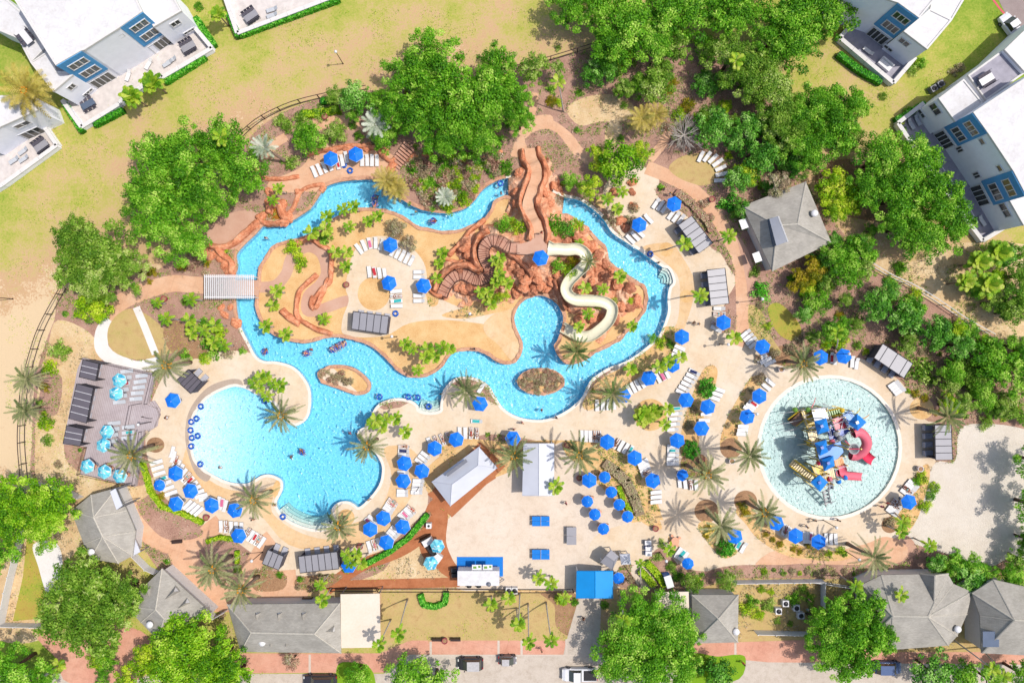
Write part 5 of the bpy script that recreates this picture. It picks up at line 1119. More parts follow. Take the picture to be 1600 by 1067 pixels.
# ------------------------------------------------------------ buildings
def shingle(name, c1, c2, sc=2.2):
    m, nt, p = new_mat(name); N = nt.nodes; L = nt.links
    tc = N.new('ShaderNodeTexCoord'); wv = N.new('ShaderNodeTexBrick'); wv.inputs['Scale'].default_value = sc; wv.inputs['Color1'].default_value = c1; wv.inputs['Color2'].default_value = c2
    wv.inputs['Mortar'].default_value = tuple(c * .75 for c in c1[:3]) + (1,); wv.inputs['Mortar Size'].default_value = .012; wv.inputs['Row Height'].default_value = .32; wv.inputs['Brick Width'].default_value = .8
    n1 = N.new('ShaderNodeTexNoise'); n1.inputs['Scale'].default_value = .5; n1.inputs['Detail'].default_value = 6
    mx = N.new('ShaderNodeMix'); mx.data_type = 'RGBA'; mx.blend_type = 'OVERLAY'; mx.inputs[0].default_value = .35
    L.new(tc.outputs['Object'], wv.inputs[0]); L.new(tc.outputs['Object'], n1.inputs[0]); L.new(wv.outputs[0], mx.inputs[6]); L.new(n1.outputs['Fac'], mx.inputs[7])
    hs_ = N.new('ShaderNodeHueSaturation'); hs_.inputs['Saturation'].default_value = .6; L.new(mx.outputs[2], hs_.inputs['Color'])
    L.new(hs_.outputs[0], p.inputs['Base Color']); p.inputs['Roughness'].default_value = .9; p.inputs['Specular IOR Level'].default_value = .1
    return m
M['shingle'] = shingle('grey_shingles', A(178, 168, 150, .6), A(192, 182, 164, .6)); M['ridgecap'] = plain('ridge_cap', A(212, 204, 190, .62), .8)
M['stucco'] = plain('white_stucco', A(238, 234, 230), .9, .05); M['villawall'] = plain('grey_stucco', A(236, 236, 242, .9), .9, .04, 1); M['villablue'] = plain('blue_cladding', A(84, 158, 212, .75), .7, .06, 1)
M['flatroof'] = ground_mat('white_flat_roof', [A(236, 232, 232, .58), A(246, 244, 245, .58), A(252, 252, 253, .58)], .12, 3, bump=.03, joint=.06, stain=.1); M['glass'] = plain('dark_window_glass', A(74, 78, 70), .08, .2, 1, spec=.8); M['slategloss'] = plain('slate_blue_gloss', A(92, 108, 132), .1, .1, 1, spec=.7)
M['cream'] = ground_mat('cream_canvas', [A(240, 220, 196), A(246, 230, 210), A(250, 238, 222)], .2, 3, bump=.03); M['canvas'] = plain('white_canvas', A(228, 230, 240), .6, .04, .6); M['greyroof'] = plain('grey_metal_roof', A(164, 162, 168), .45, .05, .8, spec=.4); M['seam'] = plain('roof_seam', A(72, 70, 76), .5)
M['darkroof'] = plain('charcoal_roof', A(112, 106, 114), .5, .05, .8); M['whiteseam'] = plain('white_seam', A(240, 236, 240), .5); M['cushion'] = plain('grey_cushion', A(196, 196, 206), .8, .08); M['curtain'] = plain('dark_curtain', A(96, 92, 104), .8, .1)
M['bluetent'] = plain('blue_tarpaulin', A(20, 156, 236), .55, .06, .8)
def roof_faces(ev, ze, rg, zr):
    """eaves polygon and ridge line (pixels) into roof planes"""
    e = [W(x, y, ze) for x, y in ev]; r = [W(x, y, zr) for x, y in rg]
    vs = e + r; n = len(e); fs = []
    near = [min(range(len(r)), key=lambda k: (r[k] - v).length) for v in e]
    for i in range(n):
        j = (i + 1) % n; a, c = near[i], near[j]
        if a == c: fs.append((i, j, n + a))
        else:
            st_ = 1 if c > a else -1; mids = [n + k for k in range(c, a - st_, -st_)]
            fs.append(tuple([i, j] + mids))
    return vs, fs, near
def hip_building(name, ev, ze, rg, zr, label, wall='stucco', roof='shingle', inset=.45, vents=(), dorm=()):
    cx = sum(p[0] for p in ev) / len(ev); cy = sum(p[1] for p in ev) / len(ev)
    root = empty(name, tuple(W(cx, cy, ze)[:2]) + (0,)); o = root.location
    vs, fs, near = roof_faces(ev, ze, rg, zr); n = len(ev)
    b = MB(); b.add([v - o for v in vs], fs)
    low = [(v.x - o.x, v.y - o.y, ze - .22) for v in vs[:n]]; k = len(b.v); b.v.extend(low)
    for i in range(n): b.f.append((i, (i + 1) % n, k + (i + 1) % n, k + i)); b.mi.append(0)
    b.f.append(tuple(range(k + n - 1, k - 1, -1))); b.mi.append(0)
    rf = b.build('roof', M[roof], root)
    w_ = offset(ccw([(v.x - o.x, v.y - o.y) for v in vs[:n]]), -inset); b = MB(); b.prism(w_, 0, ze - .24); wl = b.build('wall', M[wall], root)
    b = MB()
    for i in range(n): b.tube([vs[i] - o + Vector((0, 0, .02)), vs[n + near[i]] - o + Vector((0, 0, .02))], .1, 4)
    for i in range(len(rg) - 1): b.tube([vs[n + i] - o, vs[n + i + 1] - o], .12, 4)
    b.build('ridge_cap', M['ridgecap'], rf)
    for vx, vy, vz in vents:
        p = W(vx, vy, vz) - o; b = MB(); b.lathe([(.3, -.5), (.3, .25), (.55, .28), (.5, .5), (.15, .62), (0, .63)], tuple(p), 10); b.build('roof_vent', M['whitepaint'], rf, True)
    for d in dorm:
        (ax, ay), (bx_, by_), z, wd = d; a = W(ax, ay, z) - o; c = W(bx_, by_, z) - o; t = (c - a); t.normalize(); nn = Vector((-t.y, t.x, 0)) * wd / 2; L = (c - a).length
        h = .9; f0 = a; b = MB(); b.add([f0 + nn - Vector((0, 0, .9)), f0 - nn - Vector((0, 0, .9)), f0 + Vector((0, 0, h - .3)), c - Vector((0, 0, -.35))], [(0, 1, 2), (0, 2, 3), (1, 3, 2)]); b.build('dormer', M[roof], rf)
        b = MB(); q = f0 - t * .03; b.add([q + nn * .6 - Vector((0, 0, .5)), q - nn * .6 - Vector((0, 0, .5)), q - nn * .1 + Vector((0, 0, .4)), q + nn * .1 + Vector((0, 0, .4))], [(0, 1, 2, 3)]); b.build('louvre', M['whitepaint'], rf)
    return tag(root, label, 'building', group='grey-roofed park buildings')
hip_building('poolside_shelter', [(1160,322),(1259,284),(1299,379),(1207,424)], 3.2, [(1215,352),(1246,350)], 5.6, 'grey-roofed shelter with a dark shaded recess at the right of the park', vents=[(1271,334,4.2)])
hip_building('park_building', [(111,798),(142,773),(182,762),(198,797),(212,830),(207,868),(185,880),(142,873),(131,850)], 3.2, [(146,808),(160,838)], 5.4, 'grey-roofed building of irregular shape below the wooden deck', vents=[(145,861,3.9)])
hip_building('park_building', [(195,946),(253,888),(331,959),(293,975),(247,1000),(220,972)], 3.4, [(243,952),(256,966)], 6.0, 'grey hip-roofed building with small white dormers at the lower left', vents=[(236,974,4.6)], dorm=[((232,920),(238,936),4.2,1.0),((274,922),(258,936),4.6,1.2),((292,940),(275,952),4.4,1.2)])
hip_building('park_building', [(355,944),(531,942),(533,1020),(376,1018)], 3.6, [(392,988),(491,990)], 6.6, 'long grey-roofed building with dormers at the bottom', vents=[(411,983,5.4),(411,1002,4.6)], dorm=[((436,958),(438,980),4.8,1.3),((474,958),(476,980),4.8,1.3),((402,958),(404,980),4.8,1.3),((424,1008),(425,996),4.6,1.0),((448,1008),(449,996),4.6,1.0),((521,984),(505,985),4.9,1.3)])
hip_building('park_building', [(1081,929),(1154,929),(1153,1003),(1083,1005)], 3.4, [(1122.6,966.5)], 6.2, 'square building under a pale grey pyramid roof at the bottom', vents=[(1149,985,3.9)])
hip_building('park_building', [(1347,913),(1377,898),(1481,896),(1490,912),(1519,924),(1511,959),(1496,993),(1482,1008),(1390,1015),(1355,1000)], 3.6, [(1395,962),(1450,963)], 6.6, 'sprawling grey-roofed building at the lower right', vents=[(1494,981,4.2)])
hip_building('park_building', [(1438,896),(1482,896),(1484,930),(1462,948),(1440,930)], 3.75, [(1460,940),(1461,899)], 5.6, 'grey gabled wing projecting from the sprawling lower right roof', inset=1.2)
hip_building('park_building', [(1519,926),(1552,905),(1640,925),(1640,1025),(1534,1020),(1531,961)], 4.2, [(1585,968),(1625,970)], 7.6, 'grey-roofed corner building with a dark roof terrace')
b = MB(); b.box((0, 0, 0), (2.4, 2.3, .1)); o = b.build('roof_terrace', M['slategloss'], None); p = W(1548, 998, 5.6); o.location = p; o.parent = bpy.data.objects['park_building.006']; o.matrix_parent_inverse.identity(); o.location = p - o.parent.location
sh = bpy.data.objects['poolside_shelter']
b = MB(); q = [W(x, y, 5.72) - sh.location for x, y in ((1202,342),(1215,338),(1230,378),(1213,384))]; b.add([v - Vector((0, 0, 1.6)) for v in q] + q, [(0, 1, 5, 4), (1, 2, 6, 5), (2, 3, 7, 6), (3, 0, 4, 7), (4, 5, 6, 7)]); b.build('shaded_recess_box', M['slategloss'], sh)  # dark box standing in for the shade of an open recess, no glazing
b = MB(); b.tube([q[1] + Vector((.1, 0, .02)), q[2] + Vector((.1, 0, .02))], .1, 4); b.build('recess_edge', M['whitepaint'], sh)
for (x, y) in ((1162,350),(1183,402)):
    b = MB(); p = W(x, y, 2.6) - sh.location; b.box(tuple(p), (1.1, 1.5, .14), radians(20)); b.build('window_hood', M['whitepaint'], sh)
def awning(pts, z, label, m='cream', name='awning', t=.15, cat='awning'):
    p = [W(x, y, z) for x, y in pts]; c = sum(p, Vector()) / len(p); root = empty(name, (c.x, c.y, 0)); q = [(v.x - c.x, v.y - c.y) for v in p]
    b = MB(); b.prism(q, z - t, z); b.build('canopy', M[m], root)
    for v in offset(ccw(q), -.15): b = MB(); b.box((v[0], v[1], (z - t) / 2), (.12, .12, z - t)); b.build('post', M['greymetal'], root)
    return tag(root, label, cat)
awning([(532,928),(593,927),(595,1011),(533,1012)], 3.4, 'large flat cream canvas awning beside the long grey-roofed building')
awning([(1024,925),(1076,924),(1078,1000),(1030,1000)], 3.2, 'cream flat roof half hidden under the street oak left of the pyramid roof', cat='awning')
awning([(1528,918),(1551,905),(1545,922),(1532,923)], 3.0, 'small cream shade between the two large lower right roofs')
awning([(197,840),(208,835),(219,862),(208,868)], 2.8, 'white flat canopy on the right side of the lower left grey roof', 'canvas')
awning([(172,768),(180,763),(191,790),(182,796)], 5.2, 'white skylight-like canopy above the roof below the wooden deck', 'canvas')

def wall_frame(a, c, zt):
    """the wall that the photograph shows with its top edge from pixel a to c, zt metres up"""
    p = W(a[0], a[1], zt); q = W(c[0], c[1], zt); d = q - p; L = d.length; t = d / L; n = Vector((-t.y, t.x, 0))
    if n.dot(-(p + q)) < 0: n = -n
    return p, t, n, L
def wall_box(b, fr, s0, s1, z0, z1, d0, d1, o, m=0):
    p, t, n, L = fr; ang = atan2(t.y, t.x); c = p + t * ((s0 + s1) / 2) + n * ((d0 + d1) / 2)
    b.box((c.x - o.x, c.y - o.y, (z0 + z1) / 2), (abs(s1 - s0), abs(d1 - d0), z1 - z0), ang, m)
def window(root, fr, s0, s1, z0, z1, k=3, d=0.0, nm='window'):
    o = root.location; b = MB(); t = .1
    wall_box(b, fr, s0 - t, s1 + t, z1, z1 + t, d - .05, d + .1, o); wall_box(b, fr, s0 - t, s1 + t, z0 - t, z0, d - .05, d + .1, o)
    for i in range(k + 1):
        x = s0 + (s1 - s0) * i / k; wall_box(b, fr, x - t * .6, x + t * .6, z0, z1, d - .05, d + .1, o)
    w_ = b.build(nm, M['whitepaint'], root); g = MB()
    for i in range(k):
        x0 = s0 + (s1 - s0) * i / k + t * .6; x1 = s0 + (s1 - s0) * (i + 1) / k - t * .6; wall_box(g, fr, x0, x1, z0, z1, d - .03, d + .03, o)
    g.build('pane', M['glass'], w_)
def block(root, pts, z, wall='villawall', roofm='flatroof', par=.25):
    o = root.location; p = ccw([tuple((W(x, y, z) - o)[:2]) for x, y in pts]); b = MB(); b.prism(p, 0, z - .3); b.build('wall', M[wall], root)
    b = MB(); b.prism(p, z - .29, z - .1); rf = b.build('roof', M[roofm], root)
    e = offset(p, .06); i_ = offset(p, -.28); b = MB(); n = len(p)
    for k in range(n):
        j = (k + 1) % n; b.add([(*e[k], z - .35), (*e[j], z - .35), (*e[j], z + .02), (*e[k], z + .02), (*i_[k], z - .2), (*i_[j], z - .2), (*i_[j], z + .02), (*i_[k], z + .02)], [(0, 1, 2, 3), (3, 2, 6, 7), (7, 6, 5, 4)])
    b.build('parapet', M['stucco'], rf)
def bay(root, a, c, zt, z0, depth=.14, m='villablue', rows=((.72, .86), (.42, .58)), fr_=(.22, .86)):
    f = wall_frame(a, c, zt); o = root.location; b = MB(); wall_box(b, f, 0, f[3], z0, zt - .15, -.2, depth, o); y = b.build('bay', M[m], root)
    for k in range(1, 7): 
        s = MB(); wall_box(s, f, f[3] * k / 7 - .02, f[3] * k / 7 + .02, z0 + .02, zt - .17, depth - .02, depth + .03, o); s.build('batten', M['villablue'], y)
    for z_a, z_b in rows: window(root, f, f[3] * fr_[0], f[3] * fr_[1], zt * z_a, zt * z_b, 3, depth)
    window(root, f, f[3] * .1, f[3] * .9, .1, 2.4, 4, .02, 'glass_door')
def patio(pts, label, m='stone', walls=None, zw=1.0):
    p = w2(pts); c = Vector((sum(q[0] for q in p) / len(p), sum(q[1] for q in p) / len(p), 0)); root = empty('patio', c)
    q = [(x - c.x, y - c.y) for x, y in p]; b = MB(); b.prism(q, -.1, .09); b.build('paving', M[m], root)
    for a, d in (walls or []):
        A_ = Vector((*q[a], 0)); D_ = Vector((*q[d], 0)); v = D_ - A_; ang = atan2(v.y, v.x); k = max(1, int(v.length / 2.6))
        for i in range(k):
            mid = A_ + v * ((i + .5) / k); b = MB(); b.box((mid.x, mid.y, zw / 2 + .05), (v.length / k - .05, .5, zw), ang); b.build('wall', M['villawall'], root)
            b = MB(); b.box((mid.x, mid.y, zw + .12), (v.length / k - .03, .62, .1), ang); b.build('wall_cap', M['stucco'], root)
    return tag(root, label, 'patio', group='villa patios')
# villa at the top left
v1 = empty('villa', (-58, 44, 0)); block(v1, [(20,-5),(87,102),(126,79),(131,78),(183,45),(222,18),(185,-60),(60,-90)], 9.5)
bay(v1, (87,102), (126,79), 9.5, 3.0); bay(v1, (186,42), (222,18), 9.5, 3.0)
f = wall_frame((126,79), (186,42), 9.5); window(v1, f, f[3]*.22, f[3]*.42, 7.3, 7.9, 1); window(v1, f, f[3]*.72, f[3]*.92, 7.3, 7.9, 1); window(v1, f, f[3]*.42, f[3]*.52, 2.6, 3.1, 1); window(v1, f, f[3]*.65, f[3]*.75, 2.6, 3.1, 1)
block(v1, [(48,98),(83,143),(113,117),(111,113),(88,112),(75,80)], 6.2); f = wall_frame((83,143), (112,118), 6.2); window(v1, f, f[3]*.42, f[3]*.72, 3.9, 4.9, 2); window(v1, f, f[3]*.5, f[3]*.95, .9, 1.4, 3)
block(v1, [(240,42),(283,17),(262,-20),(205,-20)], 6.2); f = wall_frame((241,42), (283,17), 6.2); window(v1, f, f[3]*.42, f[3]*.72, 3.9, 4.9, 2); window(v1, f, f[3]*.5, f[3]*.9, .9, 1.4, 3)
block(v1, [(-20,40),(28,60),(48,98),(70,75),(35,20),(0,-10),(-30,10)], 5.0, 'villawall', 'flatroof')
tag(v1, 'white flat-roofed grey villa with two blue window bays at the top left', 'villa', group='villas around the park')
patio([(104,160),(134,202),(193,166),(196,160),(255,122),(258,126),(336,80),(298,35),(200,95)], 'pale paved patio in front of the top left villa', 'stone', [(0,1),(1,2),(2,3),(3,4),(4,5),(5,6),(6,7)])
# villa below it at the left edge
v2 = empty('villa', (-80, 30, 0)); block(v2, [(-40,225),(0,198),(58,172),(50,150),(0,150),(-50,170)], 6.2); f = wall_frame((0,198), (58,172), 6.2); window(v2, f, f[3]*.18, f[3]*.55, 3.9, 4.9, 2); window(v2, f, -1.0, f[3]*.5, .1, 2.3, 4, 0, 'glass_door')
tag(v2, 'grey villa wing with a white roof at the left edge behind the golden palm', 'villa', group='villas around the park')
patio([(-20,262),(-20,310),(12,291),(96,230),(64,183),(20,222)], 'pale paved patio at the left edge of the lawn', 'stone', [(1,2),(2,3),(3,4)])
# patio of the villa above the frame
patio([(352,-10),(375,57),(530,-2),(520,-30)], 'pale paved patio at the top edge of the lawn', 'stone', [(0,1),(1,2)])
# villa at the top right
v4 = empty('villa', (60, 50, 0)); block(v4, [(1403.7,4),(1436.6,28),(1460,0),(1440,-80),(1320,-80),(1330,-20)], 9.5)
bay(v4, (1403.7,4), (1436.6,28), 9.5, 3.0); f = wall_frame((1340,-40), (1403.7,4), 9.5); window(v4, f, f[3]*.68, f[3]*.82, 8.2, 8.8, 1); window(v4, f, f[3]*.55, f[3]*.78, 3.0, 4.2, 2); window(v4, f, f[3]*.1, f[3]*.3, 3.0, 4.2, 2)
block(v4, [(1412.5,49),(1449,77),(1487,32),(1454,14),(1436,30)], 6.2); f = wall_frame((1412.5,49), (1449,77), 6.2); window(v4, f, f[3]*.12, f[3]*.5, 3.9, 4.9, 2); window(v4, f, -.2, f[3]*.3, .9, 1.5, 2)
block(v4, [(1454,14),(1487,32),(1506,0),(1495,-30),(1462,-25)], 4.8)
tag(v4, 'grey villa with one deep blue window bay and white wing at the top right', 'villa', group='villas around the park')
patio([(1307,64),(1390,134),(1424,94),(1340,28)], 'grey paved patio in front of the top right villa', 'greystone', [(0,1),(1,2),(3,0)])
# villa at the right edge
v5 = empty('villa', (75, 30, 0)); block(v5, [(1521,176),(1546,210),(1584.6,268),(1604,306),(1700,250),(1620,110)], 9.5)
bay(v5, (1521,176), (1544.5,207.5), 9.5, 3.0); bay(v5, (1583,266), (1604,306), 9.5, 3.0)
f = wall_frame((1544.5,207.5), (1583,266), 9.5); window(v5, f, f[3]*.05, f[3]*.2, 7.2, 7.9, 1); window(v5, f, f[3]*.78, f[3]*.93, 7.2, 7.9, 1); window(v5, f, f[3]*.02, f[3]*.16, 2.2, 3.4, 2); window(v5, f, f[3]*.75, f[3]*.9, 2.2, 3.4, 2)
block(v5, [(1467,154),(1493,190),(1536,161),(1506,124)], 6.2); f = wall_frame((1467,154), (1493,190), 6.2); window(v5, f, f[3]*.05, f[3]*.5, 3.6, 5.0, 2); window(v5, f, f[3]*.0, f[3]*.35, .9, 1.6, 2)
block(v5, [(1513,118),(1541,157),(1600,115),(1568,78)], 5.4, 'villawall', 'greystone'); block(v5, [(1570,78),(1602,113),(1660,60),(1630,20)], 6.2)
block(v5, [(1576,310),(1600,352),(1660,330),(1640,280)], 6.2); f = wall_frame((1576,310), (1600,352), 6.2); window(v5, f, f[3]*.1, f[3]*.6, 3.8, 5.0, 2)
tag(v5, 'large grey villa with blue bays and white roof at the right edge', 'villa', group='villas around the park')
patio([(1397,196),(1450,275),(1528,378),(1570,352),(1520,262),(1437,165)], 'long grey paved patio in front of the villa at the right edge', 'greystone', [(0,1),(1,2),(2,3),(5,0)])

# ------------------------------------------------------------ pavilions and tents
def tent(pts, ze, rg, zr, label, m='canvas', name='pavilion', posts=True, seam=True):
    cx = sum(p[0] for p in pts) / len(pts); cy = sum(p[1] for p in pts) / len(pts); root = empty(name, tuple(W(cx, cy, ze)[:2]) + (0,)); o = root.location
    vs, fs, near = roof_faces(pts, ze, rg, zr); n = len(pts); b = MB(); b.add([v - o for v in vs], fs); k = len(b.v); b.v.extend([(v.x - o.x, v.y - o.y, ze - .3) for v in vs[:n]])
    for i in range(n): b.f.append((i, (i + 1) % n, k + (i + 1) % n, k + i)); b.mi.append(0)
    rf = b.build('roof', M[m], root)
    if seam:
        b = MB()
        for i in range(n): b.tube([vs[i] - o, vs[n + near[i]] - o], .06, 4)
        for i in range(len(rg) - 1): b.tube([vs[n + i] - o, vs[n + i + 1] - o], .07, 4)
        b.build('seam', M[m], rf)
    q = offset(ccw([(v.x - o.x, v.y - o.y) for v in vs[:n]]), -.3)
    for i in range(n):
        a = Vector(q[i]); c = Vector(q[(i + 1) % n]); kk = max(1, round((c - a).length / 4))
        for j in range(kk): s = a.lerp(c, j / kk); b = MB(); b.box((s.x, s.y, (ze - .1) / 2), (.14, .14, ze - .1)); b.build('post', M['whitepaint'], root)
    return tag(root, label, 'pavilion')
pv = tent([(674.5,752.6),(748,698),(777,731),(703.6,790.6)], 3.4, [(706,757),(747,727)], 5.2, 'white hip-roofed canvas pavilion slanting beside the brown path')
b = MB(); a = W(694,745,4.55) - pv.location; c = W(733,716,4.55) - pv.location; d = c - a; b.box(tuple((a + c) / 2 + Vector((0, 0, .1))), (d.length * .8, .5, .22), atan2(d.y, d.x)); b.build('ridge_vent', M['greymetal'], pv)
tent([(817.7,693),(865.8,693),(866,774),(816,774)], 3.2, [(842,774),(842,693)], 4.2, 'white gabled canvas pavilion at the top of the event plaza')
tent([(901,892),(958,892),(958,934),(900,934)], 3.0, [(930,934),(930,892)], 4.0, 'bright blue gabled tent at the bottom edge of the event plaza', 'bluetent', 'market_tent')
tent([(938,878),(955,859),(967,869),(957,890)], 2.6, [(960,877),(947,868)], 3.2, 'small grey gabled booth above the blue tent', 'greyroof', 'booth')
tent([(968,866),(984,865),(986,881),(971,882)], 2.3, [(977,874)], 2.9, 'tiny navy and white square tent beside the grey booth', 'canvas', 'booth')
def cabana(pts, z, nseam, label, m='greyroof', sm='seam', open_side=0, name='cabana', double=True, post='greymetal'):
    """pts: roof corners at height z; the first edge is the open front; seams run from front to back"""
    p = [W(x, y, z) for x, y in pts]; c = sum(p, Vector()) / 4; root = empty(name, (c.x, c.y, 0)); o = root.location; q = [v - Vector((c.x, c.y, 0)) for v in p]
    b = MB(); b.add([v + Vector((0, 0, .0 if i < 2 else -.25)) for i, v in enumerate(q)] + [v - Vector((0, 0, .14 if i < 2 else .39)) for i, v in enumerate(q)], [(0, 1, 2, 3), (7, 6, 5, 4), (0, 4, 5, 1), (1, 5, 6, 2), (2, 6, 7, 3), (3, 7, 4, 0)]); rf = b.build('roof', M[m], root)
    for i in range(nseam):
        f = (i + .5) / nseam if not double else (i + 1) / (nseam + 1); a = q[0].lerp(q[1], f); d = q[3].lerp(q[2], f) - Vector((0, 0, .25)); t = (a - d).normalized(); up = Vector((0, 0, .02)); b = MB(); b.tube([a + up, d + up], .05, 4); b.build('batten', M[sm], rf)
    b = MB(); e = [v + Vector((0, 0, .0 if i < 2 else -.25)) for i, v in enumerate(q)]; b.tube(e + [e[0]], .07, 4); b.build('roof_edge', M['seam' if m != 'darkroof' else 'blackmetal'], rf)
    ctr = sum(q, Vector()) / 4
    for v in q:
        s = v.lerp(ctr, .05); b = MB(); b.box((s.x, s.y, (z - .3) / 2), (.1, .1, z - .3)); b.build('post', M[post], root)
    for i, j, nm in ((2, 3, 'back_curtain'), (1, 2, 'side_curtain'), (3, 0, 'side_curtain')):
        a = q[i].lerp(ctr, .06); d = q[j].lerp(ctr, .06); t = d - a; t.z = 0; b = MB(); b.box(((a.x + d.x) / 2, (a.y + d.y) / 2, 1.15), (t.length * .94, .05, 2.2), atan2(t.y, t.x)); b.build(nm, M['curtain'], root)
    fr = (q[0] + q[1]) / 2 - (q[2] + q[3]) / 2; fr.z = 0; fr.normalize(); ed = q[1] - q[0]; k = max(2, round(ed.length / 1.5)); ang = atan2(ed.y, ed.x)
    for i in range(k):
        s = q[0].lerp(q[1], (i + .5) / k) - fr * .35; daybed(o.x + s.x, o.y + s.y, ang - pi / 2 if True else 0, label)
    return tag(root, label, 'cabana', group='cabanas around the pools')
DB = []
def daybed(x, y, rz, where):
    if not DB:
        b = MB(); b.box((0, 0, .22), (1.5, .8, .28)); DB.append(b.mesh('cushion', M['cushion'])); b = MB(); b.box((.66, 0, .55), (.16, .8, .5)); DB.append(b.mesh('back', M['cushion'])); b = MB(); b.box((0, 0, .04), (1.4, .7, .08)); DB.append(b.mesh('base', M['greymetal']))
    t = empty('daybed', (x, y, .03), rz)
    for n_, me in zip(('seat_cushion', 'back_cushion', 'plinth'), DB): obj(n_, me, t)
    px = x / .1 + 800; py = 533.5 - y / .1
    return tag(t, 'pale grey cushioned daybed under the roof edge', 'daybed', px, py, 'daybeds in the cabanas')
# front edge first
cabana([(549,514),(603.7,522),(607.5,494),(551.8,486.5)][::-1], 2.7, 4, 'long grey-roofed cabana on the sandy island terrace')
cabana([(1059.6,352),(1092,395.9),(1114.7,379.6),(1081.5,336.8)], 2.7, 4, 'grey-roofed cabana slanting beside the upper right of the river')
cabana([(1104.4,422),(1110.6,477.6),(1139.9,474),(1133.7,418.6)], 2.7, 4, 'grey-roofed cabana beside the right-hand path')
cabana([(1412.5,590.7),(1365.7,559),(1381,537),(1427.7,568)], 2.7, 3, 'pale grey cabana at the upper right of the splash pool', double=False)
cabana([(1460.6,664),(1462,718.5),(1490,718.5),(1488,664)], 2.8, 4, 'grey cabana between the splash pool and the beach', double=True)
cabana([(154.7,568),(149,595),(122,589),(128,562)], 3.3, 2, 'charcoal-roofed cabana at the top corner of the wooden deck', 'darkroof', 'whiteseam', post='blackmetal')
cabana([(146,606),(135,661),(106,654),(118,599.5)], 3.3, 4, 'longest charcoal-roofed cabana on the left side of the wooden deck', 'darkroof', 'whiteseam', post='blackmetal')
cabana([(131,670),(125,697),(96.7,693),(102.4,664.6)], 3.3, 2, 'charcoal-roofed cabana at the lower left of the wooden deck', 'darkroof', 'whiteseam', post='blackmetal')
cabana([(274.5,594.5),(297,615),(315,596),(295,577)][::-1], 2.7, 3, 'small square charcoal cabana above the wave pool', 'darkroof', 'seam')
cabana([(418.7,858.3),(443.5,869),(434.5,891),(408.6,881)], 2.7, 2, 'two-bay grey cabana below the wave pool')
cabana([(466,869),(526.5,861.5),(529,889),(468,895.7)], 2.7, 5, 'four-bay grey cabana below the wave pool steps')

# ------------------------------------------------------------ raised wooden deck
M['boards'] = ground_mat('grey_deck_boards', [A(186, 172, 174), A(204, 190, 192), A(214, 202, 204)], .4, 2, bump=.03)
def boards_mat():
    m = M['boards']; nt = m.node_tree; N = nt.nodes; L = nt.links; p = N['Principled BSDF']
    tc = N.new('ShaderNodeTexCoord'); mp = N.new('ShaderNodeMapping'); mp.inputs['Rotation'].default_value = (0, 0, radians(12)); L.new(tc.outputs['Object'], mp.inputs[0])
    wv = N.new('ShaderNodeTexWave'); wv.inputs['Scale'].default_value = 1.15; wv.inputs['Distortion'].default_value = .6; wv.inputs['Detail'].default_value = 2; L.new(mp.outputs[0], wv.inputs[0])
    mx = N.new('ShaderNodeMix'); mx.data_type = 'RGBA'; mx.blend_type = 'MULTIPLY'; mx.inputs[0].default_value = .22; src = p.inputs['Base Color'].links[0].from_socket
    L.new(src, mx.inputs[6]); L.new(wv.outputs[0], mx.inputs[7]); L.new(mx.outputs[2], p.inputs['Base Color'])
boards_mat()
DP = [(121,576),(129,559),(242,584),(230,633),(244,638),(248,648),(240,668),(224,672),(217,727),(211,760),(125,741),(136,698),(98,694),(106,655)]
dk = empty('wooden_deck', W(170, 650)); q = [tuple((W(x, y, .7) - dk.location)[:2]) for x, y in DP]; b = MB(); b.prism(q, 0, .7); b.build('platform', M['boards'], dk)
for k in range(3):
    b = MB(); p = [tuple((W(x, y, .5) - dk.location)[:2]) for x, y in ((229 , 632 - k * 2), (232 + k * 4, 628 - k), (243 + k * 3, 640), (238 + k * 3, 666), (224 + k * 3, 673 + k))]; b.prism(p, 0, .55 - k * .17); b.build('step', M['boards'], dk)
tag(dk, 'large grey raised wooden deck at the left of the wave pool', 'deck')
DZ = .72; dz = lambda x, y: DZ
railing('deck_railing', [(129,560),(241,585)], 0, 'dark railing along the upper edge of the wooden deck', dz, M['metal'], 1.0, step=2.0, n=1)
railing('deck_railing', [(241,585),(230,631)], 0, 'dark railing on the upper right edge of the wooden deck', dz, M['metal'], 1.0, step=2.0, n=1)
railing('deck_railing', [(222,674),(216,728),(211,758)], 0, 'dark railing on the lower right edge of the wooden deck', dz, M['metal'], 1.0, step=2.0, n=1)
railing('deck_railing', [(210,758),(126,740)], 0, 'dark railing along the lower edge of the wooden deck', dz, M['metal'], 1.0, step=2.0, n=1)
railing('deck_railing', [(126,740),(136,699)], 0, 'dark railing on the lower left edge of the wooden deck', dz, M['metal'], 1.0, step=2.0, n=1)
railing('deck_railing', [(222,630),(207,633),(200,669),(212,671)], 0, 'dark railing round the ramp opening in the wooden deck', dz, M['metal'], 1.0, step=2.0, n=1)
railing('handrail', [(226,650),(240,653)], 0, 'short dark handrail on the wooden deck steps', lambda x, y: .3, M['metal'], 1.0, step=1.4, n=1)
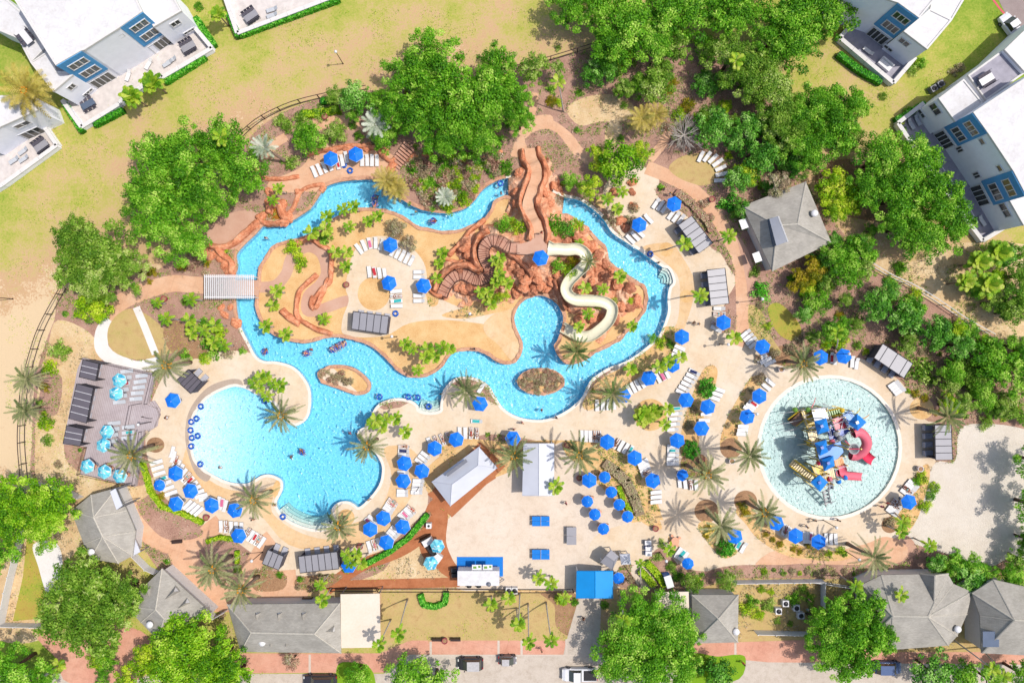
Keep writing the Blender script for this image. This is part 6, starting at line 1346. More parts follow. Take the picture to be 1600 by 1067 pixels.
# ------------------------------------------------------------ umbrellas
M['blue'] = plain('blue_canvas', A(10, 122, 236, .7), .65, .07, 1.2); M['valance'] = plain('white_valance', A(244, 246, 250), .6); M['pole'] = plain('white_pole', A(236, 236, 238), .4)
def aqua_mat():
    m, nt, p = new_mat('aqua_patterned_canvas'); N = nt.nodes; L = nt.links
    tc = N.new('ShaderNodeTexCoord'); vo = N.new('ShaderNodeTexVoronoi'); vo.inputs['Scale'].default_value = 2.2; L.new(tc.outputs['Object'], vo.inputs[0])
    r = ramp_of(nt, [(0, A(60, 176, 216)), (.3, A(110, 216, 236)), (.55, A(150, 232, 244)), (.75, A(244, 250, 252)), (1, A(96, 206, 230))]); r.color_ramp.interpolation = 'CONSTANT'
    sp = N.new('ShaderNodeSeparateColor'); L.new(vo.outputs['Color'], sp.inputs[0]); L.new(sp.outputs[0], r.inputs[0]); L.new(r.outputs[0], p.inputs['Base Color']); p.inputs['Roughness'].default_value = .7; return m
M['aqua'] = aqua_mat()
UM = {}
def umbrella_meshes(kind):
    n = 6 if kind in ('hex', 'aqua') else 8; r = {'hex': 1.22, 'oct': .92, 'aqua': 1.12}[kind]; h = 2.35; b = MB(); top = h + .48
    vs = [(0, 0, top)]; 
    for ring, (f, z) in enumerate(((.5, h + .26), (1, h))):
        for i in range(n * 2):
            a = 2 * pi * i / (n * 2); rr = r * f * (cos(pi / n) * 1.0 if i % 2 else 1.0); vs.append((rr * cos(a), rr * sin(a), z - (.05 * f if i % 2 else 0)))
    m_ = n * 2; fs = [(0, 1 + i, 1 + (i + 1) % m_) for i in range(m_)] + [(1 + i, 1 + m_ + i, 1 + m_ + (i + 1) % m_, 1 + (i + 1) % m_) for i in range(m_)]
    b.add(vs, fs); can = b.mesh('canopy', M['aqua' if kind == 'aqua' else 'blue'])
    b = MB(); k = len(vs) - m_; rim_ = vs[k:]
    for i in range(m_):
        a, c = rim_[i], rim_[(i + 1) % m_]; b.add([a, c, (c[0] * 1.035, c[1] * 1.035, c[2] - .16), (a[0] * 1.035, a[1] * 1.035, a[2] - .16)], [(0, 1, 2, 3)])
    val = b.mesh('valance', M['valance'])
    b = MB(); b.tube([(0, 0, 0), (0, 0, top + .12)], .035, 6); b.lathe([(0, .16), (.05, .1), (.03, 0)], (0, 0, top), 6); pol = b.mesh('pole', M['pole'])
    b = MB(); b.lathe([(.34, 0), (.34, .07), (.12, .11), (.06, .3), (0, .3)], (0, 0, 0), 12); bas = b.mesh('base', M['greymetal'])
    return can, val, pol, bas
def umbrella(px, py, kind='hex', look=None, z=0.0, scale=1.0):
    if kind not in UM: UM[kind] = umbrella_meshes(kind)
    can, val, pol, bas = UM[kind]; p = W(px, py, 2.5 + z); t = empty('umbrella', (p.x, p.y, z + .03), R.uniform(0, 6.28), scale)
    c = obj('canopy', can, t); obj('valance', val, c); obj('pole', pol, t); obj('base', bas, t)
    c.rotation_euler = (R.uniform(-.05, .05), R.uniform(-.05, .05), 0)
    return tag(t, look or {'hex': 'open blue hexagonal umbrella', 'oct': 'small round blue umbrella', 'aqua': 'aqua patterned umbrella'}[kind], 'umbrella', px, py, {'aqua': 'aqua patterned umbrellas'}.get(kind, 'blue umbrellas'))
for q in [(516,249),(555,242),(610,382),(609,443),(661.6,446),(1053,319),(999.4,352.5),(845,404),(1015,590.6),(1052,570),(975,618),(1073,626),(1107.5,635),(1096,670),(1187,618),(1168,651),(631,725),(631,752),(659,735.5),(679.4,701),(713,686),(272.7,740),(297.5,768),(275,787),(330,790),(366.7,797),(373,838),
          (598,810.5),(577.8,827.4),(629,823.4),(603.7,846.5),(950,691),(992,715),(1019.6,752),(1192.6,543),(1131.4,504.6),(1284,558),(1320,557),(1244,838),(1279.6,846),(1214,817),(1422,784),(269,627),(750,630),(801,685),(1067,526),(1098,670+0),(1059,688),(1150,838),(922,750),(544,884)]:
    if q == (1098, 670): continue
    z = 4.3 if q == (845, 404) else 0
    umbrella(*q, 'hex', z=z)
for q in [(248.6,758),(945,747),(956.6,768.6),(919,783.5),(968,788),(930,804.6),(980,807),(942,826),(1066,743),(1076,880)]: umbrella(*q, 'oct')
for q in [(184.5,594),(180,615),(166.5,676),(160,697),(135.6,730),(162,738),(187,744)]: umbrella(*q, 'aqua', z=DZ)
umbrella(684,853,'aqua'); umbrella(671.7,881,'aqua'); umbrella(966,904,'oct','small deep blue umbrella against the blue tent')

# ------------------------------------------------------------ sun loungers
M['sling'] = plain('white_sling', A(248, 246, 244), .7, .05, 2); M['lframe'] = plain('lounger_frame', A(200, 196, 196), .5); M['gsling'] = plain('grey_sling', A(206, 210, 216), .7, .05, 2)
LM_ = {}
def lounger_meshes(kind):
    sl_ = M['sling'] if kind == 'w' else M['gsling']
    b = MB(); b.add([(-.95, -.29, .32), (.35, -.29, .32), (.35, .29, .32), (-.95, .29, .32), (-.95, -.29, .29), (.35, -.29, .29), (.35, .29, .29), (-.95, .29, .29)], [(0, 1, 2, 3), (7, 6, 5, 4), (0, 4, 5, 1), (1, 5, 6, 2), (2, 6, 7, 3), (3, 7, 4, 0)]); seat = b.mesh('seat', sl_)
    b = MB(); b.add([(.36, -.29, .33), (.92, -.29, .62), (.92, .29, .62), (.36, .29, .33), (.36, -.29, .3), (.93, -.29, .59), (.93, .29, .59), (.36, .29, .3)], [(0, 1, 2, 3), (7, 6, 5, 4), (0, 4, 5, 1), (1, 5, 6, 2), (2, 6, 7, 3), (3, 7, 4, 0)]); back = b.mesh('backrest', sl_)
    b = MB()
    for y in (-.31, .31):
        b.tube([(-.97, y, .3), (.4, y, .3)], .03, 4)
        for x in (-.8, .55): b.tube([(x, y, .3), (x, y, 0)], .025, 4)
    b.tube([(.6, -.31, .3), (.6, .31, .3)], .02, 4); fr_ = b.mesh('frame', M['lframe'])
    return seat, back, fr_
NL = [0]
def lounger(px, py, ang, where, kind='w', z=0.0):
    if kind not in LM_: LM_[kind] = lounger_meshes(kind)
    p = W(px, py, z + .35); t = empty('sun_lounger', (p.x, p.y, z + .03), ang + R.uniform(-.04, .04), R.uniform(.92, .98)); NL[0] += 1
    for n_, me in zip(('seat', 'backrest', 'frame'), LM_[kind]): obj(n_, me, t)
    LOUNGE.append((t, px, py, ang)); return tag(t, where, 'sun lounger', px, py, 'sun loungers')
LOUNGE = []
def row(pts, n, hd, where, kind='w', z=0.0):
    """n loungers spread along a pixel line; hd: the way the head points, (dx,dy) in pixels, or a pixel to point away from / to"""
    q = [(p[0], p[1]) for p in pts]; seg = [hypot(c[0] - a[0], c[1] - a[1]) for a, c in zip(q, q[1:])]; T = sum(seg)
    for i in range(n):
        s = T * i / max(1, n - 1) if n > 1 else 0; k = 0
        while k < len(seg) - 1 and s > seg[k]: s -= seg[k]; k += 1
        f = s / seg[k] if seg and seg[k] else 0; a = q[k]; c = q[min(k + 1, len(q) - 1)]; x = a[0] + (c[0] - a[0]) * f; y = a[1] + (c[1] - a[1]) * f
        if len(hd) == 3: dx, dy = (x - hd[0]) * hd[2], (y - hd[1]) * hd[2]
        else: dx, dy = hd
        lounger(x, y, atan2(-dy, dx), where, kind, z)
WL = 'white lounger '
row([(491,268.5),(515,258.5)], 4, (-.4,-.9), WL + 'left of the left umbrella on the upper sun deck'); row([(528,256),(541,246)], 3, (-.2,-1), WL + 'between the two umbrellas of the upper sun deck'); row([(566,250.5),(589,251)], 4, (0,-1), WL + 'right of the two umbrellas of the upper sun deck')
row([(561,389),(569,383.5),(578,380),(588,379.5),(596,382)], 5, (585,420,1), WL + 'along the top left curve of the sandy terrace'); row([(614,392),(643,407)], 5, (.45,-.85), WL + 'along the top right curve of the sandy terrace'); row([(577,425),(601,428)], 4, (.15,1), WL + 'above the round planting bed of the sandy terrace')
row([(655,425),(655,433)], 2, (1,0), WL + 'above the right-hand umbrella of the sandy terrace'); row([(655,462),(655,470)], 2, (1,0), WL + 'below the right-hand umbrella of the sandy terrace'); row([(619,455),(620,478)], 4, (-1,.05), WL + 'right of the round planting bed of the sandy terrace')
row([(1025,318),(1039,325)], 3, (.6,-.8), WL + 'left of the umbrella near the reddish hedge'); row([(1049,335),(1064,343)], 3, (.6,-.8), WL + 'between the reddish hedge umbrella and the slanting cabana'); row([(1013.4,342),(1005,347)], 2, (-.7,-.7), WL + 'upper right of the umbrella on the east river bank'); row([(985,374),(1000,364)], 3, (-.7,-.7), WL + 'lower left of the umbrella on the east river bank')
row([(983,609),(1003,598)], 4, (-.5,-.87), WL + 'left of the middle umbrella on the palm bed bank'); row([(1028,590),(1042,583)], 3, (-.5,-.87), WL + 'between the middle and upper umbrellas on the palm bed bank'); row([(933,633),(960,631)], 4, (0,-1), WL + 'under the date palm on the palm bed bank'); row([(1062,543),(1057,556)], 3, (-.9,-.4), WL + 'beside the small palms above the palm bed bank umbrellas')
row([(1085,581.4),(1064.7,613)], 6, (.87,.45), WL + 'in the six left of the upper clipped round bush'); row([(1124,609),(1116,622)], 3, (-.9,-.3), WL + 'right of the upper clipped round bush'); row([(1059,638),(1051,671)], 5, (1,-.1), WL + 'in the five right of the big bushy palm clump'); row([(1103,647),(1100,657)], 2, (-1,0), WL + 'between the two umbrellas of the curved bush bed')
row([(1203,597),(1197,604)], 2, (-.8,-.6), WL + 'above the upper umbrella left of the splash pool'); row([(1177,630),(1169,639)], 3, (-.85,-.5), WL + 'between the two umbrellas left of the splash pool'); row([(1161,666),(1159,678)], 3, (-1,0), WL + 'below the lower umbrella left of the splash pool')
row([(718,676),(745,677)], 4, (0,1), WL + 'right of the umbrella at the top of the brown path'); row([(672,692),(701,683)], 4, (.4,.93), WL + 'between the two umbrellas above the canvas pavilion'); row([(665,711),(656,722)], 3, (.8,.6), WL + 'between the upper left umbrellas by the canvas pavilion'); row([(631,698),(631,711)], 3, (1,0), WL + 'above the pair of umbrellas by the pool edge'); row([(630,738),(630,739)], 1, (1,0), 'white lounger between the pair of umbrellas by the pool edge'); row([(629,767),(629,773)], 2, (1,0), WL + 'below the pair of umbrellas by the pool edge'); row([(654,751),(651,769)], 4, (1,0), WL + 'below the umbrella at the left tip of the canvas pavilion')
row([(745,658),(739,659)], 1, (1,0), 'single white lounger below the date palm on the pool peninsula'); row([(752,606),(748,610)], 1, (.5,-.8), 'single white lounger above the umbrella on the pool peninsula')
row([(269,706),(271,714),(275,723),(282,733),(290,744),(297,752),(305,762),(313,773),(321,779)], 13, (250,790,-.6), WL + 'nearest the wave pool on the left deck'); row([(245,722),(247,731),(250,740),(253,748),(259,755),(264,763),(268,770)], 7, (-.87,.3), WL + 'along the bright low hedge'); row([(293,788),(311,799)], 4, (-.7,.7), WL + 'between the lower two umbrellas of the wave pool deck'); row([(341,784),(352,790)], 3, (-.2,1), WL + 'left of the date palm below the wave pool')
row([(345,822),(377,825)], 5, (.05,1), WL + 'above the umbrella by the mulch bed'); row([(386,833),(409,847)], 5, (-.55,.83), WL + 'upper left of the two-bay cabana')
row([(614,784),(606,797)], 4, (.8,.6), WL + 'left edge of the lower umbrella cluster'); row([(643,796),(629,809)], 4, (.75,.65), WL + 'right edge of the lower umbrella cluster'); row([(618,828),(610,838)], 3, (.75,.65), WL + 'in the middle of the lower umbrella cluster'); row([(577,854),(592,849)], 3, (.3,.95), WL + 'lower left of the lower umbrella cluster'); row([(582,811),(577,816)], 2, (.75,.65), WL + 'upper left of the lower umbrella cluster')
row([(909,681),(936,682)], 5, (0,1), WL + 'left of the umbrella above the orange bed'); row([(963,693),(985,704)], 4, (-.5,.87), WL + 'between the upper two umbrellas above the orange bed'); row([(1004,722),(1010,739)], 4, (-.85,.5), WL + 'between the lower two umbrellas above the orange bed'); row([(1025,769),(1025,784)], 3, (-1,.1), WL + 'below the lowest umbrella of the orange bed')
row([(1052,697),(1051,724)], 5, (1,0), WL + 'left of the lower clipped round bush'); row([(1062,753),(1088,758)], 4, (-.1,-1), WL + 'under the small umbrella beside the leaning date palm'); row([(1060,863),(1070,870)], 3, (-.6,.8), WL + 'above the small umbrella by the sandy bed')
row([(1165,521),(1178,538)], 4, (.75,-.6), WL + 'upper left of the umbrella by the dry grass plot'); row([(1190,559),(1203,567)], 3, (.85,-.5), WL + 'lower right of the umbrella by the dry grass plot'); row([(1300,559),(1305,561)], 2, (0,-1), WL + 'between the two umbrellas above the splash pool'); row([(1332,565),(1339,568)], 2, (.1,-1), WL + 'right of the two umbrellas above the splash pool')
row([(1225,827),(1233,832)], 3, (-.3,1), WL + 'left of the middle umbrella below the splash pool'); row([(1257,839),(1267,840)], 3, (-.1,1), WL + 'between the umbrellas below the splash pool'); row([(1291,842),(1306,842)], 3, (0,1), WL + 'right of the umbrellas below the splash pool')
row([(1427,756),(1415,770)], 4, (.8,.6), WL + 'above the umbrella between splash pool and beach'); row([(1403,785),(1393,800)], 4, (.8,.6), WL + 'below the umbrella between splash pool and beach'); row([(1396,600),(1406,612)], 4, (.8,-.5), WL + 'below the pale grey cabana right of the splash pool')
row([(1124,482),(1124,490)], 2, (1,0), WL + 'below the cabana by the right-hand path'); row([(1120,507),(1119,514)], 2, (.9,.5), WL + 'lower left of the umbrella by the right-hand path'); row([(1095,245),(1107,245),(1118,250),(1125,259),(1128,270),(1125,282)], 7, (1075,285,1), WL + 'round the dry grass plot by the bare tree'); row([(1155,850),(1162,855)], 2, (.5,-.85), WL + 'beside the oval clipped bush')
row([(221.6,587),(213,623)], 5, (-1,.1), 'pale grey lounger in the outer row of the wooden deck', 'g', DZ); row([(198.6,580),(187,628)], 6, (-1,.1), 'pale grey lounger by the upper aqua umbrellas', 'g', DZ); row([(179,661),(174,689)], 4, (-1,.1), 'pale grey lounger by the lower aqua umbrellas', 'g', DZ); row([(201,667),(200,684)], 3, (-1,.1), 'pale grey lounger under the deck date palm', 'g', DZ)

# ------------------------------------------------------------ swim tubes and people
M['tube'] = plain('blue_tube', A(0, 92, 196), .3, .08, 2, spec=.5); M['tubew'] = plain('white_tube_panel', A(236, 240, 246), .3)
def torus(R_, r_, n=20, k=8, w=lambda a: 0):
    b = MB()
    for i in range(n):
        a = 2 * pi * i / n
        for j in range(k): c = 2 * pi * j / k; b.v.append(((R_ + r_ * cos(c)) * cos(a), (R_ + r_ * cos(c)) * sin(a), r_ * sin(c)))
    for i in range(n):
        for j in range(k): b.f.append((i * k + j, ((i + 1) % n) * k + j, ((i + 1) % n) * k + (j + 1) % k, i * k + (j + 1) % k)); b.mi.append(w(i))
    return b
TB = []
def tube(px, py, look, z=0.0):
    if not TB:
        TB.append(torus(.36, .16).mesh('ring', M['tube'], True))
        b = MB(); b.tube([(cos(.4) * .52, sin(.4) * .52, .1), (cos(.65) * .53, sin(.65) * .53, .14), (cos(.9) * .52, sin(.9) * .52, .1)], .035, 5)
        TB.append(b.mesh('handles', M['tubew'], True))
    p = W(px, py, z + .1); t = empty('swim_tube', (p.x, p.y, z + .1), R.uniform(0, 6)); obj('ring', TB[0], t); [obj('handle', TB[1], t, None, k * pi / 2) for k in range(4)]
    return tag(t, look, 'swim tube', px, py, 'blue swim tubes')
for q in [(537.4,258),(547,267),(618,490),(1016,397),(442,807)]: tube(*q, 'blue swim tube lying on the deck')
for q in [(314,635),(307,654),(299,659),(298,672),(300,684),(309,681),(299,697),(313,725)]: tube(*q, 'blue shallow-water swim tube', -.1)
for q in [(414,549),(479,552),(520,546),(527,542),(532,539),(537,537),(472,706),(593,620),(638,620),(653,621),(670,635),(677,345),(586,309),(586,319),(414,626),(782,287)]: tube(*q, 'blue swim tube floating on the water', -.1)
SK = {'skin': plain('skin', A(214, 160, 128), .6, .05), 'tan': plain('tanned_skin', A(170, 112, 82), .6, .05)}
def body_mesh(pose):
    J = {'lying': [((0,0,.1),.15,-1),((.25,0,.12),.16,0),((.48,0,.14),.15,1),((.62,0,.15),.06,2),((.78,0,.16),.105,3),((.42,.24,.13),.06,2),((.16,.36,.1),.045,5),((-.04,.34,.08),.035,6),((.42,-.24,.13),.06,2),((.2,-.38,.1),.045,8),((.02,-.3,.14),.035,9),((-.12,.1,.1),.1,0),((-.5,.14,.12),.07,11),((-.88,.15,.06),.045,12),((-.98,.16,.14),.03,13),((-.12,-.1,.1),.1,0),((-.48,-.16,.16),.07,15),((-.86,-.13,.06),.045,16),((-.96,-.14,.14),.03,17)],
         'tube': [((0,0,-.02),.15,-1),((.2,0,.12),.16,0),((.38,0,.28),.14,1),((.47,0,.36),.06,2),((.58,0,.44),.105,3),((.34,.26,.24),.055,2),((.08,.42,.2),.045,5),((-.1,.46,.2),.035,6),((.34,-.26,.24),.055,2),((.08,-.42,.2),.045,8),((-.1,-.44,.2),.035,9),((-.08,.1,.02),.1,0),((-.45,.14,.24),.065,11),((-.75,.16,.02),.045,12),((-.85,.16,.08),.03,13),((-.08,-.1,.02),.1,0),((-.45,-.16,.2),.065,15),((-.78,-.16,.02),.045,16),((-.88,-.16,.06),.03,17)],
         'standing': [((0,0,.9),.14,-1),((0,0,1.15),.13,0),((.02,0,1.38),.15,1),((.02,0,1.52),.06,2),((.03,0,1.66),.105,3),((.03,.22,1.38),.055,2),((.08,.28,1.1),.045,5),((.2,.27,.9),.035,6),((.03,-.22,1.38),.055,2),((-.02,-.3,1.1),.045,8),((.1,-.29,.88),.035,9),((0,.1,.84),.095,0),((.12,.11,.45),.065,11),((.02,.11,.08),.045,12),((.16,.12,.03),.03,13),((0,-.1,.84),.095,0),((-.06,-.11,.45),.065,15),((-.22,-.11,.1),.045,16),((-.1,-.12,.03),.03,17)]}[pose]
    me = bpy.data.meshes.new('person'); me.from_pydata([j[0] for j in J], [(j[2], i) for i, j in enumerate(J) if j[2] >= 0], [])
    o = bpy.data.objects.new('tmp', me); COL.objects.link(o); sm_ = o.modifiers.new('s', 'SKIN')
    for i, j in enumerate(J): me.skin_vertices[0].data[i].radius = (j[1], j[1] * (.75 if i in (0, 1, 2) and pose != 'lying' else 1)); 
    me.skin_vertices[0].data[0].use_root = True
    o.modifiers.new('d', 'SUBSURF').levels = 1
    dg = bpy.context.evaluated_depsgraph_get(); out = bpy.data.meshes.new_from_object(o.evaluated_get(dg)); bpy.data.objects.remove(o)
    out.polygons.foreach_set('use_smooth', [True] * len(out.polygons)); hd = J[4][0]; hp = J[0][0]; ch = J[2][0]
    return out, hd, hp, ch
PB = {}
CLOTH = {k: plain(k.replace(' ', '_') + '_cloth', c, .8, .06) for k, c in (('red', A(206, 50, 60)), ('navy', A(34, 44, 96)), ('black', A(36, 34, 40)), ('pink', A(232, 120, 160)), ('white', A(240, 240, 240)), ('turquoise', A(60, 190, 190)))}
HAIR = {k: plain(k + '_hair', c, .7, .1) for k, c in (('dark', A(46, 34, 28)), ('blond', A(206, 170, 110)), ('brown', A(104, 70, 46)))}
def person(px, py, pose, rz, cl, hair, look, z=0.0, sc=.95):
    for sk in SK:
        if (pose, sk) not in PB:
            me, hd, hp, ch = body_mesh(pose); me.materials.append(SK[sk]); PB[(pose, sk)] = (me, hd, hp, ch)
    sk = R.choice(list(SK)); me, hd, hp, ch = PB[(pose, sk)]; p = W(px, py, z + .4); t = obj('person', me, None, (p.x, p.y, z), rz, sc)
    b = MB(); b.lathe([(.0, .13), (.08, .11), (.12, .03), (.115, -.04)], (hd[0] - (.0 if pose == 'standing' else -.03), hd[1], hd[2] + .02), 10); b.build('hair', HAIR[hair], t, True)
    b = MB(); d = (Vector(ch) - Vector(hp)); q = Vector(hp); b.tube([q - d * .28, q - d * .1, q + d * .18], [.15, .185, .165], 10); b.build('swimwear', CLOTH[cl], t, True)
    if cl in ('red', 'pink', 'black', 'turquoise') and hair != 'dark' or cl == 'white':
        b = MB(); q = Vector(hp).lerp(Vector(ch), .72); b.tube([q - d * .12, q + d * .12], [.178, .172], 10); b.build('swim_top', CLOTH[cl], t, True)
    return tag(t, look, 'person', px, py, 'bathers')
HC = list(HAIR)
def sunbather(i, look):
    t, px, py, a = LOUNGE[i]; cl = R.choice(list(CLOTH)); hr = R.choice(HC); person(px, py, 'lying', a, cl, hr, f'sunbather in {cl} swimwear on a lounger', .30)
def near_lounger(px, py): return min(range(len(LOUNGE)), key=lambda i: hypot(LOUNGE[i][1] - px, LOUNGE[i][2] - py))
used_l = set()
for px, py in [(736,677),(745,677),(690,686),(697,684),(680,689),(930,682),(936,682),(964,694),(619,463),(1124,490),(613,786),(611,790),(389,834),(401,842),(352,823),(273,721),(291,744),(643,797),(584,851),(1401,788),(1399,792),(1403,785),(1419,766),(1227,829),(1079,757),(1016,742),(1120,510),(631,698)]:
    i = near_lounger(px, py)
    if i not in used_l: used_l.add(i); sunbather(i, 'lying on a white lounger')
for px, py, rz in [(586,309,.4),(586,319,-2),(520,546,2.6),(527,542,2.2),(532,539,.8),(537,537,1.2),(472,706,2.2),(479,552,3.0),(677,345,0),(414,549,1)]:
    cl = R.choice(list(CLOTH)); hr = R.choice(HC); person(px, py, 'tube', rz, cl, hr, f'bather in {cl} swimwear on a tube', -.02)
for px, py, pose, rz in [(488,546,'standing',1),(1028+0,411,'standing',2),(783,303,'standing',.5),(651,333,'standing',2),(347,729,'standing',1),(431,787,'standing',1),(846,640,'standing',0),(418,373,'standing',2),(690,615,'standing',2),(457,713,'standing',.3),(548,676,'standing',1)]:
    cl = R.choice(list(CLOTH)); hr = R.choice(HC); person(px, py, pose, rz, cl, hr, f'bather in {cl} swimwear wading', -.85)
for px, py, rz in [(263,652,.3),(397,810,1.4),(547,834,2),(816,660,1),(803,670,2),(869,652,1),(884,785,.4),(911,964,2),(846,1013,1),(1090,506,.2),(1083,504,2.8),(712,382,1),(846,364,2),(693,466,1),(1412,760,.6),(1384,785,2),(1199,830,1),(1375,790,2),(1258,821,.5),(1270,811,2),(1307,811,1),(1262,935,1),(1160,1034,1.2),(578,779,2),(1046,304,1),(1037,296,2),(742,545,1.3),(1260,950,1)]:
    cl = R.choice(list(CLOTH)); hr = R.choice(HC); zz = 4.42 if (px, py) == (846, 364) else (.03 if (px, py) != (712, 382) else .1); person(px, py, 'standing', rz, cl, hr, f'person in {cl} swimwear standing', zz)

TW_ = []
b = MB(); b.box((-.15, 0, 0), (1.25, .5, .025)); TWL = {}
for i in range(4, len(LOUNGE), 9):
    if i in used_l: continue
    t_, px, py, a = LOUNGE[i]; cl = R.choice(['red', 'turquoise', 'navy', 'pink', 'turquoise'])
    if cl not in TWL: TWL[cl] = b.mesh('towel', CLOTH[cl])
    o = obj('towel', TWL[cl], None, (t_.location.x, t_.location.y, t_.location.z + .35), a + R.uniform(-.1, .1), R.uniform(.7, 1.0)); tag(o, f'{cl} towel on a lounger', 'towel', px, py, 'towels on the loungers')
# ------------------------------------------------------------ the splash pool's play structure
PM = {k: plain(k, c, .35, .05, 1.5, spec=.5) for k, c in (('play_blue', A(30, 140, 236)), ('play_deep_blue', A(16, 84, 190)), ('play_red', A(232, 44, 86)), ('play_pink', A(248, 118, 136)), ('play_yellow', A(246, 206, 52)), ('play_cream', A(250, 226, 170)), ('play_green', A(120, 170, 60)), ('play_steel', A(168, 170, 172)), ('play_brown', A(150, 116, 96)), ('play_navy', A(40, 52, 110)), ('play_white', A(244, 246, 248)), ('play_orange', A(240, 150, 50)))}
pl = empty('water_playground', W(1296, 705)); PO = pl.location
def PW(px, py, z): return W(px, py, z) - PO
def ppart(nm, b, mat, parent=None, smooth=False): return b.build(nm, PM[mat], parent or pl, smooth)
def deck_part(pts, z, m='play_cream', t=.2, legs=True):
    q = [PW(x, y, z) for x, y in pts]; b = MB(); b.prism([(v.x, v.y) for v in q], z - t, z); ppart('platform', b, m)
    if legs:
        for v in q: b = MB(); b.tube([(v.x * .98, v.y * .98, -.35), (v.x * .98, v.y * .98, z + 1.0)], .09, 6); ppart('post', b, 'play_yellow')
        for i in range(len(q)):
            a, c = q[i], q[(i + 1) % len(q)]
            for hgt in (.95, .5): b = MB(); b.tube([a + Vector((0, 0, hgt)), c + Vector((0, 0, hgt))], .03, 4); ppart('rail', b, 'play_white')
deck_part([(1268,640),(1288,636),(1296,655),(1275,665)], 3.0, 'play_white'); deck_part([(1262,674),(1275,672),(1279,690),(1266,692)], 2.0, 'play_cream'); deck_part([(1292,666),(1318,655),(1330,672),(1298,694)], 3.2, 'play_deep_blue'); deck_part([(1300,655),(1316,650),(1322,668),(1306,672)], 3.6, 'play_red')
deck_part([(1312,652),(1328,640),(1340,656),(1324,668)], 2.6, 'play_blue'); deck_part([(1276,700),(1300,695),(1306,715),(1284,722)], 4.2, 'play_blue'); deck_part([(1268,728),(1285,722),(1292,740),(1276,746)], 2.4, 'play_yellow'); deck_part([(1284,735),(1302,730),(1306,748),(1288,752)], 2.2, 'play_cream'); deck_part([(1303,716),(1316,712),(1320,726),(1306,730)], 2.6, 'play_orange'); deck_part([(1252,650),(1266,644),(1274,662),(1262,670)], 1.4, 'play_yellow')
deck_part([(1250,640),(1275,636),(1280,650),(1256,654)], 1.8, 'play_yellow'); deck_part([(1278,744),(1292,740),(1298,756),(1284,760)], 2.6, 'play_yellow')
def roof_part(pts, z, zr, m='play_blue', panels=0):
    q = [PW(x, y, z) for x, y in pts]; c = sum(q, Vector()) / len(q); c = PW(sum(p[0] for p in pts) / len(pts), sum(p[1] for p in pts) / len(pts), zr); n = len(q); b = MB(); b.add(q + [c] + [v - Vector((0, 0, .15)) for v in q], [(i, (i + 1) % n, n) for i in range(n)] + [(i, n + 1 + i, n + 1 + (i + 1) % n, (i + 1) % n) for i in range(n)]); r = ppart('roof', b, m)
    b = MB(); b.box((c.x, c.y, c.z - .05), (.42, .42, .18), .4); b.build('roof_cap', PM['play_white' if pts[0][0] > 1320 else 'play_deep_blue'], r)
    for v in q: s = v.lerp(Vector((c.x, c.y, v.z)), .12); b = MB(); b.tube([(s.x, s.y, -.3), (s.x, s.y, z)], .08, 6); ppart('post', b, 'play_steel')
roof_part([(1272.5,658),(1291,653.5),(1296,673),(1278,678.5)], 5.0, 5.8); roof_part([(1325.5,661.5),(1339,646),(1354,659.5),(1340,673)], 5.2, 6.1)
roof_part([(1273,692),(1291,687),(1294,706),(1281,712)], 6.4, 7.2); roof_part([(1284,718),(1302,712),(1304,728),(1288,736)], 6.2, 7.0); roof_part([(1267,753),(1281,741.5),(1294,753),(1281,768)], 5.2, 5.7)
b = MB(); q = [PW(x, y, 5.6) for x, y in ((1276,702),(1313,690),(1318,706),(1309,716),(1284,728))]; b.prism([(v.x, v.y) for v in q], 5.4, 5.6); ppart('roof_panel', b, 'play_blue'); b = MB()
# tipping bucket
c = PW(1334, 701, 9.5); b = MB(); b.lathe([(.35, -1.0), (.75, 0), (.8, .1), (.7, .1), (.62, 0), (.3, -.85), (0, -.85)], tuple(c), 16); ppart('tipping_bucket', b, 'play_steel', smooth=True)
for dx in (-.95, .95): b = MB(); b.tube([(c.x + dx, c.y, -.3), (c.x + dx, c.y, c.z + .3)], .11, 6); ppart('tower_post', b, 'play_yellow')
b = MB(); b.tube([(c.x - .95, c.y, c.z + .1), (c.x + .95, c.y, c.z + .1)], .07, 5); ppart('axle', b, 'play_red')
def flume(pts, r, m, nm='slide', covered=False, n=5):
    """pts: (px,py,z) of a slide's middle line"""
    q = catmull(pts, n, False); w_ = [PW(*a) for a in q]; b = MB(); K = 9
    for i, p in enumerate(w_):
        t = w_[min(i + 1, len(w_) - 1)] - w_[max(i - 1, 0)]; t.normalize(); nn = Vector((-t.y, t.x, 0)).normalized(); up = Vector((0, 0, 1))
        for k in range(K):
            th = (2 * pi * k / K) if covered else pi * (1.0 + k / (K - 1)); b.v.append(tuple(p + nn * cos(th) * r + up * (sin(th) * r * (1 if covered else .8) + r * .8)))
        if i:
            o = len(b.v) - K
            for k in range(K if covered else K - 1): b.f.append((o - K + k, o - K + (k + 1) % K, o + (k + 1) % K, o + k)); b.mi.append(0)
    return ppart(nm, b, m, smooth=True)
flume([(1330,676,3.6),(1338,674,3.4),(1347,680,3.1),(1351,690,2.8),(1349,699,2.4),(1343,706,2.0),(1334,711,1.6),(1326,710,1.4)], .75, 'play_pink', 'covered_slide', True)
flume([(1343,704,1.6),(1348,708,1.0),(1355,715,.5),(1363,720,.1)], .75, 'play_red', 'slide')
flume([(1312,726,2.4),(1315,733,2.0),(1316,738,1.6),(1322,742,1.2),(1335,743,.6),(1346,744,.1)], .62, 'play_pink', 'slide'); flume([(1306,738,2.0),(1312,738,1.6),(1320,740,1.2)], .5, 'play_red', 'slide')
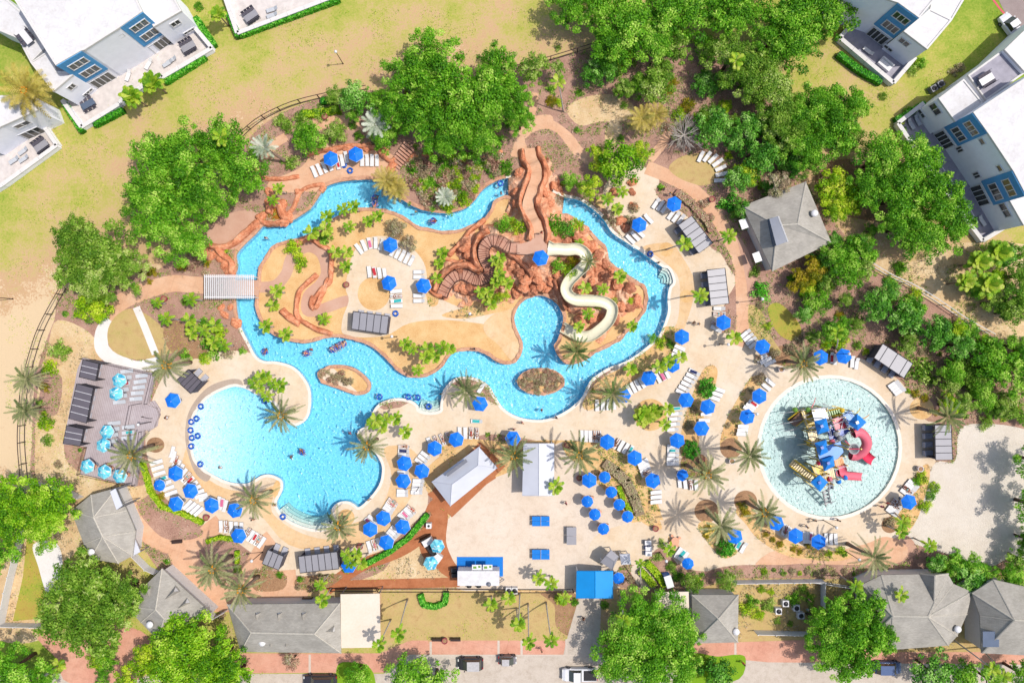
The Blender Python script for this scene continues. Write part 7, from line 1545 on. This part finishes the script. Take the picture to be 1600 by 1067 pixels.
flume([(1262,640,1.8),(1252,647,1.4),(1244,655,1.0),(1236,662,.5)], .6, 'play_brown', 'slide')
def ladder(a, c, z0, z1, m, mr, n=10, wd=1.3):
    p = PW(*a, z0); q = PW(*c, z1); d = q - p; ang = atan2(d.y, d.x); nn = Vector((-sin(ang), cos(ang), 0)) * wd / 2
    for s in (1, -1): b = MB(); b.tube([p + nn * s + Vector((0, 0, .35)), q + nn * s + Vector((0, 0, .35))], .12, 6); ppart('side_rail', b, m)
    for i in range(n): s = p + d * ((i + .5) / n); b = MB(); b.box(tuple(s), (.36, wd, .08), ang); ppart('tread', b, mr)
ladder((1236,722), (1270,748), .2, 2.6, 'play_yellow', 'play_cream', 11, 1.2); ladder((1236,660), (1254,646), .2, 1.5, 'play_yellow', 'play_brown', 8, 1.6); ladder((1276,692), (1280,716), .3, 4.0, 'play_yellow', 'play_navy', 9, 1.1); ladder((1281,648), (1314,642), 1.0, 2.6, 'play_yellow', 'play_green', 9, 1.0); ladder((1288,765), (1293,788), 2.2, .1, 'play_steel', 'play_steel', 4, .9); ladder((1296,752), (1297,764), 2.4, 1.0, 'play_steel', 'play_navy', 4, .7)
for x, y, z, m in [(1262,640,2.6,'play_green'),(1242,640,1.8,'play_green'),(1315,641,2.4,'play_yellow'),(1264,690,2.2,'play_yellow'),(1310,752,1.5,'play_blue'),(1320,746,1.3,'play_blue'),(1300,690,4.2,'play_pink'),(1306,678,3.9,'play_steel'),(1312,684,3.7,'play_steel'),(1296,748,2.6,'play_red'),(1280,723,2.8,'play_red')]:
    c = PW(x, y, z); b = MB(); b.lathe([(0, .5), (.3, .4), (.42, .1), (.36, -.3), (0, -.35)], tuple(c), 9); ppart('spray_head', b, m, smooth=True)
for a, c, z, m in [((1268,637),(1274,621),2.2,'play_red'),((1247,637),(1250,624),2.0,'play_steel'),((1258,640),(1217,646),2.0,'play_steel'),((1255,655),(1212,664),1.4,'play_steel'),((1250,668),(1224,674),1.2,'play_steel'),((1280,690),(1246,695),2.2,'play_cream'),((1336,648),(1344,637),4.2,'play_yellow'),((1349,654),(1358,647),4.2,'play_orange'),((1304,748),(1317,762),1.4,'play_steel'),((1270,760),(1240,738),2.0,'play_yellow'),((1320,662),(1332,684),3.4,'play_orange'),((1300,634),(1318,638),2.4,'play_yellow'),((1285,630),(1305,640),2.0,'play_steel'),((1293,786),(1306,782),1.0,'play_steel'),((1293,786),(1283,787),1.0,'play_steel'),((1320,688),(1345,712),3.0,'play_red'),((1292,668),(1330,668),3.8,'play_steel'),((1294,690),(1326,676),3.6,'play_steel'),((1300,660),(1312,694),4.0,'play_steel'),((1318,655),(1306,692),4.0,'play_white')]:
    p = PW(*a, z); q = PW(*c, z * .7); b = MB(); b.tube([p, p.lerp(q, .6) + Vector((0, 0, .25)), q], [.07, .06, .045], 6); ppart('spray_pipe', b, m)
tag(pl, 'many-coloured water playground with blue roofs and red slides in the round pool', 'playground')

# ------------------------------------------------------------ food trailer, lemonade stand and plaza furniture
tr = empty('food_trailer', W(748, 902)); o = tr.location
def TW(x, y, z): return W(x, y, z) - o
b = MB(); q = [TW(x, y, 2.8) for x, y in ((715,892),(780,892),(780,914),(715,914))]; b.prism([(v.x, v.y) for v in q], .7, 2.78); b.build('body', M['whitepaint'], tr)
b = MB(); b.prism(offset(ccw([(v.x, v.y) for v in q]), .05), 2.78, 2.86); rf = b.build('roof', M['flatroof'], tr)
c = TW(764, 912, 2.9); b = MB(); b.lathe([(.3, 0), (.32, .25), (.2, .35), (0, .35)], tuple(c), 12); b.build('roof_fan', M['greymetal'], rf, True)
for x in (733, 748): c = TW(x, 916, .4); b = MB(); b.tube([(c.x, c.y + .2, .4), (c.x, c.y - .1, .4)], .38, 14); b.build('wheel', M['blackmetal'], tr, True)
for x, y in ((745,886),(762,886)): 
    c = TW(x, y, 2.3); b = MB(); b.box((c.x, c.y, 2.3), (1.45, .8, .06)); h_ = b.build('hatch', M['whitepaint'], tr); b = MB(); b.box((c.x - .3, c.y, 2.345), (.5, .35, .02)); b.box((c.x + .4, c.y + .1, 2.345), (.35, .3, .02)); b.build('hatch_picture', PM['play_green'], h_)
b = MB(); c = TW(727, 888, 1.2); b.box((c.x, c.y, 1.1), (2.0, .35, .08)); b.build('counter', M['greymetal'], tr)
b = MB(); a = TW(780, 900, .5); b.tube([a, a + Vector((.8, -.5, 0))], .06, 5); b.tube([a + Vector((0, -1, 0)), a + Vector((.8, -.5, 0))], .06, 5); b.build('tow_bar', M['greymetal'], tr)
for x, y in ((709,889),(710,897)): c = TW(x, y, .5); b = MB(); b.box((c.x, c.y, .55), (.8, .6, 1.0)); b.build('generator', M['blackmetal'], tr)
tag(tr, 'white food trailer with two open green-pictured hatches on a blue mat', 'food trailer')
b = MB(); q = [W(x, y)[:2] for x, y in ((714,869.5),(786,869.5),(786,900),(714,900))]; b.prism([tuple(v) for v in q], .0, .075); tag(b.build('ground_mat', M['bluemat']), 'bright blue rectangular mat spread in front of the white food trailer', 'mat')
ls = empty('drink_stand', W(674, 864)); o = ls.location
for nm, (a, c), wd, m in (('counter', ((661,851),(675,843)), 1.0, 'whitepaint'), ('back_shelf', ((669,852),(679,868)), .9, 'blackmetal'), ('serving_table', ((677,868),(688,876)), 1.3, 'whitepaint'), ('screen', ((659,850),(676,841)), .12, 'blackmetal')):
    p = W(*a, 1.0) - o; d = W(*c, 1.0) - o - p; h = 1.0 if nm != 'screen' else 1.9; b = MB(); mid = p + d * .5; b.box((mid.x + (-.4 if nm == 'screen' else 0), mid.y + (.5 if nm == 'screen' else 0), h / 2), (d.length, wd, h), atan2(d.y, d.x)); b.build(nm, M[m], ls)
tag(ls, 'white and black drink stand between two aqua umbrellas beside the brown path', 'drink stand')
def table(px, py, dx, dy, m, label, rz=0.0, h=.75, n='table', split=True):
    p = W(px, py, h); t = empty(n, (p.x, p.y, .03), rz); b = MB()
    if split: b.box((0, dy / 4 + .01, h), (dx, dy / 2 - .02, .06)); b.box((0, -dy / 4 - .01, h), (dx, dy / 2 - .02, .06)) if False else b.box((0, -dy / 4 - .01, h), (dx, dy / 2 - .02, .06))
    else: b.box((0, 0, h), (dx, dy, .06))
    b.build('top', m, t)
    for x in (-1, 1):
        for y in (-1, 1): b = MB(); b.box((x * (dx / 2 - .12), y * (dy / 2 - .12), h / 2), (.08, .08, h)); b.build('leg', M['greymetal'], t)
    b = MB(); b.box((0, 0, h + .1), (.04, dy + .2, .16)); b.build('net', M['whitepaint'], t) if n == 'game_table' else None
    return tag(t, label, 'table')
table(845, 814, 2.7, 1.5, M['bluemat'], 'blue table tennis table on the event plaza below the white gabled pavilion', n='game_table'); table(845, 866, 2.7, 1.5, M['bluemat'], 'blue table tennis table on the event plaza left of the blue tent', n='game_table'); table(893, 837, 1.5, 2.7, M['greyroof'], 'grey game table standing lengthwise on the event plaza', n='billiard_table', h=.85)
ARC = plain('arcade_blue', A(40, 90, 200), .4)
for i, (x, y) in enumerate(((1012,847),(1013,856),(1013,864))):
    p = W(x, y, .5); t = empty('cool_box', (p.x, p.y, .03)); b = MB(); b.box((0, 0, .35), (.95, .65, .7)); b.build('body', ARC if i else M['greymetal'], t); b = MB(); b.box((0, 0, .75), (1.0, .7, .1)); b.build('lid', M['whitepaint'], t); tag(t, ('grey cool box at the top of the three beside the sandy bed', 'blue and white cool box in the middle of the three beside the sandy bed', 'blue and white cool box at the bottom of the three beside the sandy bed')[i], 'cool box')
BISTRO = plain('peach_chair', A(244, 176, 140), .6)
def bin_(px, py, col, label, z=0, nm='planter_pot', cat='pot'):
    p = W(px, py, z + .5); t = empty(nm, (p.x, p.y, z + .03)); b = MB(); b.lathe([(.3, 0), (.42, .5), (.48, .8), (.38, .8), (.34, .66)], (0, 0, 0), 14); b.build('bowl', col, t, True); b = MB(); b.lathe([(.38, .68), (.2, .74), (0, .75)], (0, 0, 0), 12); b.build('filling', M['brownmulch'], t, True); return tag(t, label, cat, px, py, 'red-brown pots')
POTM = plain('red_pot', A(168, 70, 84), .6); POTW = plain('white_pot', A(240, 226, 222), .6)
for x, y, m in [(508,183,POTM),(542,445,POTM),(257,467,POTM),(563,853,POTM),(886,695,POTM),(905,746,POTM),(1112,312,POTM),(1220,577,POTW),(1437,732,POTW),(1143,720,POTW),(1024,825,POTM),(695,1000,POTM),(323,808,POTM),(1096,720,POTM)]: bin_(x, y, m, 'round red-brown plant pot' if m is POTM else 'round white plant pot')
def picnic(px, py, label):
    p = W(px, py, .7); t = empty('picnic_table', (p.x, p.y, .03)); b = MB(); b.lathe([(0, .76), (.62, .76), (.62, .7), (0, .7)], n=16); b.build('top', BISTRO, t); b = MB(); b.tube([(0, 0, 0), (0, 0, .72)], .06, 6); b.build('pedestal', M['greymetal'], t)
    for i in range(4): a = i * pi / 2 + .5; b = MB(); b.lathe([(0, .45), (.22, .45), (.22, .4), (0, .4)], (cos(a) * .85, sin(a) * .85, 0), 10); b.tube([(cos(a) * .85, sin(a) * .85, .42), (cos(a) * .3, sin(a) * .3, .1)], .03, 4); b.build('seat', BISTRO, t)
    return tag(t, label, 'table')
picnic(1055, 845, 'round peach picnic table with four stools on the deck below the date palms')
CH = []
def chair(px, py, rz, look, z=0.0, col=None):
    if not CH:
        b = MB(); b.box((0, 0, .44), (.5, .5, .05)); CH.append(b); b = MB(); b.box((-.24, 0, .72), (.05, .48, .5)); CH.append(b); b = MB()
        for x in (-.21, .21):
            for y in (-.21, .21): b.tube([(x, y, 0), (x, y, .44)], .025, 4)
        CH.append(b)
    m = col or M['curtain']; key = m.name
    if key not in CHM: CHM[key] = [q.mesh(n_, m) for q, n_ in zip(CH, ('seat', 'backrest', 'legs'))]
    p = W(px, py, z + .4); t = empty('chair', (p.x, p.y, z + .03), rz)
    for me, n_ in zip(CHM[key], ('seat', 'backrest', 'leg_frame')): obj(n_, me, t)
    return tag(t, look, 'chair', px, py, 'chairs on the patios and decks')
CHM = {}
for x, y in [(143,722),(149,728),(175,731),(170,726),(201,741),(196,736),(925,741),(915,743),(939,740),(950,740),(948,762),(962,763),(913,777),(925,777),(961,783),(975,783),(924,798),(937,799),(974,801),(986,801),(936,820),(948,820)]: chair(x, y, R.uniform(0, 6), 'peach bistro chair beside an umbrella', DZ if x < 300 else 0, BISTRO)
def dining(px, py, rz, n, label, m=None, z=.1, L=2.2):
    p = W(px, py, z + .75); t = empty('dining_table', (p.x, p.y, z), rz); b = MB(); b.box((0, 0, .74), (L, 1.0, .06)); b.build('top', m or M['slategloss'], t)
    for x in (-1, 1): b = MB(); b.box((x * L * .4, 0, .36), (.1, .7, .72)); b.build('leg', M['greymetal'], t)
    tag(t, label, 'table'); k = n // 2
    for i in range(n):
        s = -1 if i < k else 1; u = (i % k + .5) / k * L - L / 2; dx = u * cos(rz) - s * .78 * -sin(rz) * -1; x = px + (u * cos(rz) - s * .78 * sin(rz)) / .1; y = py - (u * sin(rz) + s * .78 * cos(rz)) / .1
        chair(x, y, rz + (pi / 2 if s < 0 else -pi / 2), 'dark chair at a dining table', z)
dining(137,163,.52,6,'glass-topped dining table on the lower half of the top left villa patio'); dining(294,73,.52,8,'grey dining table on the upper half of the top left villa patio',M['greyroof']); dining(392,25,.6,8,'grey oval dining table on the patio at the top edge',M['greyroof']); dining(64,228,.62,8,'grey dining table on the patio at the left edge',M['greyroof']); dining(1542,124,.55,8,'white dining table on the roof terrace of the right-hand villa',M['whitepaint'],5.5); dining(40,58,-.9,6,'dining table on the roof terrace of the top left villa',M['whitepaint'],5.05)
for x, y, rz, lb in [(262,99,.5,'grey patio lounger left of the pair on the top left villa patio'),(268,94,.5,'grey patio lounger right of the pair on the top left villa patio'),(200,118,1.2,'white patio lounger by the wall between the two halves of the top left patio'),(232,100,1.0,'white patio lounger alone in the middle of the top left patio'),(1424,194,2.1,'dark patio lounger on the left of the pair on the right-hand villa patio'),(1434,188,2.1,'dark patio lounger on the right of the pair on the right-hand villa patio'),(37,248,.6,'grey patio lounger on the left edge patio'),(22,250,.6,'second grey patio lounger further left on the left edge patio'),(36,236,.6,'upper grey patio lounger on the left edge patio'),(425,24,.3,'grey patio lounger on the right side of the top edge patio'),(425,15,.3,'upper grey patio lounger on the right side of the top edge patio'),(1357,80,-.7,'white patio lounger in the upper part of the top right villa patio'),(1535,345,2.2,'white patio lounger at the lower end of the right-hand villa patio')]:
    t = lounger(x, y, rz, lb, 'w' if 'white' in lb else 'g', .1); THINGS[-1] = (t, lb, None, None); t['group'] = 'patio loungers'; LOUNGE.pop()
t = empty('patio_sofa', W(1381, 103, .1), -.7); b = MB(); b.box((0, 0, .3), (2.2, 1.1, .5)); b.build('seat', M['whitepaint'], t); b = MB(); b.box((0, .5, .65), (2.2, .2, .5)); b.build('backrest', M['whitepaint'], t); tag(t, 'white covered sofa on the top right villa patio', 'sofa')
for x, y, lb in ((1460,138,'left of the two grey air conditioner units beside the right-hand villa'),(1471,131,'right of the two grey air conditioner units beside the right-hand villa'),(1228,943,'upper left of the white cooling units in the courtyard'),(1245,950,'middle cooling unit of the courtyard'),(1217,955,'lower left cooling unit of the courtyard'),(1252,962,'lower right cooling unit of the courtyard'),(795,923,'left of the two white drum units at the lower lawn fence'),(804,923,'right of the two white drum units at the lower lawn fence')):
    p = W(x, y, .9); t = empty('cooling_unit', (p.x, p.y, 0), .5 if x > 1400 else 0); b = MB(); b.box((0, 0, .45), (.95, .95, .9)); b.build('casing', M['greymetal'] if x > 1400 else M['whitepaint'], t); b = MB(); b.lathe([(.38, .92), (.36, .98), (.1, .96), (0, 1.0)], (0, 0, 0), 12); b.build('fan', M['blackmetal'], t, True); tag(t, lb, 'cooling unit')

# ------------------------------------------------------------ lamp posts
def lamp(px, py, label, h=4.2):
    t = empty('lamp_post', W(px, py)); b = MB(); b.tube([(0, 0, 0), (0, 0, .3), (0, 0, h)], [.12, .07, .05], 8); b.build('post', M['metal'], t); b = MB(); b.lathe([(.05, 0), (.2, .12), (.24, .3), (.12, .42), (0, .46)], (0, 0, h), 10); b.build('lantern', M['whitepaint'], t, True); return tag(t, label, 'lamp post', px, py, 'lamp posts')
for x, y in [(536,100),(20,467),(1031,862),(1286,812),(737,492),(620,526),(955,430),(1124,538),(1167,642),(1320,700+160),(1175,470),(1305,552),(655,760),(410,862),(240,658)]: lamp(x, y, 'slim dark lamp post with a white lantern')
def bench(px, py, rz, label):
    t = empty('bench', W(px, py), rz); b = MB(); b.box((0, 0, .45), (1.6, .5, .06)); b.build('seat', M['metal'], t); b = MB(); b.box((0, .24, .72), (1.6, .05, .45)); b.build('backrest', M['metal'], t)
    for x in (-.7, .7): b = MB(); b.box((x, 0, .22), (.07, .5, .44)); b.build('leg', M['metal'], t)
    return tag(t, label, 'bench')
bench(482,934,0,'dark bench in front of the long grey-roofed building'); bench(683,997,0,'dark bench left of the pot at the lower lawn'); bench(712,997,0,'dark bench right of the pot at the lower lawn'); bench(278,845,.1,'dark bench beside the curved path at the mulch bed')
tb = empty('litter_bin', W(671, 819)); b = MB(); b.box((0, 0, .5), (.8, .8, 1.0)); b.build('body', M['whitepaint'], tb); b = MB(); b.lathe([(.2, 1.0), (.2, 1.04), (0, 1.04)], n=10); b.build('opening', M['blackmetal'], tb); tag(tb, 'white square litter bin beside the hedge on the brown path', 'litter bin')
sgn = empty('sand_toy', W(1108, 829)); b = MB(); b.box((0, 0, .3), (1.8, .25, .5), .5); b.build('board', PM['play_yellow'], sgn); b = MB(); b.box((.3, .5, .3), (1.4, .2, .5), 2.0); b.build('frame', PM['play_yellow'], sgn); b = MB(); b.lathe([(0, 1.1), (.35, .9), (.3, .4), (0, .3)], (-.2, .4, 0), 8); b.build('figure', PM['play_yellow'], sgn, True); tag(sgn, 'yellow wooden play frame under the date palm by the oval clipped bush', 'play frame')
for x, y, lb in ((1041,902,'upper blue swim ring stack at the hedge'),):
    t = empty('slide_kiosk', W(x, y)); b = MB(); b.box((0, 0, .9), (1.0, 1.8, 1.8), .3); b.build('cabinet', PM['play_blue'], t); b = MB(); b.box((0, 0, 1.85), (1.1, 1.9, .1), .3); b.build('top', PM['play_white'], t); tag(t, 'blue and white upright cabinet between the oval hedges and the twiggy tree', 'cabinet')
cover = empty('floating_islet', W(770, 510))
bpy.data.objects.remove(cover)

# ------------------------------------------------------------ vehicles
GL = M['glass']; TY = plain('tyre', A(40, 38, 40), .8); LP = plain('lamp_glass', A(236, 236, 230), .2); RL = plain('tail_lamp', A(190, 30, 36), .3)
def car(px, py, rz, col, label, kind='suv', nm='parked_car', L=4.7, Wd=1.9, roof=None):
    p = W(px, py, .8); t = empty(nm, (p.x, p.y, .04), rz); h = Wd / 2
    sec = [(-L/2, .45, .62, .86), (-L/2 + .25, .35, .95, .94), (-L * .18, .3, 1.02, 1.0), (L * .12, .3, 1.04, 1.0), (L * .2, .3, 1.0, 1.0), (L/2 - .5, .32, .9, .94), (L/2 - .05, .4, .72, .82)]
    b = MB(); 
    for x, z0, z1, k in sec:
        b.v += [(x, -h * k, z0), (x, -h * k, z1 - .1), (x, -h * k * .9, z1), (x, h * k * .9, z1), (x, h * k, z1 - .1), (x, h * k, z0)]
    for i in range(len(sec) - 1):
        for q in range(6): b.f.append((i * 6 + q, i * 6 + (q + 1) % 6, i * 6 + 6 + (q + 1) % 6, i * 6 + 6 + q)); b.mi.append(0)
    b.f += [tuple(range(5, -1, -1)), tuple(range((len(sec) - 1) * 6, len(sec) * 6))]; b.mi += [0, 0]; b.build('body', col, t)
    x0, x1 = {'suv': (-L * .42, L * .2), 'truck': (-L * .05, L * .24), 'cart': (-L * .38, L * .2)}[kind]; zt = 1.7
    b = MB(); lo = [(x0, -h * .86), (x1 + .35, -h * .84), (x1 + .35, h * .84), (x0, h * .86)]; hi = [(x0 + .3, -h * .72), (x1 - .35, -h * .72), (x1 - .35, h * .72), (x0 + .3, h * .72)]
    b.add([(*v, 1.0) for v in lo] + [(*v, zt - .06) for v in hi], [(0, 1, 5, 4), (1, 2, 6, 5), (2, 3, 7, 6), (3, 0, 4, 7), (4, 5, 6, 7)]); b.build('windows', GL, t)
    b = MB(); b.prism(offset(ccw(hi), .05), zt - .07, zt); b.build('roof', roof or col, t)
    for sx in (-L * .3, L * .31):
        for sy in (-1, 1):
            b = MB(); b.tube([(sx, sy * (h - .2), .34), (sx, sy * (h + .02), .34)], .34, 14); w_ = b.build('wheel', TY, t, True); b = MB(); b.tube([(sx, sy * (h - .05), .34), (sx, sy * (h + .035), .34)], .19, 10); b.build('rim', M['greymetal'], w_)
    for sy in (-1, 1):
        b = MB(); b.box((L/2 - .12, sy * h * .62, .72), (.16, .36, .14)); b.build('headlight', LP, t); b = MB(); b.box((-L/2 + .06, sy * h * .68, .75), (.1, .26, .2)); b.build('tail_light', RL, t); b = MB(); b.box((x1 + .1, sy * (h + .08), 1.05), (.18, .16, .12)); b.build('mirror', col, t)
    if kind == 'truck': b = MB(); b.box((-L * .28, 0, 1.0), (L * .36, Wd * .78, .06)); b.build('bed', M['blackmetal'], t)
    return tag(t, label, 'car', group='parked vehicles')
WHT = plain('white_car_paint', A(244, 244, 248), .25, .03, spec=.5); SLV = plain('grey_car_paint', A(150, 144, 146), .25, .03, metal=.4); NVY = plain('blue_car_paint', A(84, 106, 150), .25, .03, spec=.5); BLK = plain('dark_car_paint', A(60, 58, 64), .25, .03, spec=.5)
car(1583, 45, 2.2, WHT, 'white pickup truck on the grey road in the top right corner', 'truck', L=5.4); car(906, 1054, pi, WHT, 'white pickup truck half under the street oak at the bottom', 'truck', L=5.6, Wd=2.0); car(735, 1037, pi, BLK, 'dark off-road vehicle with a slatted roof rack on the paved street', 'suv', L=4.0, roof=M['lframe']); car(1387, 1043, 0, NVY, 'blue-grey car under the trees at the lower right street', 'suv', L=4.3); car(500, 1064, pi, BLK, 'dark car at the bottom edge left of the round street bed', 'suv', L=5.2); car(793, 1031, 0, SLV, 'small grey utility cart on the paved street', 'cart', L=2.9, Wd=1.3, roof=M['lframe'])
# ------------------------------------------------------------ labels: each says what sets its thing apart
LANDM = [('the round slide lagoon',842,500),('the cream water slide',915,445),('the white footbridge',368,450),('the raised wooden deck',170,650),('the wave pool edge',308,680),('the big pool',490,720),('the sandy island terrace',610,430),('the island cabana',578,505),('the rock staircase',740,415),('the rock bridge path',832,285),('the planted island',845,596),('the bare-sand island',535,595),
  ('the canvas pavilion',725,745),('the gabled pavilion',842,733),('the event plaza',840,840),('the white food trailer',748,900),('the blue tent',930,912),('the splash playground',1296,699),('the white sand beach',1530,770),('the grey east shelter',1230,352),('the river cabana',1088,366),('the path cabana',1122,448),('the upper clipped bush',1104,606),('the lower clipped bush',1079,702),('the oval clipped bush',1133,854),
  ('the top left villa',160,70),('the left edge patio',40,250),('the top right villa',1400,50),('the right edge villa',1530,250),('the lower-left roof',165,820),('the dormered roof',258,945),('the long roof',445,980),('the cream awning',563,970),('the lower lawn',720,960),('the paved street',780,1045),('the pyramid roof',1118,966),('the sprawling roof',1430,955),('the corner grey roof',1575,970),('the upper-right cabana',1396,565),('the beach cabana',1475,690),('the wave pool cabana',295,596),('the two-bay cabana',426,875),('the four-bay cabana',497,880),
  ('the upper sun deck',545,250),('the bare white tree',1062,218),('the white rail fence',1450,465),('the rusty basin',430,330),('the S-shaped walkway',490,440),('the curved path',200,520),('the white footpath strip',230,520),('the north river bend',660,330),('the east river bend',1030,440),('the west river bend',385,490),('the wave pool peninsula',440,615),('the palm peninsula',610,660),('the date palm peninsula',735,610),('the orange bed',975,730),('the yellow border',1240,855),('the lower mulch bed',350,870),('the dry grass plot',1085,265),('the splash pool bed',1150,640),('the courtyard',1220,945),('the top oaks',700,150),('the west oaks',300,290),('the top edge oaks',1040,40),('the peach path',840,200),('the drink stand',678,862),('the white board fence',30,900),('the pool steps',480,815),('the bushy palm clump',1016,648)]
ORD = ['first', 'second', 'third', 'fourth', 'fifth', 'sixth', 'seventh', 'eighth', 'ninth', 'tenth', 'eleventh', 'twelfth', 'thirteenth', 'fourteenth', 'fifteenth', 'sixteenth', 'seventeenth', 'eighteenth', 'nineteenth', 'twentieth']
def ordinal(i):
    if i < 20: return ORD[i]
    tens = {2: 'twenty', 3: 'thirty', 4: 'forty', 5: 'fifty'}[(i + 1) // 10]
    return ({2: 'twentieth', 3: 'thirtieth', 4: 'fortieth', 5: 'fiftieth'}[(i + 1) // 10]) if (i + 1) % 10 == 0 else tens + '-' + ORD[(i + 1) % 10 - 1]
FULL = ('lounger', 'succulent clump', 'flowering clump', 'tropical bush')
def place(px, py):
    nm, x, y = min(LANDM, key=lambda l: hypot(l[1] - px, l[2] - py)); dx, dy = px - x, py - y; d = hypot(dx, dy)
    if d < 14: return f'right by {nm}'
    if abs(dx) > abs(dy) * 2: r = 'left of' if dx < 0 else 'right of'
    elif abs(dy) > abs(dx) * 2: r = 'above' if dy < 0 else 'below'
    else: r = ('above' if dy < 0 else 'below') + ('-left of' if dx < 0 else '-right of')
    return f'{r} {nm}'
groups = {}
for o, look, px, py in THINGS:
    if px is None: continue
    own = look.startswith(('white lounger', 'single white', 'pale grey lounger')) or (look.endswith(' deck') and 'lounger' in look) or any(k in look for k in ('rock wall', 'rock ledge', 'rock rim', 'rock lip', 'rock bank', 'rock edge', 'rock ridge', 'rock fold', 'rock slope', 'ledge of rock', 'lawn bed', 'against the blue tent', 'clipped bright green', 'clipped green bush', 'leafless pale'))
    lab = look if own else f'{look}, {place(px, py)}'
    groups.setdefault(lab, []).append((o, px, py))
for lab, mem in groups.items():
    if len(mem) == 1: mem[0][0]['label'] = lab; continue
    xs = [m[1] for m in mem]; ys = [m[2] for m in mem]; hor = (max(xs) - min(xs)) >= (max(ys) - min(ys))
    mem.sort(key=lambda m: m[1] if hor else m[2]); n = len(mem)
    for i, (o, px, py) in enumerate(mem):
        if n == 2: w_ = ('left one' if i == 0 else 'right one') if hor else ('upper one' if i == 0 else 'lower one')
        elif i == 0: w_ = 'leftmost one' if hor else 'topmost one'
        elif i == n - 1: w_ = 'rightmost one' if hor else 'lowest one'
        else: w_ = ordinal(i) + (' from left' if hor else ' from top')
        o['label'] = f'{lab}, {w_}'
seen = {}
for o, look, px, py in THINGS:
    seen.setdefault(o['label'], []).append(o)
for k, v in seen.items():
    n_ = len(k.replace('-', ' ').split())
    if len(k.split()) > 16: print('LONG', len(k.split()), k)
    if len(v) > 1: print('SAME', len(v), k)
